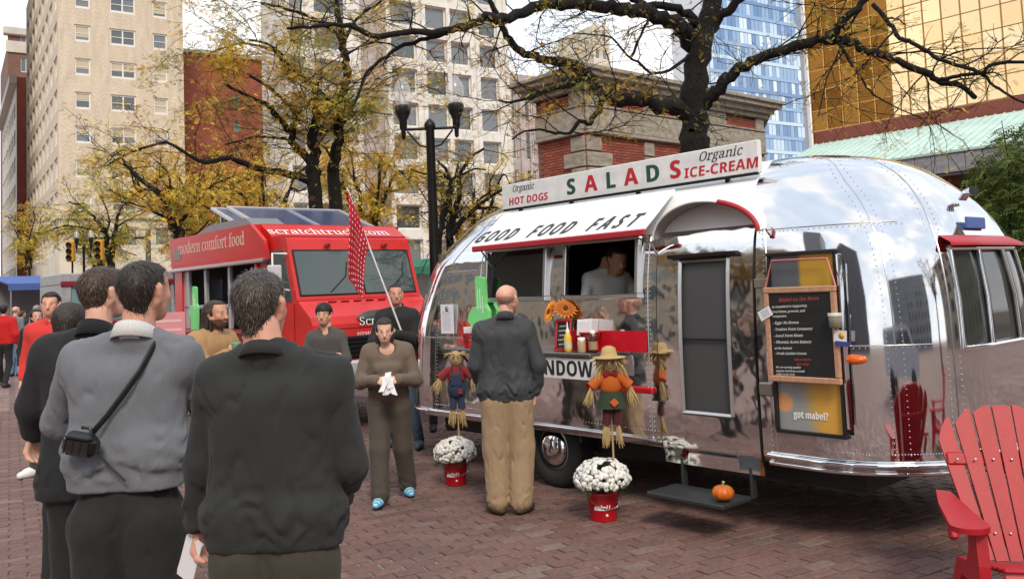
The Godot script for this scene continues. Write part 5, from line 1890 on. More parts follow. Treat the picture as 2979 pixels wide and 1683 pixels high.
func awning_stall(label: String, at: Vector3, turn: float, top: Material, wall: Material, w: float, h: float) -> void:
	var o = thing("market_stall", label, "stall", at, turn)
	var st = tool_()
	var p = PackedVector2Array([Vector2(-1.0, h), Vector2(1.1, h - 0.35), Vector2(1.1, h - 0.6), Vector2(1.06, h - 0.6), Vector2(1.06, h - 0.4), Vector2(-1.0, h - 0.06)])
	prism(st, p, w, Transform3D(Basis(Vector3(0, 0, 1), Vector3.UP, Vector3(-1, 0, 0)), Vector3(w / 2, 0, 0)))
	build(st, "awning", top, o)
	st = tool_()
	box(st, Vector3(0, 0.5, 0.6), Vector3(w * 0.92, 1.0, 0.5), 0.02)
	build(st, "counter", wall, o)
	st = tool_()
	box(st, Vector3(0, h * 0.5, -0.9), Vector3(w * 0.94, h * 0.96, 0.08), 0.0)
	build(st, "back_panel", wall, o)
	for sx in [-1.0, 1.0]:
		st = tool_()
		tube(st, [Vector3(sx * w * 0.46, 0, 0.95), Vector3(sx * w * 0.46, h - 0.35, 0.95)], [0.03], 6)
		build(st, "post", M.alu_dull, o)


func far_stalls() -> void:
	small_truck("white topped food truck with dark red stripes left of the three men", Vector3(-13.0, 0, -28.2), 0.75, worn(mat(lin(0.42, 0.42, 0.44), 0.5), M.grain, 0.6), mat(lin(0.22, 0.01, 0.03), 0.4), Vector3(3.6, 2.3, 2.2))
	awning_stall("street stall under a blue awning beyond the white topped truck", Vector3(-18.6, 0, -34.5), 0.85, mat(lin(0.06, 0.12, 0.36), 0.7), mat(lin(0.2, 0.2, 0.21), 0.8), 3.2, 3.1)
	awning_stall("street stall under a pale grey awning at the far left", Vector3(-22.3, 0, -38.5), 0.85, mat(lin(0.42, 0.43, 0.42), 0.7), mat(lin(0.12, 0.15, 0.15), 0.8), 3.4, 2.75)
	awning_stall("white stall under a dark green awning between red truck and trailer", Vector3(-2.7, 0, -31.0), 0.0, mat(lin(0.02, 0.16, 0.1), 0.7), mat(lin(0.6, 0.6, 0.58), 0.8), 3.4, 3.0)
	var o = thing("sign_board", "pink poster board standing between the grey sweater and the red truck", "sign", Vector3(-5.1, 0, -12.85), 0.2)
	var st = tool_()
	box(st, Vector3(0, 1.2, 0), Vector3(0.5, 0.85, 0.02), 0.004)
	build(st, "panel", mat(lin(0.62, 0.25, 0.28), 0.7), o)
	st = tool_()
	for sx in [-0.2, 0.2]:
		tube(st, [Vector3(sx, 0, -0.1), Vector3(sx, 1.6, -0.015)], [0.012], 6)
	build(st, "easel", M.iron, o)
	st = tool_()
	for k in 5:
		box(st, Vector3(0, 1.5 - k * 0.13, 0.012), Vector3(0.4, 0.035, 0.002))
	build(st, "print", mat(lin(0.68, 0.45, 0.45), 0.7), o)


# ---------------------------------------------------------------- things on and around the trailer (the trailer's own frame)
func on_trailer(p: Vector3) -> Vector3:
	return BERTH + Basis(Vector3.UP, BERTH_TURN) * p


func hung(called: String, label: String, category: String, p: Vector3, group := "") -> Node3D:
	return thing(called, label, category, on_trailer(p), BERTH_TURN, group)


func bucket(o: Node3D, r: float, h: float, m: Material, text: String, facing: float) -> void:
	var st = tool_()
	lathe(st, [[0.0, 0.0], [r * 0.78, 0.0], [r * 0.8, 0.008], [r * 0.96, h * 0.92], [r * 1.03, h * 0.925], [r * 1.04, h], [r * 0.97, h], [r * 0.94, h * 0.93], [r * 0.8, h * 0.8], [0.0, h * 0.8]], 28)
	build(st, "pail", m, o)
	st = tool_()
	var pts = []
	for k in 13:
		var a = PI * k / 12.0
		pts.append(Vector3(cos(a) * r * 1.06, h * 0.9 - sin(a) * r * 0.75, sin(a) * r * 0.75 + r * 0.25 * sin(a)))
	var turned = []
	for p in pts:
		turned.append(Basis(Vector3.UP, facing + 0.5) * p)
	tube(st, turned, [0.003], 4)
	build(st, "handle", M.alu_dull, o)
	if text == "":
		return
	st = SurfaceTool.new()
	st.begin(Mesh.PRIMITIVE_TRIANGLES)
	for k in text.length():
		var a = facing + (k - (text.length() - 1) / 2.0) * 0.165
		var b = Basis(Vector3.UP, a)
		var y = h * 0.5
		letters(st, text[k], heavy, h * 0.17, Transform3D(b, b * Vector3(0, y, r * (0.8 + 0.16 * y / h) + 0.003)), 0.2, 0.9)
	mi(st.commit(), "lettering", M.letter_white, o)
	st = tool_()
	var b2 = Basis(Vector3.UP, facing + 0.25)
	lathe(st, [[h * 0.05, 0.0], [h * 0.05, 0.003], [0.0, 0.004]], 10, Transform3D(b2 * Basis.from_euler(Vector3(PI / 2, 0, 0)), b2 * Vector3(0, h * 0.24, r * 0.845)))
	build(st, "white_dot", M.letter_white, o)


func mums(label: String, at: Vector3, sd: int, spread: float) -> void:
	var r = RandomNumberGenerator.new()
	r.seed = sd
	var o = thing("flowering_plant", label, "plant", at, 0.0, "white chrysanthemums in red buckets")
	var petal = SurfaceTool.new()
	petal.begin(Mesh.PRIMITIVE_TRIANGLES)
	petal.set_smooth_group(-1)
	petal.set_smooth_group(0)
	var dome = []
	for ring in 5:
		var row = []
		for k in 20:
			var a = TAU * k / 20.0
			var lift = ring / 4.0 * PI / 2
			var rr = cos(lift) * (1.0 + 0.16 * cos(10.0 * a + ring * PI)) + (0.05 if ring == 4 else 0.0)
			row.append(Vector3(cos(a) * rr, sin(lift) * 0.6 + (0.08 * cos(10.0 * a + ring * PI)), sin(a) * rr))
		dome.append(row)
	for ring in 4:
		for k in 20:
			var j = (k + 1) % 20
			petal.add_vertex(dome[ring][k]); petal.add_vertex(dome[ring + 1][j]); petal.add_vertex(dome[ring][j])
			petal.add_vertex(dome[ring][k]); petal.add_vertex(dome[ring + 1][k]); petal.add_vertex(dome[ring + 1][j])
	petal.generate_normals()
	var mm = MultiMesh.new()
	mm.transform_format = MultiMesh.TRANSFORM_3D
	mm.use_colors = true
	mm.mesh = petal.commit()
	var n = 460
	mm.instance_count = n
	var greens = []
	for i in n:
		var z = r.randf_range(-0.42, 1.0)
		var a = r.randf() * TAU
		var q = sqrt(maxf(0.0, 1.0 - z * z))
		var d = Vector3(cos(a) * q, z, sin(a) * q)
		var bump = 1.0 + 0.14 * noise_a.get_noise_3d(d.x * 2.0 + sd, d.y * 2.0, d.z * 2.0)
		var p = Vector3(d.x * spread, d.y * spread * 0.68, d.z * spread) * bump + Vector3(0, spread * 0.5, 0)
		var v = r.randf_range(0.78, 1.04)
		mm.set_instance_transform(i, Transform3D(frame_of(d + Vector3(r.randfn(0, 0.25), 0.15, r.randfn(0, 0.25))).scaled(Vector3.ONE * r.randf_range(0.015, 0.02)), p))
		mm.set_instance_color(i, Color(0.86 * v, 0.86 * v, 0.82 * v))
		if i % 4 == 0:
			greens.append(p * 0.8)
	var wm = mat(Color.WHITE, 0.8)
	wm.vertex_color_use_as_albedo = true
	wm.backlight_enabled = true
	wm.backlight = Color(0.2, 0.2, 0.2)
	var f = MultiMeshInstance3D.new()
	f.multimesh = mm
	f.material_override = wm
	named(f, "blooms", o)
	f.set_meta("kind", "stuff")
	var st = SurfaceTool.new()
	st.begin(Mesh.PRIMITIVE_TRIANGLES)
	st.set_smooth_group(0)
	for k in 26:
		rod(st, wander(r, Vector3(r.randfn(0, 0.03), -0.06, r.randfn(0, 0.03)), Vector3(r.randfn(0, 0.6), 1, r.randfn(0, 0.6)).normalized(), spread * 0.85, 4, 0.1, 0.0), 0.004, 0.002, 4)
	st.generate_normals()
	mi(st.commit(), "stems", mat(lin(0.04, 0.08, 0.02), 0.8), o)
	leaf_cloud(greens + greens, [Color(0.02, 0.05, 0.012), Color(0.04, 0.09, 0.02)], sprig_mesh(0.022), M.leaf, o, r, 3.0, "leaves")


func straw_bunch(st: SurfaceTool, r: RandomNumberGenerator, at: Vector3, dir: Vector3, l: float, n: int, spread: float, thick := 0.006) -> void:
	for k in n:
		var d = (dir.normalized() + Vector3(r.randfn(0, spread), r.randfn(0, spread), r.randfn(0, spread))).normalized()
		var e = (d + Vector3(r.randfn(0, 0.1), -0.12, r.randfn(0, 0.1))).normalized()
		var s = Vector3(r.randfn(0, 0.012), r.randfn(0, 0.008), r.randfn(0, 0.012))
		var m = l * r.randf_range(0.75, 1.1)
		tube(st, [at + s * 0.5, at + s + d * m * 0.5, at + s + d * m * 0.5 + e * m * 0.5], [thick, thick * 0.9, thick * 0.3], 4)


func scarecrow(label: String, at: Vector3, turn: float, sd: int, girl: bool, stake_low: float) -> void:
	var r = RandomNumberGenerator.new()
	r.seed = sd
	var o = thing("scarecrow", label, "scarecrow", at, turn, "scarecrows on stakes")
	var burlap = worn(mat(lin(0.55, 0.38, 0.2), 0.95), M.fine, 20.0, M.fine_bump, 0.8)
	var shirt = cloth(lin(0.62, 0.13, 0.012)) if girl else cloth(lin(0.28, 0.02, 0.025))
	var st = tool_()
	tube(st, [Vector3(0, stake_low, -0.03), Vector3(0, 0.85, -0.025)], [0.008], 6)
	build(st, "stake", mat(lin(0.45, 0.32, 0.17), 0.8), o)
	st = tool_()
	lathe(st, [[0.0, 1.08], [0.035, 1.09], [0.055, 1.12], [0.06, 1.16], [0.05, 1.2], [0.02, 1.225], [0.0, 1.23]], 16)
	var head = build(st, "head", burlap, o)
	st = tool_()
	for sx in [-0.02, 0.02]:
		box(st, Vector3(sx, 1.165, 0.056), Vector3(0.01, 0.012, 0.008), 0.003)
	box(st, Vector3(0, 1.125, 0.055), Vector3(0.03, 0.005, 0.008), 0.002)
	build(st, "face", M.black, head)
	st = tool_()
	for k in 40:
		var a = r.randf() * TAU
		straw_bunch(st, r, Vector3(cos(a) * 0.05, 1.2, sin(a) * 0.045 - 0.01), Vector3(cos(a) * 0.5, -0.35 if girl else 0.0, sin(a) * 0.4), 0.11 if girl else 0.07, 1, 0.2, 0.005)
	if girl:
		for sx in [-1.0, 1.0]:
			straw_bunch(st, r, Vector3(sx * 0.07, 1.15, 0.01), Vector3(sx * 0.3, -1, 0.1), 0.14, 22, 0.16, 0.006)
	build(st, "straw_hair", M.straw, head)
	if girl:
		st = tool_()
		lathe(st, [[0.13, 1.2], [0.125, 1.207], [0.065, 1.215], [0.06, 1.24], [0.05, 1.275], [0.02, 1.29], [0.0, 1.29]], 24)
		lathe(st, [[0.0, 1.2], [0.13, 1.2]], 24)
		build(st, "straw_hat", M.straw, head)
	# shirt with puffed body and arms
	st = tool_()
	lathe(st, [[0.0, 0.92], [0.06, 0.93], [0.085, 0.97], [0.08, 1.03], [0.055, 1.08], [0.03, 1.1], [0.0, 1.1]], 14, Transform3D(Basis().scaled(Vector3(1, 1, 0.7)), Vector3.ZERO))
	for sx in [-1.0, 1.0]:
		tube(st, [Vector3(sx * 0.05, 1.06, 0), Vector3(sx * 0.1, 1.03, 0.01), Vector3(sx * 0.145, 0.985, 0.015)], [0.035, 0.04, 0.045], 9)
	build(st, "shirt", shirt, o)
	st = tool_()
	straw_bunch(st, r, Vector3(-0.145, 0.985, 0.015), Vector3(-0.35, -1, 0.1), 0.15, 26, 0.14)
	straw_bunch(st, r, Vector3(0.145, 0.985, 0.015), Vector3(0.3, -1, 0.1), 0.15, 26, 0.14)
	build(st, "straw_hands", M.straw, o).set_meta("kind", "stuff")
	if girl:
		st = tool_()
		box(st, Vector3(0.0, 1.085, 0.05), Vector3(0.05, 0.02, 0.015), 0.005)
		box(st, Vector3(-0.035, 1.085, 0.05), Vector3(0.04, 0.045, 0.012), 0.005, Basis(Vector3.BACK, 0.3))
		box(st, Vector3(0.035, 1.085, 0.05), Vector3(0.04, 0.045, 0.012), 0.005, Basis(Vector3.BACK, -0.3))
		build(st, "bow", cloth(lin(0.3, 0.01, 0.015)), o)
		st = tool_()
		lathe(st, [[0.115, 0.82], [0.1, 0.86], [0.085, 0.93], [0.08, 0.945]], 18, Transform3D(Basis().scaled(Vector3(1, 1, 0.7)), Vector3.ZERO))
		var skirt = build(st, "skirt", cloth(lin(0.03, 0.06, 0.03)), o)
		st = tool_()
		box(st, Vector3(0.015, 0.87, 0.085), Vector3(0.05, 0.05, 0.006), 0.002, Basis.from_euler(Vector3(-0.3, 0, 0.7)))
		build(st, "patch", cloth(lin(0.6, 0.1, 0.02)), skirt)
	else:
		st = tool_()
		box(st, Vector3(0, 0.965, 0.055), Vector3(0.1, 0.11, 0.02), 0.008)
		lathe(st, [[0.0, 0.8], [0.075, 0.81], [0.085, 0.88], [0.08, 0.94]], 14, Transform3D(Basis().scaled(Vector3(1, 1, 0.72)), Vector3.ZERO))
		for sx in [-0.035, 0.035]:
			box(st, Vector3(sx, 1.04, 0.045), Vector3(0.016, 0.1, 0.008), 0.003)
		var bib = build(st, "overalls", cloth(lin(0.03, 0.05, 0.12)), o)
		st = tool_()
		box(st, Vector3(0.035, 0.86, 0.07), Vector3(0.04, 0.045, 0.006), 0.002)
		build(st, "patch", cloth(lin(0.3, 0.02, 0.05)), bib)
	for sx in [-1.0, 1.0]:
		st = tool_()
		tube(st, [Vector3(sx * 0.035, 0.84, 0), Vector3(sx * 0.038, 0.76, 0.005), Vector3(sx * 0.042, 0.7, 0.005)], [0.036, 0.033, 0.036], 9)
		var leg = build(st, "leg", cloth(lin(0.09, 0.012, 0.018)) if girl else cloth(lin(0.03, 0.05, 0.12)), o)
		st = tool_()
		straw_bunch(st, r, Vector3(sx * 0.042, 0.7, 0.005), Vector3(sx * 0.08, -1, 0.02), 0.16, 24, 0.07)
		build(st, "straw_foot", M.straw, leg)


func trailer_things() -> void:
	# red buckets of white mums with scarecrows on stakes
	var spots = [[Vector3(0.6, 0, -6.72), "right", 0.125, 0.215, 0.2], [Vector3(-0.61, 0, -8.13), "left", 0.118, 0.205, 0.185]]
	for k in 2:
		var q: Array = spots[k]
		var b = thing("bucket", "red bucket lettered in white, the nearer one, right of the bald man" if k == 0 else "red bucket lettered in white, the farther one, left of the bald man", "bucket", q[0], 0.0, "red flower buckets")
		bucket(b, q[2], q[3], M.bucket_red, "mabel!", -0.1)
		mums("dome of white chrysanthemums in the nearer red bucket" if k == 0 else "dome of white chrysanthemums in the farther red bucket", q[0] + Vector3(0, q[3] * 0.95, 0), 5 + k, q[4])
	scarecrow("scarecrow girl in orange shirt, green skirt and straw hat by the shelf", Vector3(0.7, 0, -6.74), 0.0, 8, true, 0.25)
	scarecrow("scarecrow boy in red checked shirt and blue overalls at the trailer tail", Vector3(-0.57, -0.02, -8.15), 0.0, 9, false, 0.25)
	# pumpkin on the step
	var o = hung("pumpkin", "small orange pumpkin sitting on the black trailer step", "pumpkin", Vector3(2.06, 0.2625, 0.26))
	var st = tool_()
	st.set_smooth_group(0)
	var n = 40
	for j in 12:
		for i in n:
			var q = []
			for e in [[i, j], [i + 1, j], [i + 1, j + 1], [i, j + 1]]:
				var a = TAU * e[0] / n
				var v = PI * e[1] / 12.0
				var lobe = 1.0 - 0.09 * pow(absf(sin(a * 4.5)), 6.0)
				var rr = 0.076 * sin(v) * lobe
				q.append(Vector3(cos(a) * rr, 0.056 - cos(v) * 0.056 * (1.0 - 0.18 * exp(-pow(sin(v) * 2.4, 2.0))), sin(a) * rr))
			if j == 0:
				q.remove_at(1)
			elif j == 11:
				q.remove_at(2)
			face(st, q, (q[0] + q[1] + q[2]) / 3.0 - Vector3(0, 0.056, 0))
	build(st, "flesh", worn(mat(lin(0.72, 0.17, 0.012), 0.35), M.grain, 8.0), o)
	st = tool_()
	tube(st, [Vector3(0, 0.098, 0), Vector3(0.004, 0.115, 0), Vector3(0.012, 0.13, 0.004)], [0.011, 0.008, 0.01], 7)
	build(st, "stem", mat(lin(0.36, 0.32, 0.14), 0.8), o)
	# framed poster on the wall with the chalkboard hung in front of it
	o = hung("framed_poster", "black framed poster on the trailer wall behind the chalkboard", "poster", Vector3(2.635, 0.74, 0.02))
	var tilt = Basis.from_euler(Vector3(-0.015, 0, 0))
	st = tool_()
	for e in [[0, 0.0, 0.5, 0.025], [0, 1.17, 0.5, 0.025]]:
		box(st, Vector3(e[0], e[1], 0.03), Vector3(e[2], e[3], 0.06), 0.004, tilt)
	for sx in [-0.24, 0.24]:
		box(st, Vector3(sx, 0.585, 0.03), Vector3(0.022, 1.145, 0.06), 0.004, tilt)
	build(st, "frame", M.black_gloss, o)
	var im = Image.create(256, 512, false, Image.FORMAT_RGB8)
	for y in 512:
		for x in 256:
			var f = smoothstep(0.36, 0.7, x / 256.0 + 0.06 * sin(y * 0.02))
			var c = Color(0.56, 0.58, 0.58).lerp(Color(0.82, 0.62, 0.27), f)
			if y < 130:
				c = Color(0.36, 0.38, 0.4).lerp(Color(0.74, 0.58, 0.2), smoothstep(0.42, 0.5, x / 256.0))
			var d = Vector2((x - 24.0) / 36.0, (y - 432.0) / 30.0).length()
			c = c.lerp(Color(0.85, 0.6, 0.42), smoothstep(1.15, 0.75, d))
			im.set_pixel(x, y, c)
	var pm = mat(Color.WHITE, 0.25)
	pm.albedo_texture = ImageTexture.create_from_image(im)
	st = SurfaceTool.new()
	st.begin(Mesh.PRIMITIVE_TRIANGLES)
	var qv = [Vector3(-0.23, 0.01, 0.035), Vector3(0.23, 0.01, 0.035), Vector3(0.23, 1.16, 0.035), Vector3(-0.23, 1.16, 0.035)]
	var uv = [Vector2(0, 1), Vector2(1, 1), Vector2(1, 0), Vector2(0, 0)]
	for i in [0, 2, 1, 0, 3, 2]:
		st.set_normal(Vector3(0, 0, 1))
		st.set_uv(uv[i])
		st.add_vertex(qv[i])
	mi(st.commit(), "print", pm, o)
	text_part("got mabel?", "lettering", heavy, 0.045, Transform3D(Basis(), Vector3(0.0, 0.115, 0.038)), M.letter_white, o, 0.0, 0.75)
	st = tool_()
	box(st, Vector3(0.262, 0.6, 0.03), Vector3(0.018, 1.1, 0.05), 0.004)
	build(st, "steel_edge", M.chrome, o)
	o = hung("chalkboard", "wood framed chalkboard menu hanging on a pink cord", "chalkboard", Vector3(2.645, 1.08, 0.12))
	st = tool_()
	box(st, Vector3(0, 0.3, 0), Vector3(0.46, 0.56, 0.015), 0.002)
	build(st, "slate", M.chalkboard, o)
	var wood = worn(mat(lin(0.6, 0.33, 0.2), 0.5), M.grain, 3.0)
	for e in [[0, 0.012, 0.52, 0.04], [0, 0.592, 0.52, 0.04]]:
		st = tool_()
		box(st, Vector3(e[0], e[1], 0.004), Vector3(e[2], e[3], 0.03), 0.006)
		build(st, "frame_bar", wood, o)
	for sx in [-0.24, 0.24]:
		st = tool_()
		box(st, Vector3(sx, 0.302, 0.003), Vector3(0.036, 0.54, 0.03), 0.006)
		build(st, "frame_bar", wood, o)
	st = tool_()
	tube(st, [Vector3(-0.25, 0.6, 0.0), Vector3(-0.2, 0.79, -0.02), Vector3(0.2, 0.785, -0.02), Vector3(0.26, 0.6, 0.0)], [0.006], 6)
	build(st, "cord", mat(lin(0.62, 0.2, 0.16), 0.7), o)
	var lines = [["Mabel on the Move", 0.53, 0.034, true], ["is committed to Supporting", 0.482, 0.021, false], ["local farms, growers, and", 0.45, 0.021, false], ["companies.", 0.42, 0.021, false], ["- Eggs: No Brown", 0.376, 0.025, false], ["- Traders Point Creamery", 0.334, 0.025, false], ["- Local Farm Meats", 0.292, 0.025, false], ["- Phoenix Acres Bakery", 0.25, 0.026, false], ["at the festival", 0.21, 0.021, false], ["- Fresh Garden Greens", 0.176, 0.023, false], ["Ask us about", 0.142, 0.021, true], ["our soups", 0.114, 0.021, true], ["We are serving quality", 0.086, 0.018, false], ["organic food from a small", 0.062, 0.018, false], ["trailer on the circle", 0.04, 0.016, false]]
	var chalk = mat(lin(0.75, 0.75, 0.72), 0.9)
	var chalk_red = mat(lin(0.45, 0.07, 0.06), 0.9)
	for k in lines.size():
		var l: Array = lines[k]
		text_part(l[0], "chalk_line", serif, l[2] * 0.68, Transform3D(Basis(Vector3.BACK, 0.025), Vector3(0.0 if l[3] else -0.2, l[1], 0.0085)), chalk_red if l[3] else chalk, o, 0.3, 1.0, 0.0, l[3], 0.001)
	var cards = [["white card tucked at the upper left of the chalkboard", Vector3(2.4, 1.52, 0.145), Vector2(0.1, 0.065), 0.45, M.paper], ["tall white notice at the lower left of the chalkboard", Vector3(2.375, 1.16, 0.06), Vector2(0.075, 0.21), 0.02, M.paper], ["small white and blue card on the right edge of the chalkboard", Vector3(2.925, 1.375, 0.145), Vector2(0.085, 0.075), -0.08, M.paper]]
	for k in 3:
		var c: Array = cards[k]
		var cn = hung("card", c[0], "card", c[1], "paper cards on the trailer")
		st = tool_()
		box(st, Vector3.ZERO, Vector3(c[2].x, c[2].y, 0.002), 0.0, Basis(Vector3.BACK, c[3]))
		build(st, "sheet", c[4], cn)
		st = tool_()
		if k == 2:
			box(st, Vector3(0.01, -0.045, 0.004), Vector3(0.09, 0.03, 0.003), 0.001, Basis(Vector3.BACK, c[3]))
			build(st, "blue_strip", mat(lin(0.04, 0.06, 0.25), 0.6), cn)
			st = tool_()
			lathe(st, [[0.02, 0], [0.02, 0.002], [0.0, 0.002]], 12, Transform3D(Basis.from_euler(Vector3(PI / 2, 0, 0)), Vector3(0.01, 0.005, 0.001)))
			build(st, "yellow_spot", mat(lin(0.65, 0.4, 0.02), 0.6), cn)
		else:
			for m in 4:
				box(st, Basis(Vector3.BACK, c[3]) * Vector3(0, c[2].y * (0.28 - m * 0.18), 0.0015), Vector3(c[2].x * 0.6, 0.004, 0.0005), 0.0, Basis(Vector3.BACK, c[3]))
			build(st, "print", mat(lin(0.25, 0.25, 0.4), 0.8), cn)
	o = hung("jar", "small clear jar with pale lid hanging on the right of the chalkboard", "jar", Vector3(2.9, 1.43, 0.15))
	st = tool_()
	lathe(st, [[0.0, 0.0], [0.035, 0.0], [0.04, 0.06], [0.038, 0.07]], 16)
	build(st, "glass", mat(lin(0.25, 0.24, 0.18), 0.1), o)
	st = tool_()
	lathe(st, [[0.042, 0.07], [0.043, 0.09], [0.0, 0.092]], 16)
	build(st, "lid", mat(lin(0.55, 0.53, 0.45), 0.4), o)
	o = hung("notice", "white paper notice taped near the trailer tail", "notice", Vector3(-1.335, 1.485, 0.012))
	st = tool_()
	box(st, Vector3.ZERO, Vector3(0.21, 0.29, 0.003))
	build(st, "sheet", M.paper, o)
	st = tool_()
	for m in 9:
		box(st, Vector3(-0.01, 0.07 - m * 0.022, 0.002), Vector3(0.15 - (m % 3) * 0.02, 0.004, 0.001))
	lathe(st, [[0.03, 0], [0.03, 0.001], [0.0, 0.001]], 12, Transform3D(Basis.from_euler(Vector3(PI / 2, 0, 0)), Vector3(0, 0.1, 0.0015)))
	build(st, "print", mat(lin(0.25, 0.25, 0.35), 0.8), o)
	# sign under the shelf
	o = hung("hanging_sign", "white sign with black capitals hanging under the serving shelf", "sign", Vector3(0.46, 1.09, 0.225))
	st = tool_()
	box(st, Vector3.ZERO, Vector3(0.86, 0.17, 0.012), 0.003)
	build(st, "board", M.letter_white, o)
	text_part("WINDOW", "lettering", heavy, 0.12, Transform3D(Basis(), Vector3(0.0, 0.0, 0.008)), M.letter_black, o, 0.0, 1.08)
	st = tool_()
	for sx in [-0.4, 0.4]:
		tube(st, [Vector3(sx, 0.08, 0), Vector3(sx, 0.1, 0)], [0.004], 4)
	build(st, "hook", M.iron, o)
	shelf_things()


func shelf_things() -> void:
	var y = 1.2205
	var o = hung("napkin_bucket", "red pail of napkins on the shelf left of the bald man", "bucket", Vector3(-0.84, y, 0.12))
	bucket(o, 0.07, 0.14, M.bucket_red, "", 0.3)
	var st = tool_()
	for k in 6:
		box(st, Vector3(-0.03 + k * 0.012, 0.15, 0), Vector3(0.004, 0.09, 0.09), 0.0, Basis.from_euler(Vector3(0, 0.1 * k, 0.1 - 0.04 * k)))
	build(st, "napkins", M.paper, o)
	for k in 2:
		if k == 0:
			o = hung("foam_hand", "bright green foam pointing hand on the trailer shelf", "foam hand", Vector3(-0.78, y, 0.035))
		else:
			o = thing("foam_hand", "green foam pointing hand on the counter of the red truck", "foam hand", BERTH + Basis(Vector3.UP, BERTH_TURN) * Vector3(-7.75, 1.335, 0.1), BERTH_TURN)
		st = tool_()
		prism(st, PackedVector2Array([Vector2(-0.1, 0.0), Vector2(0.12, 0.0), Vector2(0.14, 0.2), Vector2(0.15, 0.34), Vector2(0.12, 0.38), Vector2(0.1, 0.4), Vector2(0.1, 0.64), Vector2(0.07, 0.66), Vector2(-0.02, 0.67), Vector2(-0.035, 0.63), Vector2(-0.03, 0.38), Vector2(-0.09, 0.37), Vector2(-0.15, 0.31), Vector2(-0.17, 0.24), Vector2(-0.13, 0.22), Vector2(-0.1, 0.14)]), 0.04, Transform3D(Basis(), Vector3(0, 0, -0.02)))
		build(st, "foam", mat(lin(0.2, 0.72, 0.24), 0.8), o)
		st = tool_()
		for e in [[0.0, 0.35, 0.006, 0.2], [0.035, 0.35, 0.006, 0.2], [0.07, 0.3, 0.006, 0.16]]:
			box(st, Vector3(e[0], e[1] + 0.1, 0.0215), Vector3(e[2], e[3], 0.003))
		box(st, Vector3(0.02, 0.37, 0.0215), Vector3(0.2, 0.006, 0.003))
		build(st, "white_line", M.letter_white, o)
	o = hung("vase", "small clear vase on the shelf holding an orange gerbera", "vase", Vector3(0.3, y, 0.06))
	st = tool_()
	lathe(st, [[0.0, 0.0], [0.03, 0.0], [0.034, 0.03], [0.022, 0.1], [0.026, 0.15]], 16)
	build(st, "glass", mat(lin(0.3, 0.33, 0.3), 0.08), o)
	for k in 2:
		o = hung("gerbera", ["large bright orange gerbera facing out from the vase", "darker orange gerbera turned aside behind the bright one"][k], "flower", Vector3(0.28 if k == 0 else 0.4, y + 0.33 + k * 0.02, 0.11 - k * 0.06))
		var fb = Basis(Vector3.UP, -0.35 if k == 0 else 0.9) * Basis(Vector3.RIGHT, 1.2 if k == 0 else 0.9)
		st = tool_()
		for ring in 2:
			for m in 18:
				var a = TAU * (m + ring * 0.5) / 18.0
				var u = Vector3(cos(a), 0, sin(a))
				var w = Vector3(-sin(a), 0, cos(a)) * 0.015
				var l = 0.115 - ring * 0.03
				var lift = Vector3(0, 0.01 + ring * 0.012, 0)
				face(st, [fb * (u * 0.015), fb * (u * l * 0.6 + w + lift), fb * (u * l + lift * 0.6), fb * (u * l * 0.6 - w + lift)], fb.y)
		build(st, "petals", mat(lin(0.92, 0.36, 0.015) if k == 0 else lin(0.6, 0.2, 0.03), 0.6), o)
		st = tool_()
		lathe(st, [[0.022, 0.005], [0.02, 0.014], [0.0, 0.018]], 12, Transform3D(fb, fb.y * 0.012))
		build(st, "eye", mat(lin(0.1, 0.04, 0.01), 0.8), o)
		st = tool_()
		tube(st, [Vector3.ZERO, Vector3(0.01, -0.12, -0.03), Vector3(0.01 if k == 0 else -0.09, -0.28, -0.045 if k == 0 else 0.01)], [0.004], 5)
		build(st, "stem", mat(lin(0.06, 0.13, 0.03), 0.7), o)
	o = hung("menu_stand", "small red framed menu stand on the shelf below the gerberas", "menu stand", Vector3(0.43, y, 0.14))
	var mb = Basis.from_euler(Vector3(-0.22, 0.12, 0.06))
	st = tool_()
	for e in [[0, 0.012, 0.17, 0.024], [0, 0.258, 0.17, 0.026], [-0.074, 0.135, 0.022, 0.22], [0.074, 0.135, 0.022, 0.22]]:
		box(st, mb * Vector3(e[0], e[1], 0), Vector3(e[2], e[3], 0.018), 0.004, mb)
	build(st, "frame", mat(lin(0.4, 0.012, 0.022), 0.4), o)
	st = tool_()
	box(st, mb * Vector3(0, 0.135, -0.004), Vector3(0.128, 0.22, 0.006), 0.0, mb)
	build(st, "slate", M.black, o)
	st = tool_()
	for m in 5:
		box(st, mb * Vector3(0, 0.21 - m * 0.038, 0.0), Vector3(0.08 + 0.02 * (m % 2), 0.009, 0.002), 0.0, mb)
	build(st, "chalk", mat(lin(0.4, 0.38, 0.36), 0.8), o)
	o = hung("mustard_bottle", "yellow squeeze bottle with pointed white tip on the shelf", "bottle", Vector3(0.555, y, 0.19))
	st = tool_()
	lathe(st, [[0.0, 0.0], [0.03, 0.0], [0.032, 0.02], [0.032, 0.12], [0.02, 0.15], [0.016, 0.16]], 18)
	build(st, "bottle", mat(lin(0.75, 0.48, 0.04), 0.3), o)
	st = tool_()
	lathe(st, [[0.018, 0.16], [0.016, 0.175], [0.006, 0.2], [0.003, 0.245], [0.0, 0.246]], 12)
	build(st, "tip", M.letter_white, o)
	st = tool_()
	lathe(st, [[0.0328, 0.03], [0.0328, 0.085]], 18)
	build(st, "label", mat(lin(0.6, 0.6, 0.45), 0.5), o)
	o = hung("napkin_bucket", "red pail stuffed with white paper boats behind the mustard bottle", "bucket", Vector3(0.69, y, 0.06))
	bucket(o, 0.09, 0.16, M.bucket_red, "", 0.4)
	st = tool_()
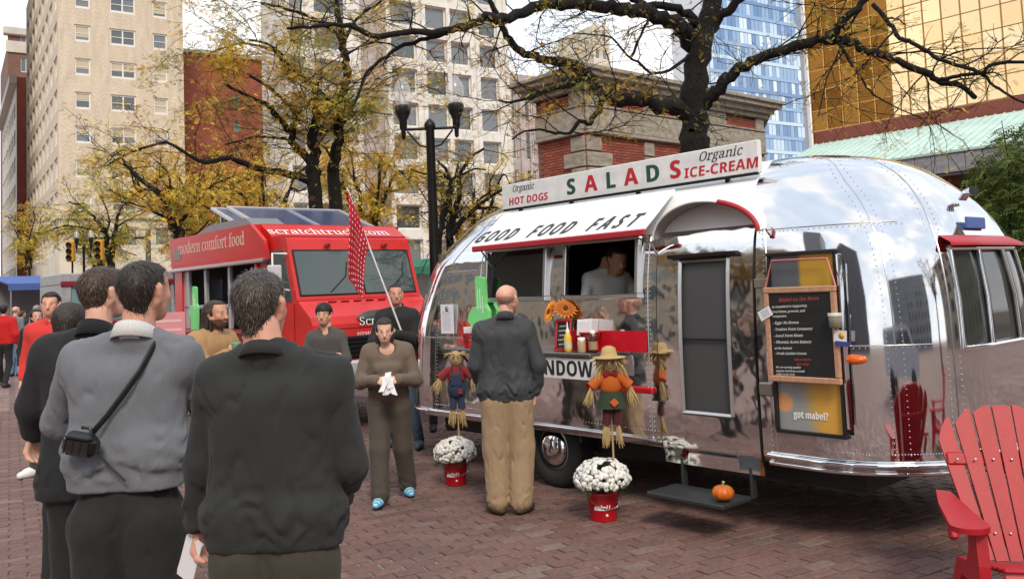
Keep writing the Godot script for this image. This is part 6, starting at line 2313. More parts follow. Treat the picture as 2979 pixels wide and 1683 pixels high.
	for k in 8:
		box(st, Vector3(-0.05 + k * 0.014, 0.19, 0.0), Vector3(0.005, 0.14 - 0.01 * (k % 3), 0.13), 0.0, Basis.from_euler(Vector3(0, 0.12 * (k - 4), 0.2 - 0.05 * k)))
	box(st, Vector3(-0.01, 0.2, 0.055), Vector3(0.17, 0.13, 0.004), 0.0, Basis.from_euler(Vector3(-0.15, 0, 0.05)))
	build(st, "napkins", M.paper, o)
	o = hung("spice_jar", "squat pale jar with white lid on the shelf", "jar", Vector3(0.72, y, 0.2))
	st = tool_()
	lathe(st, [[0.0, 0.0], [0.032, 0.0], [0.034, 0.01], [0.034, 0.085], [0.028, 0.095]], 16)
	build(st, "glass", mat(lin(0.45, 0.3, 0.18), 0.2), o)
	st = tool_()
	lathe(st, [[0.03, 0.095], [0.031, 0.12], [0.0, 0.123]], 16)
	build(st, "lid", M.letter_white, o)
	o = hung("sauce_bottle", "dark red sauce bottle with tan label and white cap", "bottle", Vector3(0.82, y, 0.17))
	st = tool_()
	lathe(st, [[0.0, 0.0], [0.034, 0.0], [0.036, 0.01], [0.036, 0.11], [0.025, 0.14], [0.018, 0.155]], 18)
	build(st, "bottle", mat(lin(0.06, 0.012, 0.01), 0.15), o)
	st = tool_()
	lathe(st, [[0.0367, 0.025], [0.0367, 0.09]], 18)
	build(st, "label", mat(lin(0.35, 0.22, 0.12), 0.6), o)
	st = tool_()
	lathe(st, [[0.021, 0.152], [0.021, 0.178], [0.0, 0.18]], 14)
	build(st, "cap", M.letter_white, o)


# ---------------------------------------------------------------- red slatted garden chairs
func chairs() -> void:
	var o = thing("garden_chair", "glossy red slatted garden chair at the lower right corner", "chair", Vector3(2.5, 0, -4.33), -0.24, "red slatted garden chairs")
	var red: Material = M.plastic_red
	# seven tapering slats fanned out over a reclined back
	for k in 7:
		var c = k - 3.0
		var low = Vector3(c * 0.066, 0.27, -0.2)
		var top = Vector3(c * 0.099, 1.0 - 0.0115 * c * c, -0.52)
		var dir = (top - low).normalized()
		var side = Vector3(1, 0, 0)
		side = (side - dir * side.dot(dir)).normalized()
		var n = side.cross(dir)
		var st = tool_()
		var w0 = 0.029
		var w1 = 0.0445
		var slope = -0.02 * c
		var poly = PackedVector2Array([Vector2(-w0, 0), Vector2(w0, 0), Vector2(w1, (top - low).length() + slope - (0.012 if absf(c) == 3.0 else 0.0)), Vector2(w1 * 0.4, (top - low).length() + 0.008 + slope * 0.4), Vector2(-w1 * 0.4, (top - low).length() + 0.008 - slope * 0.4), Vector2(-w1, (top - low).length() - slope - (0.012 if absf(c) == 3.0 else 0.0))])
		prism(st, poly, 0.022, Transform3D(Basis(side, dir, n), low - n * 0.011))
		build(st, "back_slat", red, o)
	var st = tool_()
	for e in [[0.36, 0.46], [0.74, 0.62]]:
		var f: float = (e[0] - 0.27) / 0.73
		box(st, Vector3(0, e[0], -0.2 - 0.32 * f - 0.022), Vector3(e[1], 0.07, 0.024), 0.008, Basis.from_euler(Vector3(-0.41, 0, 0)))
	build(st, "back_rail", red, o)
	for k in 6:
		st = tool_()
		var z = 0.3 - k * 0.088
		box(st, Vector3(0, 0.375 - (0.3 - z) * 0.24, z), Vector3(0.53, 0.022, 0.078), 0.008, Basis.from_euler(Vector3(-0.23, 0, 0)))
		build(st, "seat_slat", red, o)
	st = tool_()
	box(st, Vector3(0, 0.33, 0.335), Vector3(0.54, 0.08, 0.022), 0.01, Basis.from_euler(Vector3(0.25, 0, 0)))
	build(st, "seat_front", red, o)
	st = tool_()
	for k in 7:
		for e in [[0.4, -0.252], [0.745, -0.402]]:
			var c = (k - 3.0) * (0.072 if e[0] < 0.5 else 0.0875)
			lathe(st, [[0.007, 0.0], [0.006, 0.003], [0.0, 0.003]], 8, Transform3D(Basis.from_euler(Vector3(PI / 2 - 0.41, 0, 0)), Vector3(c, e[0], e[1] + 0.015)))
	build(st, "screws", M.alu_dull, o).set_meta("kind", "stuff")
	for sx in [-1.0, 1.0]:
		st = tool_()
		# arm: a broad paddle that narrows to the back
		var p = PackedVector2Array()
		for k in 13:
			var a = PI * k / 12.0
			p.append(Vector2(0.385 + cos(a) * 0.085, 0.3 + sin(a) * 0.085))
		p.append_array(PackedVector2Array([Vector2(0.31, 0.1), Vector2(0.315, -0.36), Vector2(0.38, -0.4), Vector2(0.43, -0.1)]))
		if sx < 0:
			for i in p.size():
				p[i].x = -p[i].x
		prism(st, p, -0.026, Transform3D(Basis(Vector3(1, 0, 0), Vector3(0, 0, 1), Vector3(0, -1, 0)), Vector3(0, 0.555, 0)))
		build(st, "arm", red, o)
		st = tool_()
		prism(st, PackedVector2Array([Vector2(-0.36, 0.0), Vector2(-0.3, 0.0), Vector2(-0.02, 0.26), Vector2(0.2, 0.28), Vector2(0.26, 0.0), Vector2(0.34, 0.0), Vector2(0.33, 0.4), Vector2(0.3, 0.555), Vector2(0.17, 0.555), Vector2(0.16, 0.44), Vector2(0.1, 0.36), Vector2(-0.1, 0.32)]), 0.05, Transform3D(Basis(Vector3(0, 0, 1), Vector3.UP, Vector3(-1, 0, 0)), Vector3(sx * 0.34 + 0.025, 0, 0)))
		build(st, "leg_frame", red, o)
		st = tool_()
		box(st, Vector3(sx * 0.33, 0.45, -0.33), Vector3(0.04, 0.22, 0.06), 0.01, Basis.from_euler(Vector3(-0.41, 0, 0)))
		build(st, "arm_post", red, o)
	var c = copy(o, "second red slatted garden chair, right of the frame, seen mirrored in the trailer")
	c.position = Vector3(4.3, 0, -3.2)
	c.rotation.y = -0.9


# ---------------------------------------------------------------- people: joints with radii, joined by a smooth minimum and meshed with surface nets
class Blob:
	var lo: Vector3
	var cell: float
	var nx: int
	var ny: int
	var nz: int
	var acc: PackedFloat32Array
	var acc2: PackedFloat32Array   # limbs that meet the rest in a crease
	var k: float
	var cuts: Array = []      # [point, normal]: what lies along the normal is cut away
	var holes: Array = []     # [centre, radius]
	var gather: float = 0.0   # folds run round below this height
	var gather_by: float = 0.006
	var hem_y: float = -9.0   # the folds die out at a hem
	var hairy: bool = false   # keep only what a hairline leaves
	var line: float = 0.06
	var long: bool = false

	func _init(a: Vector3, b: Vector3, c: float, sharp: float) -> void:
		lo = a
		cell = c
		k = sharp
		nx = int(ceil((b.x - a.x) / c)) + 1
		ny = int(ceil((b.y - a.y) / c)) + 1
		nz = int(ceil((b.z - a.z) / c)) + 1
		acc = PackedFloat32Array()
		acc.resize(nx * ny * nz)
		acc2 = PackedFloat32Array()

	func cap(a: Vector3, b: Vector3, ra: float, rb: float, sq: Vector3 = Vector3.ONE) -> void:
		# sq squashes the distance along the axes (0.8 makes it wider there)
		var m: float = maxf(ra, rb) * 1.3 + 4.5 / k
		var x0: int = maxi(0, int((minf(a.x, b.x) - m - lo.x) / cell))
		var x1: int = mini(nx - 1, int((maxf(a.x, b.x) + m - lo.x) / cell) + 1)
		var y0: int = maxi(0, int((minf(a.y, b.y) - m - lo.y) / cell))
		var y1: int = mini(ny - 1, int((maxf(a.y, b.y) + m - lo.y) / cell) + 1)
		var z0: int = maxi(0, int((minf(a.z, b.z) - m - lo.z) / cell))
		var z1: int = mini(nz - 1, int((maxf(a.z, b.z) + m - lo.z) / cell) + 1)
		var ab: Vector3 = b - a
		var inv: float = 1.0 / maxf(ab.length_squared(), 0.0000001)
		var dr: float = rb - ra
		for z in range(z0, z1 + 1):
			for y in range(y0, y1 + 1):
				var row: int = (z * ny + y) * nx
				var p: Vector3 = Vector3(lo.x + x0 * cell, lo.y + y * cell, lo.z + z * cell) - a
				for x in range(x0, x1 + 1):
					var t: float = clampf(p.dot(ab) * inv, 0.0, 1.0)
					var d: float = ((p - ab * t) * sq).length() - ra - dr * t
					acc[row + x] += exp(-k * d)
					p.x += cell

	func hair_edge(p: Vector3) -> float:
		# above this line there is hair: brow, temple, in front of the ear, nape
		if p.z > 0.035:
			return line
		if p.z > -0.004:
			return lerpf(-0.2 if long else -0.02, line, smoothstep(-0.004, 0.035, p.z))
		if p.z > -0.03:
			return lerpf(-0.2 if long else 0.02, -0.02, smoothstep(-0.03, -0.004, p.z)) if absf(p.x) > 0.06 else -0.1
		return -0.2 if long else -0.088

	func limb(a: Vector3, b: Vector3, ra: float, rb: float) -> void:
		var keep: PackedFloat32Array = acc
		if acc2.is_empty():
			acc2.resize(nx * ny * nz)
		acc = acc2
		acc2 = PackedFloat32Array()
		cap(a, b, ra, rb)
		acc2 = acc
		acc = keep

	func chain(pts: Array, r: Array) -> void:
		for i in pts.size() - 1:
			cap(pts[i], pts[i + 1], r[i], r[i + 1])

	func surface(wrinkle: FastNoiseLite, amp: float, freq: Vector3) -> Array:
		var n: int = nx * ny * nz
		var f: PackedFloat32Array = PackedFloat32Array()
		f.resize(n)
		var two: bool = not acc2.is_empty()
		var special: bool = cuts.size() > 0 or holes.size() > 0 or hairy
		var i: int = 0
		for z in nz:
			for y in ny:
				for x in nx:
					var s: float = maxf(acc[i], acc2[i]) if two else acc[i]
					var v: float = 0.2 if s <= 0.000001 else -log(s) / k
					if special and v < 0.03:
						var p: Vector3 = lo + Vector3(x, y, z) * cell
						for c in cuts:
							v = maxf(v, (p - c[0]).dot(c[1]))
						for h in holes:
							v = maxf(v, h[1] - (p - h[0]).length())
						if hairy:
							v = maxf(v, (hair_edge(p) - p.y) * 0.7)
					f[i] = v
					i += 1
		var at: PackedInt32Array = PackedInt32Array()
		at.resize(n)
		at.fill(-1)
		var vs: PackedVector3Array = PackedVector3Array()
		var ids: PackedInt32Array = PackedInt32Array()
		var sy: int = nx
		var sz: int = nx * ny
		var off: PackedInt32Array = PackedInt32Array([0, 1, sy, sy + 1, sz, sz + 1, sz + sy, sz + sy + 1])
		var ea: PackedInt32Array = PackedInt32Array([0, 2, 4, 6, 0, 1, 4, 5, 0, 1, 2, 3])
		var eb: PackedInt32Array = PackedInt32Array([1, 3, 5, 7, 2, 3, 6, 7, 4, 5, 6, 7])
		for z in nz - 1:
			for y in ny - 1:
				var q: int = (z * ny + y) * nx
				for x in nx - 1:
					var c: int = q + x
					var ins: int = int(f[c] < 0.0) + int(f[c + 1] < 0.0) + int(f[c + sy] < 0.0) + int(f[c + sy + 1] < 0.0) + int(f[c + sz] < 0.0) + int(f[c + sz + 1] < 0.0) + int(f[c + sz + sy] < 0.0) + int(f[c + sz + sy + 1] < 0.0)
					if ins == 0 or ins == 8:
						continue
					var sum: Vector3 = Vector3.ZERO
					var cnt: int = 0
					for e in 12:
						var a: int = ea[e]
						var b: int = eb[e]
						var fa: float = f[c + off[a]]
						var fb: float = f[c + off[b]]
						if (fa < 0.0) == (fb < 0.0):
							continue
						var t: float = fa / (fa - fb)
						var pa: Vector3 = Vector3(a & 1, (a >> 1) & 1, a >> 2)
						var pb: Vector3 = Vector3(b & 1, (b >> 1) & 1, b >> 2)
						sum += pa + (pb - pa) * t
						cnt += 1
					at[c] = vs.size()
					vs.append(lo + (Vector3(x, y, z) + sum / cnt) * cell)
		var steps: PackedInt32Array = PackedInt32Array([1, sy, sz, 1, sy])
		for z in range(1, nz - 1):
			for y in range(1, ny - 1):
				var q2: int = (z * ny + y) * nx
				for x in range(1, nx - 1):
					var c2: int = q2 + x
					if at[c2] < 0:
						continue
					var inside: bool = f[c2] < 0.0
					for ax in 3:
						var st: int = steps[ax]
						if (f[c2 + st] < 0.0) == inside:
							continue
						var u: int = steps[ax + 1]
						var w: int = steps[ax + 2]
						var a2: int = at[c2 - u - w]
						var b2: int = at[c2 - w]
						var d2: int = at[c2]
						var e2: int = at[c2 - u]
						if a2 < 0 or b2 < 0 or d2 < 0 or e2 < 0:
							continue
						if inside:
							ids.append_array(PackedInt32Array([a2, d2, b2, a2, e2, d2]))
						else:
							ids.append_array(PackedInt32Array([a2, b2, d2, a2, d2, e2]))
		var ns: PackedVector3Array = normals_of(vs, ids)
		if amp > 0.0:
			for j in vs.size():
				var p2: Vector3 = vs[j] * freq
				var w2: float = wrinkle.get_noise_3d(p2.x, p2.y, p2.z)
				var w3: float = wrinkle.get_noise_3d(p2.x * 2.3 + 7.0, p2.y * 2.3 + p2.x, p2.z * 2.3)
				var fade: float = smoothstep(hem_y + 0.004, hem_y + 0.06, vs[j].y)
				vs[j] += ns[j] * amp * fade * (0.45 * w3 + 0.4 + 0.5 * w2 - 1.1 * exp(-absf(w2) * 8.0) * clampf(0.35 + 1.6 * w3, 0.0, 1.0))
				if gather > 0.0:
					var fall: float = smoothstep(gather, gather - 0.22, vs[j].y)
					if fall > 0.0:
						vs[j] += ns[j] * (gather_by * fall * fade * sin(vs[j].y * 75.0 + 7.0 * w2 + vs[j].x * 14.0 + 4.0 * w3) * clampf(0.5 + 1.4 * w3, 0.0, 1.0))
			ns = normals_of(vs, ids)
		return [vs, ns, ids]

	func normals_of(vs: PackedVector3Array, ids: PackedInt32Array) -> PackedVector3Array:
		var ns: PackedVector3Array = PackedVector3Array()
		ns.resize(vs.size())
		for t in range(0, ids.size(), 3):
			var a: Vector3 = vs[ids[t]]
			var g: Vector3 = (vs[ids[t + 2]] - a).cross(vs[ids[t + 1]] - a)
			ns[ids[t]] += g
			ns[ids[t + 1]] += g
			ns[ids[t + 2]] += g
		for j in ns.size():
			ns[j] = ns[j].normalized()
		return ns


class Paint:
	func colour(_p: Vector3, _part: int) -> Color:
		return Color.WHITE


class ShoePaint extends Paint:
	var sole: Color
	var shoe: Color
	var stripe: Color
	var toe: Vector3
	var s: float

	func colour(p: Vector3, _part: int) -> Color:
		if p.y < 0.026 * s:
			return sole
		return stripe if absf(fmod(p.dot(toe) * 28.0 + 50.0, 1.0) - 0.5) < 0.16 and p.y > 0.04 else shoe


class HeadPaint extends Paint:
	var inv: Transform3D
	var skin: Color
	var hair: Color
	var beard: Color
	var bearded: bool
	var bald: bool
	var blotch: FastNoiseLite

	func colour(p: Vector3, part: int) -> Color:
		if part != 0:
			return skin
		var q: Vector3 = inv * p
		var ax: float = absf(q.x)
		var c: Color = skin
		var lips: Color = Color(skin.r * 0.85, skin.g * 0.62, skin.b * 0.62)
		if q.z > 0.05:
			var eye: float = Vector2((ax - 0.031) / 0.0145, (q.y - 0.003) / 0.0075).length()
			if eye < 1.0:
				return Color(0.025, 0.02, 0.018) if Vector2(ax - 0.031, q.y - 0.003).length() < 0.0055 else Color(0.4, 0.28, 0.22)
			if ax > 0.012 and ax < 0.052 and absf(q.y - 0.028 + (ax - 0.03) * (ax - 0.03) * 6.0) < 0.0034:
				c = hair.lerp(skin, 0.4)
			if ax < 0.024 and absf(q.y + 0.057) < 0.0065:
				c = lips
			if ax < 0.02 and absf(q.y + 0.0565) < 0.0018:
				c = lips * 0.6
		if bearded and q.y > -0.13 and ((q.y < -0.035 and q.z > -0.02 and not (ax < 0.022 and absf(q.y + 0.057) < 0.007)) or (q.z > 0.08 and absf(q.y + 0.043) < 0.006 and ax < 0.03)):
			c = beard
		if bald and q.y < 0.045 and q.y > -0.075 and (q.z < -0.02 and (q.y < 0.03 or q.z > -0.05)) and (ax < 0.068 or q.z < -0.03):
			c = hair.lerp(skin, 0.45)
		c = c * (1.0 + 0.12 * blotch.get_noise_3d(q.x * 60.0, q.y * 60.0, q.z * 60.0))
		return Color(c.r, c.g, c.b)


func blob_mesh(parts: Array, tint: Paint = null) -> ArrayMesh:
	# several surfaces in one mesh; tint gives the vertex colours
	var v = PackedVector3Array()
	var n = PackedVector3Array()
	var ids = PackedInt32Array()
	var col = PackedColorArray()
	for k in parts.size():
		var base = v.size()
		v.append_array(parts[k][0])
		n.append_array(parts[k][1])
		for i in parts[k][2]:
			ids.append(i + base)
		if tint != null:
			for p in parts[k][0]:
				col.append(tint.colour(p, k))
	var a = []
	a.resize(Mesh.ARRAY_MAX)
	a[Mesh.ARRAY_VERTEX] = v
	a[Mesh.ARRAY_NORMAL] = n
	a[Mesh.ARRAY_INDEX] = ids
	if tint != null:
		a[Mesh.ARRAY_COLOR] = col
	var m = ArrayMesh.new()
	m.add_surface_from_arrays(Mesh.PRIMITIVE_TRIANGLES, a)
	return m


func strands(sh: Array, count: int, hair: Color, x: Transform3D, s: float, parent: Node, l: float) -> void:
	# short locks combed down from the crown over the hair's surface
	var r = RandomNumberGenerator.new()
	r.seed = count + int(hair.r * 1000.0)
	var st = SurfaceTool.new()
	st.begin(Mesh.PRIMITIVE_TRIANGLES)
	st.set_smooth_group(-1)
	for q in [[Vector3(-0.06, 0, 0), Vector3(0.06, 0, 0), Vector3(0.045, 0.03, 0.55), Vector3(-0.045, 0.03, 0.55)], [Vector3(-0.045, 0.03, 0.55), Vector3(0.045, 0.03, 0.55), Vector3(0.0, -0.04, 1.0), Vector3(0.0, -0.04, 1.0)]]:
		st.add_vertex(q[0]); st.add_vertex(q[1]); st.add_vertex(q[2])
		if q[2] != q[3]:
			st.add_vertex(q[0]); st.add_vertex(q[2]); st.add_vertex(q[3])
	st.generate_normals()
	var mm = MultiMesh.new()
	mm.transform_format = MultiMesh.TRANSFORM_3D
	mm.use_colors = true
	mm.mesh = st.commit()
	mm.instance_count = count
	var crown: Vector3 = x * Vector3(0.01, 0.14, -0.06)
	for i in count:
		var k: int = r.randi_range(0, sh[0].size() - 1)
		var p: Vector3 = sh[0][k]
		var n: Vector3 = sh[1][k]
		var d: Vector3 = p - crown
		d = d - n * d.dot(n)
		d = (d.normalized() + Vector3(r.randfn(0, 0.22), r.randfn(0, 0.15), r.randfn(0, 0.22)) + n * r.randf_range(0.05, 0.4)).normalized()
		var up: Vector3 = (n - d * n.dot(d)).normalized()
		var b = Basis(up.cross(d), up, d).scaled_local(Vector3.ONE * l * s * r.randf_range(0.7, 1.3))
		mm.set_instance_transform(i, Transform3D(b, p + Vector3(r.randfn(0, 0.004), r.randfn(0, 0.004), r.randfn(0, 0.004)) - n * 0.002))
		var v = r.randf_range(0.55, 1.7)
		mm.set_instance_color(i, Color(hair.r * v, hair.g * v, hair.b * v))
	var o = MultiMeshInstance3D.new()
	o.multimesh = mm
	o.material_override = M.strand
	named(o, "hair_strands", parent)
	o.set_meta("kind", "stuff")


func cloth(c: Color, rough := 0.9) -> StandardMaterial3D:
	var key = "cloth%s/%.2f" % [c, rough]
	if not M.has(key):
		var m: StandardMaterial3D = worn(mat(c, rough), M.cloth_tex, 3.0, M.cloth_bump, 0.35, false)
		m.rim_enabled = true
		m.rim = 0.25
		M[key] = m
	return M[key]


func hand_bones(b: Blob, wrist: Vector3, dir: Vector3, palm: Vector3, thumb_side: float, curl: float, s: float) -> void:
	# palm normal «palm»; the thumb leaves the side given by thumb_side
	var f = dir.normalized()
	var pn = (palm - f * palm.dot(f)).normalized()
	var side = f.cross(pn) * thumb_side
	for k in 4:
		var o = (0.03 - 0.02 * k) * s
		b.cap(wrist + side * o * 0.6, wrist + f * 0.085 * s + side * o * 1.15, 0.014 * s, 0.0115 * s)
	var lens = [0.072, 0.08, 0.074, 0.058]
	for k in 4:
		var o = (0.03 - 0.02 * k) * s
		var p = wrist + f * 0.085 * s + side * o * 1.15
		var c1: float = curl * (0.8 + 0.1 * k)
		var d1 = (f * cos(c1) + pn * sin(c1) + side * (0.12 - 0.08 * k)).normalized()
		var q: Vector3 = p + d1 * lens[k] * 0.52 * s
		var c2 = c1 + curl * 1.1 + 0.15
		var d2 = (f * cos(c2) + pn * sin(c2) + side * (0.08 - 0.06 * k)).normalized()
		var e: Vector3 = q + d2 * lens[k] * 0.5 * s
		b.cap(p, q, 0.0098 * s, 0.0088 * s)
		b.cap(q, e, 0.0088 * s, 0.0072 * s)
	var t0 = wrist + f * 0.03 * s + side * 0.026 * s
	var t1 = t0 + (f * 0.6 + side * 0.7 + pn * 0.35).normalized() * 0.045 * s
	var t2 = t1 + (f * 0.85 + side * 0.15 + pn * (0.3 + curl * 0.4)).normalized() * 0.034 * s
	b.cap(t0, t1, 0.0145 * s, 0.0105 * s)
	b.cap(t1, t2, 0.0105 * s, 0.008 * s)


# d: what the person looks like. joints are given for a body 1.8 m tall that faces +z, its left on +x
func person(label: String, at: Vector3, turn: float, d: Dictionary, group := "") -> Node3D:
	var s: float = d.get("h", 1.8) / 1.8
	var near: float = d.get("cell", 0.02)
	var J = {"LS": Vector3(0.178, 1.44, -0.01), "RS": Vector3(-0.178, 1.44, -0.01), "LE": Vector3(0.235, 1.14, -0.04), "RE": Vector3(-0.235, 1.14, -0.04), "LW": Vector3(0.255, 0.89, 0.05), "RW": Vector3(-0.255, 0.89, 0.05), "LH": Vector3(0.09, 0.93, 0), "RH": Vector3(-0.09, 0.93, 0), "LK": Vector3(0.105, 0.5, 0.02), "RK": Vector3(-0.105, 0.5, 0.02), "LA": Vector3(0.11, 0.09, -0.03), "RA": Vector3(-0.11, 0.09, -0.03), "neck": Vector3(0, 1.51, -0.022), "head": Vector3(0, 1.672, 0.02)}
	for key in J:
		J[key] = d.get(key, J[key]) * s
	var o = thing("person", label, "person", at, turn, group)
	var skin: Color = d.get("skin", Color(0.5, 0.27, 0.18)) * 1.18
	var hair: Color = d.get("hair", Color(0.05, 0.03, 0.02))
	var g: float = d.get("girth", 0.0)
	var female: bool = d.get("female", false)
	var hem: float = d.get("hem", 0.92) * s
	var top_c: Material = d.top
	var span = Vector3(0.62, 0, 0.5) * s
	# ---- head (its own fine grid), neck and hands, over a slender body inside the clothes
	var hb = Basis.from_euler(Vector3(d.get("nod", 0.0), d.get("look", 0.0), d.get("cock", 0.0)))
	var hs: float = s * d.get("head_size", 1.0)
	var X = Transform3D(hb.scaled(Vector3.ONE * hs), J.head)
	var fine: float = d.get("head_cell", maxf(near * 0.45, 0.008))
	var hd = Blob.new(Vector3(-0.12, -0.17, -0.15), Vector3(0.12, 0.15, 0.16), fine, 110.0)
	hd.cap(Vector3(0, 0.035, -0.048), Vector3(0, 0.04, 0.028), 0.07, 0.063)
	hd.cap(Vector3(0, 0.056, -0.02), Vector3(0, 0.05, 0.02), 0.062, 0.06)
	hd.cap(Vector3(0, -0.01, 0.04), Vector3(0, -0.07, 0.054), 0.054, 0.041)
	for sg in [-1.0, 1.0]:
		hd.cap(Vector3(0.048 * sg, -0.04, 0.0), Vector3(0.02 * sg, -0.085, 0.055), 0.022, 0.022)
		hd.cap(Vector3(0.036 * sg, -0.018, 0.066), Vector3(0.03 * sg, -0.045, 0.066), 0.024, 0.02)
		hd.cap(Vector3(0.076 * sg, 0.018, -0.012), Vector3(0.073 * sg, -0.03, 0.0), 0.0085, 0.007)
		hd.cap(Vector3(0.079 * sg, 0.016, -0.018), Vector3(0.077 * sg, -0.008, -0.014), 0.0075, 0.0065)
		hd.holes.append([Vector3(0.031 * sg, 0.004, 0.1), 0.0095])
	hd.cap(Vector3(-0.03, 0.024, 0.082), Vector3(0.03, 0.024, 0.082), 0.009, 0.009)
	hd.cap(Vector3(0, 0.008, 0.1), Vector3(0, -0.03, 0.116), 0.008, 0.0115)
	hd.cap(Vector3(-0.016, -0.057, 0.084), Vector3(0.016, -0.057, 0.084), 0.008, 0.008)
	hd.cap(Vector3(0, -0.05, -0.025), Vector3(0, -0.16, -0.02), 0.049, 0.05)
	var surf_head = hd.surface(noise_a, 0.0, Vector3.ONE)
	var raw: PackedVector3Array = surf_head[0].duplicate()
	for i in surf_head[0].size():
		surf_head[0][i] = X * surf_head[0][i]
		surf_head[1][i] = (hb * surf_head[1][i]).normalized()
	var body = Blob.new(Vector3(-span.x, 0.05 * s, -span.z), Vector3(span.x, 1.66 * s, span.z), maxf(near * 1.6, 0.026), 40.0)
	body.cap(J.neck + Vector3(0, 0.1, 0) * s, J.neck, 0.045 * s, 0.042 * s)
	body.cap(J.neck, Vector3(0, 1.0, 0) * s, 0.042 * s, 0.055 * s)
	body.cap(J.LS, J.RS, 0.045 * s, 0.045 * s)
	for sd in ["L", "R"]:
		body.cap(J[sd + "S"], J[sd + "E"], 0.042 * s, 0.034 * s)
		body.cap(J[sd + "E"], J[sd + "W"], 0.034 * s, 0.026 * s)
		body.cap(Vector3(0, 1.0, 0) * s, J[sd + "H"], 0.06 * s, 0.06 * s)
		body.cap(J[sd + "H"], J[sd + "K"], 0.055 * s, 0.04 * s)
		body.cap(J[sd + "K"], J[sd + "A"], 0.045 * s, 0.034 * s)
	var skins = [surf_head, body.surface(noise_a, 0.0, Vector3.ONE)]
	for sd in ["L", "R"]:
		if d.get("no_hands", false):
			break
		var w: Vector3 = J[sd + "W"]
		var fd: Vector3 = d.get(sd + "hand", (w - J[sd + "E"]).normalized())
		var pn: Vector3 = d.get(sd + "palm", Vector3(-1.0 if sd == "L" else 1.0, 0, -0.2))
		var e: float = d.get("hand_cell", maxf(near * 0.4, 0.0075))
		var hg = Blob.new(w - Vector3.ONE * 0.2 * s, w + Vector3.ONE * 0.2 * s, e, 200.0)
		hg.cap(w - fd * 0.05 * s, w + fd * 0.01, 0.026 * s, 0.024 * s)
		var f2 = fd.normalized()
		var p2 = (pn - f2 * pn.dot(f2)).normalized()
		var ts = 1.0 if f2.cross(p2).dot(d.get(sd + "thumb", Vector3(0, 0.25, 1))) > 0.0 else -1.0
		hand_bones(hg, w, fd, pn, ts, d.get("curl", 0.55), s * 0.96)
		skins.append(hg.surface(noise_a, 0.0, Vector3.ONE))
	var bald: bool = d.get("bald", false)
	var tint = HeadPaint.new()
	tint.inv = X.affine_inverse()
	tint.skin = skin
	tint.hair = hair
	tint.bearded = d.has("beard")
	tint.beard = d.get("beard", skin)
	tint.bald = bald
	tint.blotch = noise_b
	mi(blob_mesh(skins, tint), "body", M.skin, o)
	# ---- hair
	if not bald:
		var hh = Blob.new(Vector3(-0.14, -0.24, -0.18), Vector3(0.14, 0.18, 0.15), fine * 1.15, 110.0)
		var puff: float = d.get("puff", 0.012)
		hh.cap(Vector3(0, 0.035, -0.05), Vector3(0, 0.04, 0.028), 0.07 + puff, 0.06 + puff)
		hh.cap(Vector3(0, 0.055, -0.02), Vector3(0, 0.052, 0.022), 0.062 + puff * 1.2, 0.06 + puff)
		hh.cap(Vector3(0, -0.02, -0.05), Vector3(0, -0.06, -0.042), 0.054 + puff * 0.5, 0.046)
		if d.get("long", false):
			hh.cap(Vector3(0, 0.0, -0.06), Vector3(0, -0.16, -0.06), 0.07, 0.06)
			for sg in [-1.0, 1.0]:
				hh.cap(Vector3(0.06 * sg, 0.02, -0.02), Vector3(0.06 * sg, -0.14, -0.02), 0.03, 0.03)
		if female and not d.get("long", false):
			for sg in [-1.0, 1.0]:
				hh.cap(Vector3(0.066 * sg, 0.02, 0.0), Vector3(0.062 * sg, -0.045, -0.03), 0.017, 0.02)
		if d.get("bun", false):
			hh.cap(Vector3(0, 0.0, -0.13), Vector3(0, -0.03, -0.14), 0.03, 0.03)
		var line: float = d.get("hairline", 0.084)
		var long: bool = d.get("long", false)
		hh.hairy = true
		hh.line = line
		hh.long = long
		var sh = hh.surface(noise_a, d.get("tousle", 0.004), Vector3(30, 18, 30))
		for i in sh[0].size():
			sh[0][i] = X * sh[0][i]
			sh[1][i] = (hb * sh[1][i]).normalized()
		var hm: StandardMaterial3D = worn(mat(lin(hair.r, hair.g, hair.b), 0.55), M.hair_tex, 1.0, M.fine_bump, 1.0, false)
		hm.uv1_scale = Vector3(14, 5, 14)
		var cap_of_hair = mi(blob_mesh([sh]), "hair", hm, o)
		var cnt: int = mini(d.get("strands", 500), sh[0].size() * 3)
		if near < 0.027:
			strands(sh, cnt, hair, X, hs, cap_of_hair, d.get("strand", 0.02))
	# ---- top
	var fold = noise_b
	var tb = Blob.new(Vector3(-span.x, minf(hem - 0.05, 0.9 * s), -span.z), Vector3(span.x, 1.62 * s, span.z), near, 85.0)
	var wide = (0.078 if female else 0.088) * s
	var chest = (0.098 if female else 0.11) * s + g
	var band: float = d.get("band", 0.0) * s
	for sg in [-1.0, 1.0]:
		tb.cap(Vector3(wide * sg, 1.375 * s, 0), Vector3(wide * sg * 0.95, 1.12 * s, 0.005), chest, chest - 0.008 * s, Vector3(1, 1, 1.12))
		tb.cap(Vector3(wide * sg * 0.95, 1.12 * s, 0.005), Vector3(0.088 * sg * s, (hem + band + 0.055 * s) if band > 0.0 else minf(hem, 0.98 * s), 0), chest - 0.008 * s, chest + d.get("flare", 0.0), Vector3(1, 1, 1.08))
		if band > 0.0:
			tb.cap(Vector3(0.086 * sg * s, hem + band, 0), Vector3(0.088 * sg * s, hem - 0.06, 0), chest + 0.006, chest + 0.006, Vector3(1, 1, 1.04))
		if hem < 0.9 * s and band == 0.0:
			tb.cap(Vector3(0.09 * sg * s, 0.98 * s, 0), Vector3(0.1 * sg * s, hem - 0.1, 0), chest, chest + d.get("flare", 0.0))
	if female:
		tb.cap(Vector3(0.075, 1.28, 0.085) * s, Vector3(-0.075, 1.28, 0.085) * s, 0.065 * s, 0.065 * s)
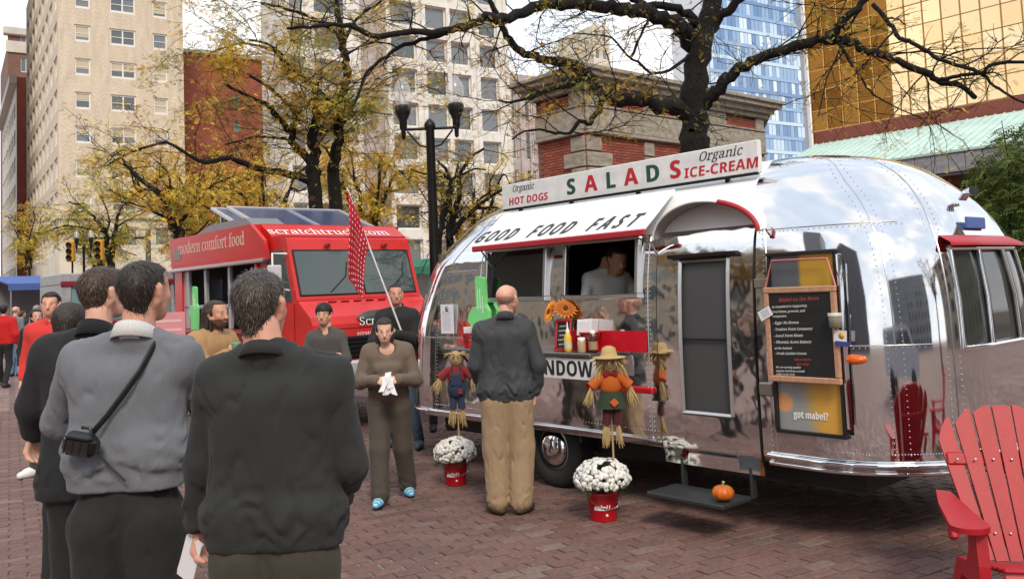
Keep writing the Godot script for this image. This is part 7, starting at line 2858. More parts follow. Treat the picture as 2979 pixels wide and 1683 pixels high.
	if d.has("belly"):
		tb.cap(Vector3(0, 1.16, 0.07) * s, Vector3(0, 1.06, 0.07) * s, d.belly, d.belly)
	if band > 0.0:
		tb.cap(Vector3(0, hem + band, 0), Vector3(0, hem - 0.06, 0), chest - 0.02, chest - 0.02)
	tb.cap(Vector3(0, 1.38 * s, -0.008), Vector3(0, 1.1 * s, 0), chest - 0.008, chest - 0.01)
	tb.cap(J.LS + Vector3(-0.02, -0.045, 0) * s, J.RS + Vector3(0.02, -0.045, 0) * s, 0.074 * s + g, 0.074 * s + g)
	tb.cap(J.neck + Vector3(0, -0.005, 0), J.LS, 0.056 * s + g * 0.3, 0.05 * s + g * 0.8)
	tb.cap(J.neck + Vector3(0, -0.005, 0), J.RS, 0.056 * s + g * 0.3, 0.05 * s + g * 0.8)
	for sd in ["L", "R"]:
		var up_arm = (0.048 if female else 0.054) * s + g
		tb.cap(J[sd + "S"], J[sd + "S"].lerp(J[sd + "E"], 0.2), up_arm, up_arm - 0.002 * s)
		tb.limb(J[sd + "S"].lerp(J[sd + "E"], 0.05), J[sd + "E"], up_arm + 0.002, up_arm - 0.008 * s)
		var end: Vector3 = J[sd + "W"].lerp(J[sd + "E"], d.get("sleeve", 0.06))
		tb.limb(J[sd + "E"], end, up_arm - 0.008 * s, 0.04 * s + g * 0.7)
	tb.cuts.append([Vector3(0, hem, 0), Vector3(0, -1, d.get("hem_tilt", 0.0)).normalized()])
	tb.cuts.append([J.neck + Vector3(0, 0.035, 0.0) * s, Vector3(0, 1, 0.25).normalized()])
	if d.get("vneck", 0.0) > 0.0:
		tb.holes.append([J.neck + Vector3(0, -0.02, 0.12) * s, d.vneck * s])
	var ff: Vector3 = d.get("fold", Vector3(5.5, 2.6, 5.5))
	tb.gather = hem + 0.3
	tb.hem_y = hem
	tb.gather_by = d.get("crease", 0.006) * 0.7
	mi(blob_mesh([tb.surface(fold, d.get("crease", 0.006), ff)]), d.get("top_name", "jacket"), top_c, o)
	if d.has("collar"):
		# a stand and a fall, higher at the nape than at the throat
		var tall: float = d.get("collar_tall", 0.05) * s
		var st = tool_()
		st.set_smooth_group(0)
		var rings = []
		for k in 29:
			var a = PI / 2 + 0.34 + (TAU - 0.68) * k / 28.0
			var dir = Vector3(cos(a), 0, sin(a) * 1.08)
			var y = -0.03 * sin(a) - 0.008
			var out = []
			for e in [[0.063, -0.02], [0.0605, tall / s * 0.9], [0.064, tall / s], [0.069, tall / s * 0.92], [0.083 - 0.004 * sin(a), tall / s * 0.1 - 0.012], [0.079 - 0.004 * sin(a), tall / s * 0.1 - 0.014], [0.067, tall / s * 0.75]]:
				out.append(J.neck + (dir * e[0] + Vector3(0, y + e[1], -0.004)) * s)
			rings.append(out)
		for k in 28:
			for m in 6:
				var q = [rings[k][m], rings[k + 1][m], rings[k + 1][m + 1], rings[k][m + 1]]
				var axis = J.neck
				face(st, q, (q[0] + q[2]) * 0.5 - Vector3(J.neck.x, q[0].y - 0.02, J.neck.z) if m != 0 and m < 5 else Vector3(J.neck.x, q[0].y, J.neck.z) - q[0])
		build(st, "collar", d.collar, o)
	# ---- trousers
	var tr = Blob.new(Vector3(-0.36, 0.0, -0.42) * s, Vector3(0.36, 1.12, 0.42) * s, near, 75.0)
	var loose: float = d.get("loose", 0.0)
	var seat = (0.116 if female else 0.1) * s + g * 0.4
	for sd in ["L", "R"]:
		var hj: Vector3 = J[sd + "H"]
		tr.cap(Vector3(hj.x * 0.75, 1.03 * s, 0), hj + Vector3(0, -0.02, -0.01) * s, seat - 0.03 * s, seat - 0.004, Vector3(1, 1, 0.98))
		if sd == "L":
			tr.limb(hj + Vector3(0, -0.07, 0) * s, hj.lerp(J[sd + "K"], 0.3), 0.088 * s + loose, 0.084 * s + loose)
		tr.cap(hj + Vector3(0, -0.07, 0) * s, J[sd + "K"], 0.09 * s + loose, 0.066 * s + loose)
		tr.cap(J[sd + "K"], J[sd + "A"] + Vector3(0, 0.015, 0.01) * s, 0.066 * s + loose, 0.056 * s + loose * d.get("cuff", 1.2))
	tr.cap(Vector3(0, 1.04, -0.005) * s, Vector3(0, 0.95, -0.01) * s, seat - 0.022, seat - 0.02)
	tr.cuts.append([Vector3(0, minf(1.06 * s, hem + 0.05 * s), 0), Vector3.UP])
	tr.cuts.append([Vector3(0, 0.035 * s, 0), Vector3.DOWN])
	tr.gather = 0.34 * s
	mi(blob_mesh([tr.surface(fold, d.get("crease", 0.006) * 0.9, Vector3(7, 2.2, 7))]), "trousers", d.bottom, o)
	# ---- shoes
	for sd in ["L", "R"]:
		var a: Vector3 = J[sd + "A"]
		var toe: Vector3 = Basis(Vector3.UP, d.get(sd + "toe", 0.22 if sd == "L" else -0.22)) * Vector3(0, 0, 1)
		var sb = Blob.new(Vector3(a.x - 0.24 * s, -0.02, a.z - 0.24 * s), Vector3(a.x + 0.24 * s, 0.2 * s, a.z + 0.24 * s), maxf(near * 0.6, 0.009), 80.0)
		var hl = Vector3(a.x, 0.045 * s, a.z) - toe * 0.035 * s
		sb.cap(hl, hl + toe * 0.12 * s, 0.04 * s, 0.043 * s)
		sb.cap(hl + toe * 0.1 * s, hl + toe * 0.19 * s - Vector3(0, 0.012, 0) * s, 0.044 * s, 0.034 * s)
		sb.cap(Vector3(a.x, 0.05 * s, a.z), Vector3(a.x, 0.11 * s, a.z), 0.042 * s, 0.04 * s)
		sb.cuts.append([Vector3(0, 0.002, 0), Vector3.DOWN])
		var paint = ShoePaint.new()
		paint.sole = d.get("sole", Color(0.02, 0.018, 0.016))
		paint.shoe = d.get("shoe", Color(0.02, 0.018, 0.017))
		paint.stripe = d.get("shoe_2", paint.shoe)
		paint.toe = toe
		paint.s = s
		mi(blob_mesh([sb.surface(noise_a, 0.0, Vector3.ONE)], paint), "shoe", M.shoe, o)
	return o


func people() -> void:
	var fair = Color(0.52, 0.27, 0.19)
	var pale = Color(0.56, 0.32, 0.24)
	var tan = Color(0.4, 0.2, 0.12)
	var black_cloth = cloth(lin(0.02, 0.0213, 0.0225))
	var charcoal = cloth(lin(0.0275, 0.03, 0.03))
	var sweater = cloth(lin(0.2, 0.215, 0.245))
	var olive_trousers = cloth(lin(0.0562, 0.05, 0.0375))
	var khaki = cloth(lin(0.45, 0.312, 0.188))
	var slate = cloth(lin(0.0475, 0.0525, 0.0625), 0.75)
	var brown = cloth(lin(0.19, 0.142, 0.108))
	var brown_low = cloth(lin(0.095, 0.08, 0.065))
	# the three men in line, seen from behind
	var p = person("man in grey sweater with white collar and black camera strap, seen from behind", Vector3(-1.46, 0, -3.3), PI, {"h": 1.92, "cell": 0.0105, "head_cell": 0.0075, "strands": 2600, "hair": Color(0.035, 0.024, 0.016), "skin": fair, "puff": 0.007, "tousle": 0.003, "look": -0.3, "head_size": 0.89, "head": Vector3(-0.06, 1.685, 0.01), "neck": Vector3(-0.04, 1.528, -0.02), "LS": Vector3(0.175, 1.462, 0), "RS": Vector3(-0.188, 1.468, 0), "LE": Vector3(0.31, 1.225, 0.12), "LW": Vector3(0.13, 1.16, 0.27), "RE": Vector3(-0.25, 1.18, 0.14), "RW": Vector3(-0.06, 1.12, 0.26), "hem": 1.02, "band": 0.06, "top": sweater, "top_name": "sweater", "girth": 0.004, "flare": 0.024, "crease": 0.012, "collar": cloth(lin(0.8, 0.8, 0.8)), "collar_tall": 0.044, "bottom": black_cloth, "loose": 0.02, "no_hands": true, "hem_tilt": 0.06})
	var st = tool_()
	var s = 1.92 / 1.8
	tube(st, [Vector3(-0.13, 1.5, 0.06) * s, Vector3(-0.128, 1.532, -0.01) * s, Vector3(-0.122, 1.5, -0.075) * s, Vector3(-0.095, 1.42, -0.122) * s, Vector3(-0.04, 1.34, -0.136) * s, Vector3(0.01, 1.275, -0.142) * s, Vector3(0.055, 1.225, -0.148) * s], [0.013], 6, true, 0.35)
	tube(st, [Vector3(0.07, 1.2, -0.148) * s, Vector3(0.0, 1.11, -0.142) * s, Vector3(-0.05, 1.06, -0.14) * s], [0.005], 4)
	var cs = build(st, "camera_strap", M.black, self)
	cs.transform = Transform3D(Basis(Vector3.UP, PI), Vector3(-1.46, 0, -3.3))
	tag(cs, "thin black camera strap slung across the back of the grey sweater", "strap")
	st = tool_()
	box(st, Vector3(0.0, 0.0, 0.0), Vector3(0.12, 0.075, 0.07), 0.02)
	box(st, Vector3(0.0, 0.03, -0.012), Vector3(0.1, 0.03, 0.06), 0.012)
	for k in 4:
		box(st, Vector3(-0.04 + k * 0.027, -0.004, -0.036), Vector3(0.006, 0.05, 0.006), 0.002)
	tube(st, [Vector3(-0.03, 0.04, 0), Vector3(-0.02, 0.062, 0), Vector3(0.01, 0.06, 0)], [0.006], 6)
	var cc = build(st, "camera_case", M.black_gloss, self)
	cc.transform = Transform3D(Basis(Vector3.UP, PI) * Basis(Vector3.BACK, 0.2), Vector3(-1.46 - 0.08 * s, 1.19 * s, -3.3 + 0.175 * s))
	tag(cc, "small black camera case hanging at the hip of the grey sweater", "camera case")
	p = person("man in black jacket with short grey brown hair, nearest of the queue", Vector3(-0.81, 0, -2.9), PI, {"h": 1.85, "cell": 0.0105, "head_cell": 0.0075, "strands": 3000, "hair": Color(0.075, 0.06, 0.048), "skin": fair, "puff": 0.006, "tousle": 0.003, "look": -0.12, "head": Vector3(0.035, 1.68, 0.015), "head_size": 0.97, "neck": Vector3(0.012, 1.53, -0.02), "LS": Vector3(0.172, 1.462, 0), "RS": Vector3(-0.182, 1.457, 0), "LE": Vector3(0.232, 1.19, 0.03), "LW": Vector3(0.268, 0.985, 0.1), "RE": Vector3(-0.232, 1.17, 0.03), "RW": Vector3(-0.15, 1.02, 0.2), "hem": 0.93, "band": 0.07, "top": charcoal, "girth": 0.01, "crease": 0.015, "flare": 0.018, "collar": charcoal, "collar_tall": 0.03, "bottom": olive_trousers, "loose": 0.02, "hand_cell": 0.004, "Lhand": Vector3(0.12, -1, 0.12), "Lpalm": Vector3(-1, 0, -0.3), "curl": 0.6, "hem_tilt": -0.03})
	st = tool_()
	box(st, Vector3.ZERO, Vector3(0.075, 0.155, 0.003), 0.0)
	box(st, Vector3(0.004, -0.004, 0.006), Vector3(0.075, 0.155, 0.003), 0.0, Basis(Vector3.BACK, 0.05))
	var paper = build(st, "folded_paper", M.paper, self)
	paper.transform = Transform3D(Basis.from_euler(Vector3(0.1, -0.5, -0.5)), Vector3(-1.125, 0.9, -3.0))
	tag(paper, "folded white paper held in the left hand of the black jacket", "paper")
	person("man in long dark coat, standing left of the grey sweater", Vector3(-1.87, 0, -3.9), PI, {"h": 1.925, "cell": 0.012, "head_cell": 0.0075, "strands": 2600, "hair": Color(0.09, 0.055, 0.035), "skin": pale, "puff": 0.01, "look": -0.6, "head_size": 0.88, "head": Vector3(-0.035, 1.69, 0.015), "LE": Vector3(0.25, 1.24, 0.0), "LS": Vector3(0.185, 1.455, 0), "neck": Vector3(-0.02, 1.52, -0.02), "LW": Vector3(0.285, 1.13, 0.06), "hem": 0.87, "top": cloth(lin(0.015, 0.0163, 0.02)), "top_name": "coat", "girth": 0.022, "crease": 0.008, "collar": cloth(lin(0.0125, 0.0137, 0.0163)), "collar_tall": 0.05, "bottom": cloth(lin(0.0175, 0.0187, 0.0213)), "loose": 0.012, "Lhand": Vector3(0.2, -1, 0.1), "flare": 0.01})
	# by the trailer
	person("bald man in slate jacket and khaki trousers at the serving window", Vector3(-0.1, 0, -7.0), PI, {"h": 1.8, "cell": 0.0115, "head_cell": 0.006, "hair": Color(0.16, 0.1, 0.07), "skin": Color(0.55, 0.3, 0.22), "bald": true, "look": -0.45, "head": Vector3(-0.04, 1.668, 0.015), "LE": Vector3(0.235, 1.16, -0.01), "LW": Vector3(0.18, 0.95, 0.16), "RE": Vector3(-0.265, 1.15, -0.04), "RW": Vector3(-0.225, 0.93, 0.02), "hem": 0.88, "band": 0.05, "top": slate, "girth": 0.01, "flare": 0.026, "crease": 0.015, "collar": slate, "collar_tall": 0.05, "bottom": khaki, "loose": 0.028, "cuff": 1.0, "neck": Vector3(-0.015, 1.515, -0.02), "shoe": Color(0.09, 0.055, 0.03), "LA": Vector3(0.095, 0.09, -0.01), "RA": Vector3(-0.085, 0.09, -0.03), "hem_tilt": 0.05, "Ltoe": 0.5, "Rtoe": -0.5})
	person("woman in brown v-neck top and brown trousers looking down at napkins", Vector3(-1.12, 0, -7.6), 0.1, {"h": 1.58, "cell": 0.012, "head_cell": 0.0048, "strands": 900, "female": true, "hair": Color(0.05, 0.03, 0.02), "skin": Color(0.6, 0.35, 0.26), "nod": 0.18, "look": 0.06, "puff": 0.007, "hairline": 0.08, "long": true, "bun": true, "head": Vector3(-0.02, 1.645, 0.05), "LE": Vector3(0.265, 1.15, 0.06), "RE": Vector3(-0.27, 1.16, 0.06), "LW": Vector3(0.1, 1.19, 0.31), "RW": Vector3(-0.09, 1.19, 0.31), "Lhand": Vector3(-0.7, -0.1, 0.5), "Rhand": Vector3(0.7, -0.1, 0.5), "Lpalm": Vector3(-0.3, -0.5, -0.6), "Rpalm": Vector3(0.3, -0.5, -0.6), "Lthumb": Vector3(0, 1, 0), "Rthumb": Vector3(0, 1, 0), "curl": 0.8, "hem": 0.93, "top": brown, "top_name": "top", "girth": 0.02, "vneck": 0.1, "crease": 0.008, "bottom": brown_low, "loose": 0.022, "cuff": 1.25, "LA": Vector3(0.15, 0.09, -0.2), "RA": Vector3(-0.1, 0.09, 0.19), "LK": Vector3(0.12, 0.5, -0.04), "RK": Vector3(-0.1, 0.51, 0.12), "shoe": Color(0.09, 0.38, 0.62), "shoe_2": Color(0.6, 0.7, 0.75), "sole": Color(0.03, 0.05, 0.08), "hand_cell": 0.0045, "belly": 0.1})
	st = tool_()
	var nr = RandomNumberGenerator.new()
	nr.seed = 4
	for k in 7:
		var a = Vector3(nr.randfn(0, 0.03), nr.randfn(0.0, 0.02), nr.randfn(0, 0.01))
		var b = a + Vector3(nr.randfn(0, 0.03), -0.1 + nr.randfn(0, 0.02), 0.02 + nr.randfn(0, 0.01))
		var w = Vector3(0.035 + nr.randfn(0, 0.01), nr.randfn(0, 0.015), nr.randfn(0, 0.02))
		face(st, [a, b, b + w, a + w], Vector3(0, 0, 1))
		face(st, [a, a + w, a + w + Vector3(0.005, 0.03, -0.02), a + Vector3(0, 0.035, -0.015)], Vector3(0, 0, 1))
	var nap = build(st, "napkins", M.paper, self)
	nap.position = Vector3(-1.1, 1.05, -7.25)
	tag(nap, "crumpled white napkins in the hands of the woman in brown", "napkin")
	person("server in white shirt bending behind the open trailer window", Vector3(0.82, 0.44, -7.72), 0.3, {"h": 1.72, "cell": 0.02, "hair": Color(0.03, 0.02, 0.015), "skin": tan, "head": Vector3(0.06, 1.6, 0.12), "nod": 0.4, "LE": Vector3(0.28, 1.2, 0.1), "RE": Vector3(-0.28, 1.2, 0.1), "LW": Vector3(0.16, 1.05, 0.22), "RW": Vector3(-0.16, 1.05, 0.22), "sleeve": 0.85, "hem": 0.95, "top": cloth(lin(0.8, 0.8, 0.75)), "top_name": "shirt", "bottom": black_cloth, "vneck": 0.06})
	# between the vehicles
	person("bearded man in tan coat sipping from a green cup", Vector3(-2.56, 0, -7.4), 1.15, {"h": 1.78, "cell": 0.0165, "head_cell": 0.006, "hair": Color(0.06, 0.035, 0.025), "hairline": 0.09, "skin": Color(0.46, 0.23, 0.15), "beard": Color(0.1, 0.05, 0.03), "long": true, "puff": 0.006, "head": Vector3(0.0, 1.66, 0.045), "LE": Vector3(0.27, 1.2, 0.08), "LW": Vector3(0.13, 1.39, 0.3), "RE": Vector3(-0.25, 1.2, 0.1), "RW": Vector3(-0.12, 1.33, 0.28), "Rhand": Vector3(0.5, 0.5, 0.5), "Lhand": Vector3(-0.3, 0.7, 0.2), "Rthumb": Vector3(0, 1, 0), "curl": 0.9, "hem": 0.84, "top": cloth(lin(0.5, 0.294, 0.131)), "top_name": "coat", "girth": 0.03, "crease": 0.012, "collar": cloth(lin(0.0375, 0.025, 0.0187)), "collar_tall": 0.035, "bottom": cloth(lin(0.075, 0.075, 0.0875)), "hand_cell": 0.005})
	st = tool_()
	lathe(st, [[0.0, 0.0], [0.03, 0.0], [0.04, 0.1], [0.042, 0.103], [0.036, 0.1], [0.0, 0.09]], 20)
	var cup = build(st, "paper_cup", mat(lin(0.2, 0.5, 0.3), 0.5), self)
	cup.position = Vector3(-2.29, 1.31, -7.18)
	tag(cup, "green paper cup in the hand of the bearded man in tan", "cup")
	person("person in black with a backpack strap, mostly hidden by the nearest man", Vector3(-1.7, 0, -6.0), 2.9, {"h": 1.72, "cell": 0.022, "hair": Color(0.03, 0.02, 0.016), "skin": fair, "hem": 0.88, "top": black_cloth, "girth": 0.03, "collar": black_cloth, "bottom": black_cloth})
	person("teenager in grey v-neck with arms crossed in front of the red truck", Vector3(-1.99, 0, -9.2), 0.0, {"h": 1.70, "cell": 0.0165, "head_cell": 0.0055, "hair": Color(0.014, 0.012, 0.012), "skin": Color(0.5, 0.26, 0.18), "puff": 0.016, "tousle": 0.008, "hairline": 0.045, "head": Vector3(-0.02, 1.66, 0.02), "LS": Vector3(0.165, 1.42, 0), "RS": Vector3(-0.165, 1.42, 0), "LE": Vector3(0.24, 1.17, 0.1), "RE": Vector3(-0.24, 1.17, 0.1), "LW": Vector3(-0.06, 1.15, 0.23), "RW": Vector3(0.07, 1.2, 0.2), "Lhand": Vector3(-1, 0.15, 0), "Rhand": Vector3(1, 0.2, 0), "Lthumb": Vector3(0, 1, 0.2), "Rthumb": Vector3(0, 1, 0.2), "hem": 0.93, "top": cloth(lin(0.0938, 0.0875, 0.0775)), "top_name": "sweater", "vneck": 0.07, "girth": 0.0, "bottom": cloth(lin(0.15, 0.112, 0.075))})
	person("man in black jacket holding the spotted flag pole", Vector3(-1.38, 0, -10.2), -0.25, {"h": 1.88, "cell": 0.0185, "head_cell": 0.006, "hair": Color(0.03, 0.022, 0.018), "skin": Color(0.46, 0.23, 0.16), "puff": 0.004, "look": 0.5, "LE": Vector3(0.25, 1.16, 0.06), "LW": Vector3(0.1, 1.25, 0.28), "RE": Vector3(-0.26, 1.16, 0.04), "RW": Vector3(-0.02, 1.2, 0.27), "Lhand": Vector3(-0.6, 0.4, 0.5), "Lthumb": Vector3(0, 1, 0), "curl": 1.0, "hem": 0.9, "top": black_cloth, "girth": 0.022, "collar": black_cloth, "bottom": cloth(lin(0.0625, 0.0938, 0.138)), "shoe": Color(0.05, 0.08, 0.1), "LA": Vector3(0.24, 0.09, 0.05), "LK": Vector3(0.16, 0.5, 0.06)})
	person("person in dark clothes with a green vest behind the trailer tail", Vector3(-1.0, 0, -11.3), 0.3, {"h": 1.72, "cell": 0.024, "hair": Color(0.02, 0.016, 0.014), "skin": fair, "hem": 0.9, "top": cloth(lin(0.0125, 0.112, 0.075)), "bottom": black_cloth, "girth": 0.03, "no_hands": true})
	person("man in red shirt and white sneakers looking towards the camera", Vector3(-4.98, 0, -9.4), 0.35, {"h": 1.93, "cell": 0.0185, "head_cell": 0.006, "hair": Color(0.022, 0.015, 0.012), "skin": Color(0.55, 0.28, 0.2), "puff": 0.012, "tousle": 0.006, "look": -0.1, "hem": 0.95, "top": cloth(lin(0.8, 0.05, 0.0438)), "top_name": "shirt", "collar": cloth(lin(0.775, 0.0438, 0.0375)), "bottom": cloth(lin(0.0625, 0.0688, 0.075)), "shoe": Color(0.72, 0.72, 0.7), "sole": Color(0.7, 0.7, 0.68), "Rtoe": -0.9, "RA": Vector3(-0.14, 0.09, -0.02)})
	person("brown haired woman seen from behind, between red shirt and dark coat", Vector3(-2.8, 0, -5.5), PI, {"h": 1.78, "cell": 0.024, "head_cell": 0.007, "female": true, "hair": Color(0.05, 0.033, 0.022), "skin": fair, "puff": 0.016, "tousle": 0.006, "long": true, "hem": 0.9, "top": black_cloth, "bottom": black_cloth, "no_hands": true})
	person("dark haired person in black jacket left of the red shirt", Vector3(-7.65, 0, -14.0), 0.7, {"h": 1.76, "cell": 0.025, "head_cell": 0.008, "hair": Color(0.04, 0.02, 0.015), "skin": Color(0.52, 0.28, 0.2), "long": true, "hem": 0.88, "top": black_cloth, "bottom": black_cloth})
	# the crowd at the far left
	person("man in bright red jacket walking away at the left edge", Vector3(-11.85, 0, -20.3), 3.3, {"h": 1.9, "cell": 0.028, "head_cell": 0.012, "hair": Color(0.015, 0.013, 0.012), "skin": fair, "hem": 0.93, "top": cloth(lin(0.688, 0.0125, 0.015)), "girth": 0.03, "bottom": black_cloth, "LA": Vector3(0.1, 0.09, 0.2), "RA": Vector3(-0.1, 0.1, -0.2), "LE": Vector3(0.27, 1.14, -0.06), "RE": Vector3(-0.27, 1.14, -0.06)})
	person("pink necked man in grey checked shirt and blue jeans beyond the red jacket", Vector3(-13.4, 0, -23.5), 3.0, {"h": 1.86, "cell": 0.03, "head_cell": 0.012, "hair": Color(0.3, 0.2, 0.15), "skin": Color(0.56, 0.29, 0.22), "bald": true, "hem": 0.92, "top": cloth(lin(0.2, 0.237, 0.25)), "top_name": "shirt", "bottom": cloth(lin(0.15, 0.275, 0.45)), "loose": 0.02})
	person("man in pale khaki shirt and trousers with a white cap, walking away", Vector3(-14.3, 0, -26.2), 2.8, {"h": 1.88, "cell": 0.03, "head_cell": 0.012, "hair": Color(0.55, 0.52, 0.46), "skin": fair, "hem": 0.9, "top": cloth(lin(0.45, 0.388, 0.3)), "top_name": "shirt", "bottom": cloth(lin(0.425, 0.375, 0.312)), "loose": 0.02})
	person("person in dark clothes farthest along the street, by the stalls", Vector3(-19.6, 0, -33.0), 2.9, {"h": 1.8, "cell": 0.035, "head_cell": 0.014, "hair": Color(0.02, 0.016, 0.014), "hem": 0.9, "top": cloth(lin(0.05, 0.05, 0.0625)), "bottom": black_cloth, "no_hands": true})
	person("person in a navy coat among the far crowd beside the grey awning", Vector3(-16.6, 0, -29.5), 2.6, {"h": 1.72, "cell": 0.033, "head_cell": 0.013, "hair": Color(0.09, 0.05, 0.03), "hem": 0.82, "top": cloth(lin(0.03, 0.04, 0.09)), "top_name": "coat", "bottom": cloth(lin(0.1, 0.1, 0.11)), "no_hands": true})
	person("person in a grey hooded top facing the camera in the far crowd", Vector3(-12.2, 0, -25.0), 0.2, {"h": 1.7, "cell": 0.03, "head_cell": 0.012, "hair": Color(0.12, 0.07, 0.04), "skin": Color(0.52, 0.28, 0.2), "hem": 0.9, "top": cloth(lin(0.2, 0.2, 0.22)), "top_name": "top", "bottom": cloth(lin(0.05, 0.06, 0.09))})


# ---------------------------------------------------------------- the spotted flag, and what stands behind the photographer and shows in the polished metal
func flag() -> void:
	var o = thing("flag", "red flag with white dots drooping from a slanted white pole", "flag", Vector3(-1.29, 1.3, -9.95))
	var top = Vector3(-0.56, 1.68, 0.12)
	var st = tool_()
	tube(st, [Vector3.ZERO, top], [0.011, 0.008], 8)
	build(st, "pole", mat(lin(0.68, 0.68, 0.68), 0.4), o)
	# cloth hangs from the upper pole in soft folds
	var cols = 16
	var rows = 26
	var grid = []
	for i in cols + 1:
		var u = float(i) / cols
		var on_pole = top.lerp(Vector3.ZERO, 0.02 + 0.37 * u)
		var col = []
		for j in rows + 1:
			var v = float(j) / rows
			var drop = lerpf(1.0, 0.62, u) * v
			var fold = sin(u * 11.0 + v * 1.4) * 0.035 * smoothstep(0.0, 0.3, v) + sin(u * 23.0 + 1.0) * 0.012 * v
			var gather = lerpf(0.0, -0.1, v) * u
			col.append(on_pole + Vector3(gather + sin(v * 5.0 + u * 3.0) * 0.012, -drop, fold + 0.015))
		grid.append(col)
	st = tool_()
	st.set_smooth_group(0)
	for i in cols:
		for j in rows:
			face(st, [grid[i][j], grid[i + 1][j], grid[i + 1][j + 1], grid[i][j + 1]], Vector3(0, 0, 1))
	var cl = build(st, "cloth", cloth(lin(0.55, 0.008, 0.03)), o)
	# dots are printed discs that follow the cloth
	st = tool_()
	for i in range(1, cols, 2):
		for j in range(1, rows):
			if (j + i / 2) % 2:
				continue
			var c: Vector3 = grid[i][j]
			var du: Vector3 = (grid[i + 1][j] - grid[i - 1][j]).normalized()
			var dv: Vector3 = (grid[i][j + 1] - grid[i][j - 1] if j < rows else Vector3.DOWN).normalized()
			var n = du.cross(dv).normalized()
			if n.z < 0:
				n = -n
			for sd in [1.0, -1.0]:
				var ring = []
				for k in 8:
					var a = TAU * k / 8.0
					ring.append(c + n * 0.004 * sd + (du * cos(a) + dv * sin(a)) * 0.0115)
				face(st, ring, n * sd)
	build(st, "dots", mat(lin(0.75, 0.72, 0.72), 0.9), cl).set_meta("kind", "stuff")


func plain_tower(label: String, at: Vector3, turn: float, size: Vector3, m: Material, bays: int, storeys: int) -> void:
	var o = thing("office_tower", label, "building", at, turn)
	var st = tool_()
	box(st, Vector3(0, size.y / 2, 0), size, 0.0)
	build(st, "wall", m, o)
	st = tool_()
	box(st, Vector3(0, size.y + 0.4, 0), Vector3(size.x + 0.8, 0.8, size.z + 0.8))
	build(st, "parapet", m, o)
	for k in storeys:
		st = tool_()
		var y = size.y * (k + 0.55) / storeys
		for b in bays:
			var x = size.x * ((b + 0.5) / bays - 0.5)
			box(st, Vector3(x, y, size.z / 2), Vector3(size.x / bays * 0.55, size.y / storeys * 0.55, 0.12))
			box(st, Vector3(x, y, -size.z / 2), Vector3(size.x / bays * 0.55, size.y / storeys * 0.55, 0.12))
		build(st, "window_row", M.pane, o)


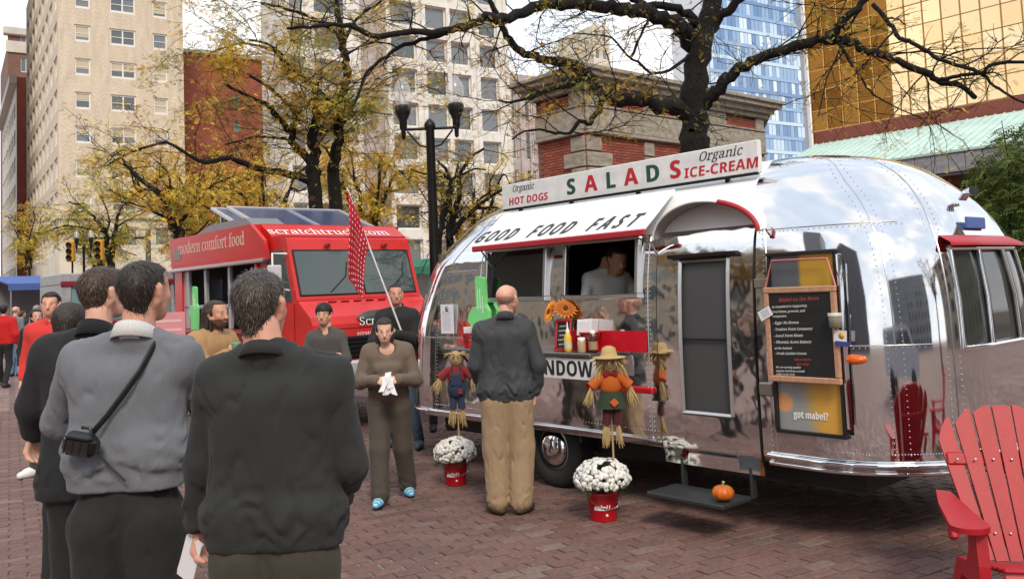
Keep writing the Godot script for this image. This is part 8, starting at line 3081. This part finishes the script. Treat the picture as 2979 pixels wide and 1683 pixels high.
func behind_the_photographer() -> void:
	flag()
	var grey = worn(mat(lin(0.24, 0.25, 0.27), 0.8), M.blotch, 0.1)
	var sand = worn(mat(lin(0.38, 0.32, 0.24), 0.9), M.blotch, 0.1)
	var dark = worn(mat(lin(0.12, 0.12, 0.13), 0.8), M.blotch, 0.1)
	plain_tower("broad grey office block behind the photographer, mirrored in the trailer", Vector3(30, 0, 70), 0.4, Vector3(44, 26, 20), grey, 12, 7)
	plain_tower("sand coloured block on the left side of the plaza, mirrored in the trailer", Vector3(-46, 0, -14), PI / 2, Vector3(34, 15, 16), sand, 9, 4)
	plain_tower("grey tower on the left side of the plaza, mirrored in the trailer", Vector3(-62, 0, 32), 0.9, Vector3(24, 58, 20), grey, 8, 15)
	plain_tower("dark pointed block left behind the photographer, mirrored in the trailer", Vector3(-34, 0, 52), 0.5, Vector3(20, 44, 18), dark, 6, 12)
	plain_tower("low sand coloured block right of the plaza, mirrored in the trailer nose", Vector3(46, 0, 2), -PI / 2, Vector3(40, 18, 16), sand, 10, 5)
	var r = RandomNumberGenerator.new()
	r.seed = 99
	var spots = [[Vector3(-14.5, 0, -4.5), 7.5, 3.2, "yellow leaved tree left of the plaza, mirrored in the trailer side"], [Vector3(-17, 0, 6), 7.8, 3.4, "bare branched tree left behind the photographer, mirrored in the trailer"], [Vector3(13.5, 0, 5.5), 8.5, 3.4, "tall tree right behind the photographer, mirrored in the trailer nose"]]
	for k in 3:
		var f: Array = spots[k]
		tree(f[3], umbrella_limbs(f[0], f[1], f[2], r, 0.2), 70 + k, {"step": 0.5, "reach": 1.6, "leafy": [1.2, 0.3, 0.4][k], "colours": [Color(0.28, 0.27, 0.035), Color(0.46, 0.29, 0.03), Color(0.52, 0.36, 0.04), Color(0.42, 0.17, 0.03)], "leaf": 0.07, "bare_below": 3.0, "thickest": 0.1})
	# a grey van behind the photographer on the right
	var o = thing("van", "pale grey panel van parked behind the photographer, mirrored in the trailer nose", "van", Vector3(3.6, 0, 3.4), 0.35)
	var st = tool_()
	prism(st, PackedVector2Array([Vector2(-2.4, 0.45), Vector2(2.3, 0.45), Vector2(2.45, 0.8), Vector2(2.4, 1.1), Vector2(1.75, 1.3), Vector2(1.25, 2.05), Vector2(0.9, 2.15), Vector2(-2.3, 2.15), Vector2(-2.42, 1.9)]), 1.9, Transform3D(Basis(), Vector3(0, 0, -0.95)))
	build(st, "body", mat(lin(0.4, 0.42, 0.47), 0.25), o)
	st = tool_()
	for sz in [-1.0, 1.0]:
		prism(st, PackedVector2Array([Vector2(0.55, 1.35), Vector2(1.55, 1.35), Vector2(1.15, 1.95), Vector2(0.55, 1.95)]), 0.012 * sz, Transform3D(Basis(), Vector3(0, 0, 0.95 * sz)))
		prism(st, PackedVector2Array([Vector2(-1.9, 1.35), Vector2(0.4, 1.35), Vector2(0.4, 1.95), Vector2(-1.9, 1.95)]), 0.012 * sz, Transform3D(Basis(), Vector3(0, 0, 0.95 * sz)))
	box(st, Vector3(-2.405, 1.6, 0), Vector3(0.03, 0.55, 1.5), 0.01)
	build(st, "window", M.pane, o)
	for x in [-1.5, 1.55]:
		for z in [-0.86, 0.86]:
			st = tool_()
			lathe(st, [[0.0, -0.11], [0.33, -0.11], [0.34, 0.0], [0.33, 0.11], [0.0, 0.11]], 20, Transform3D(Basis.from_euler(Vector3(PI / 2, 0, 0)), Vector3(x, 0.34, z)))
			build(st, "wheel", M.rubber, o)
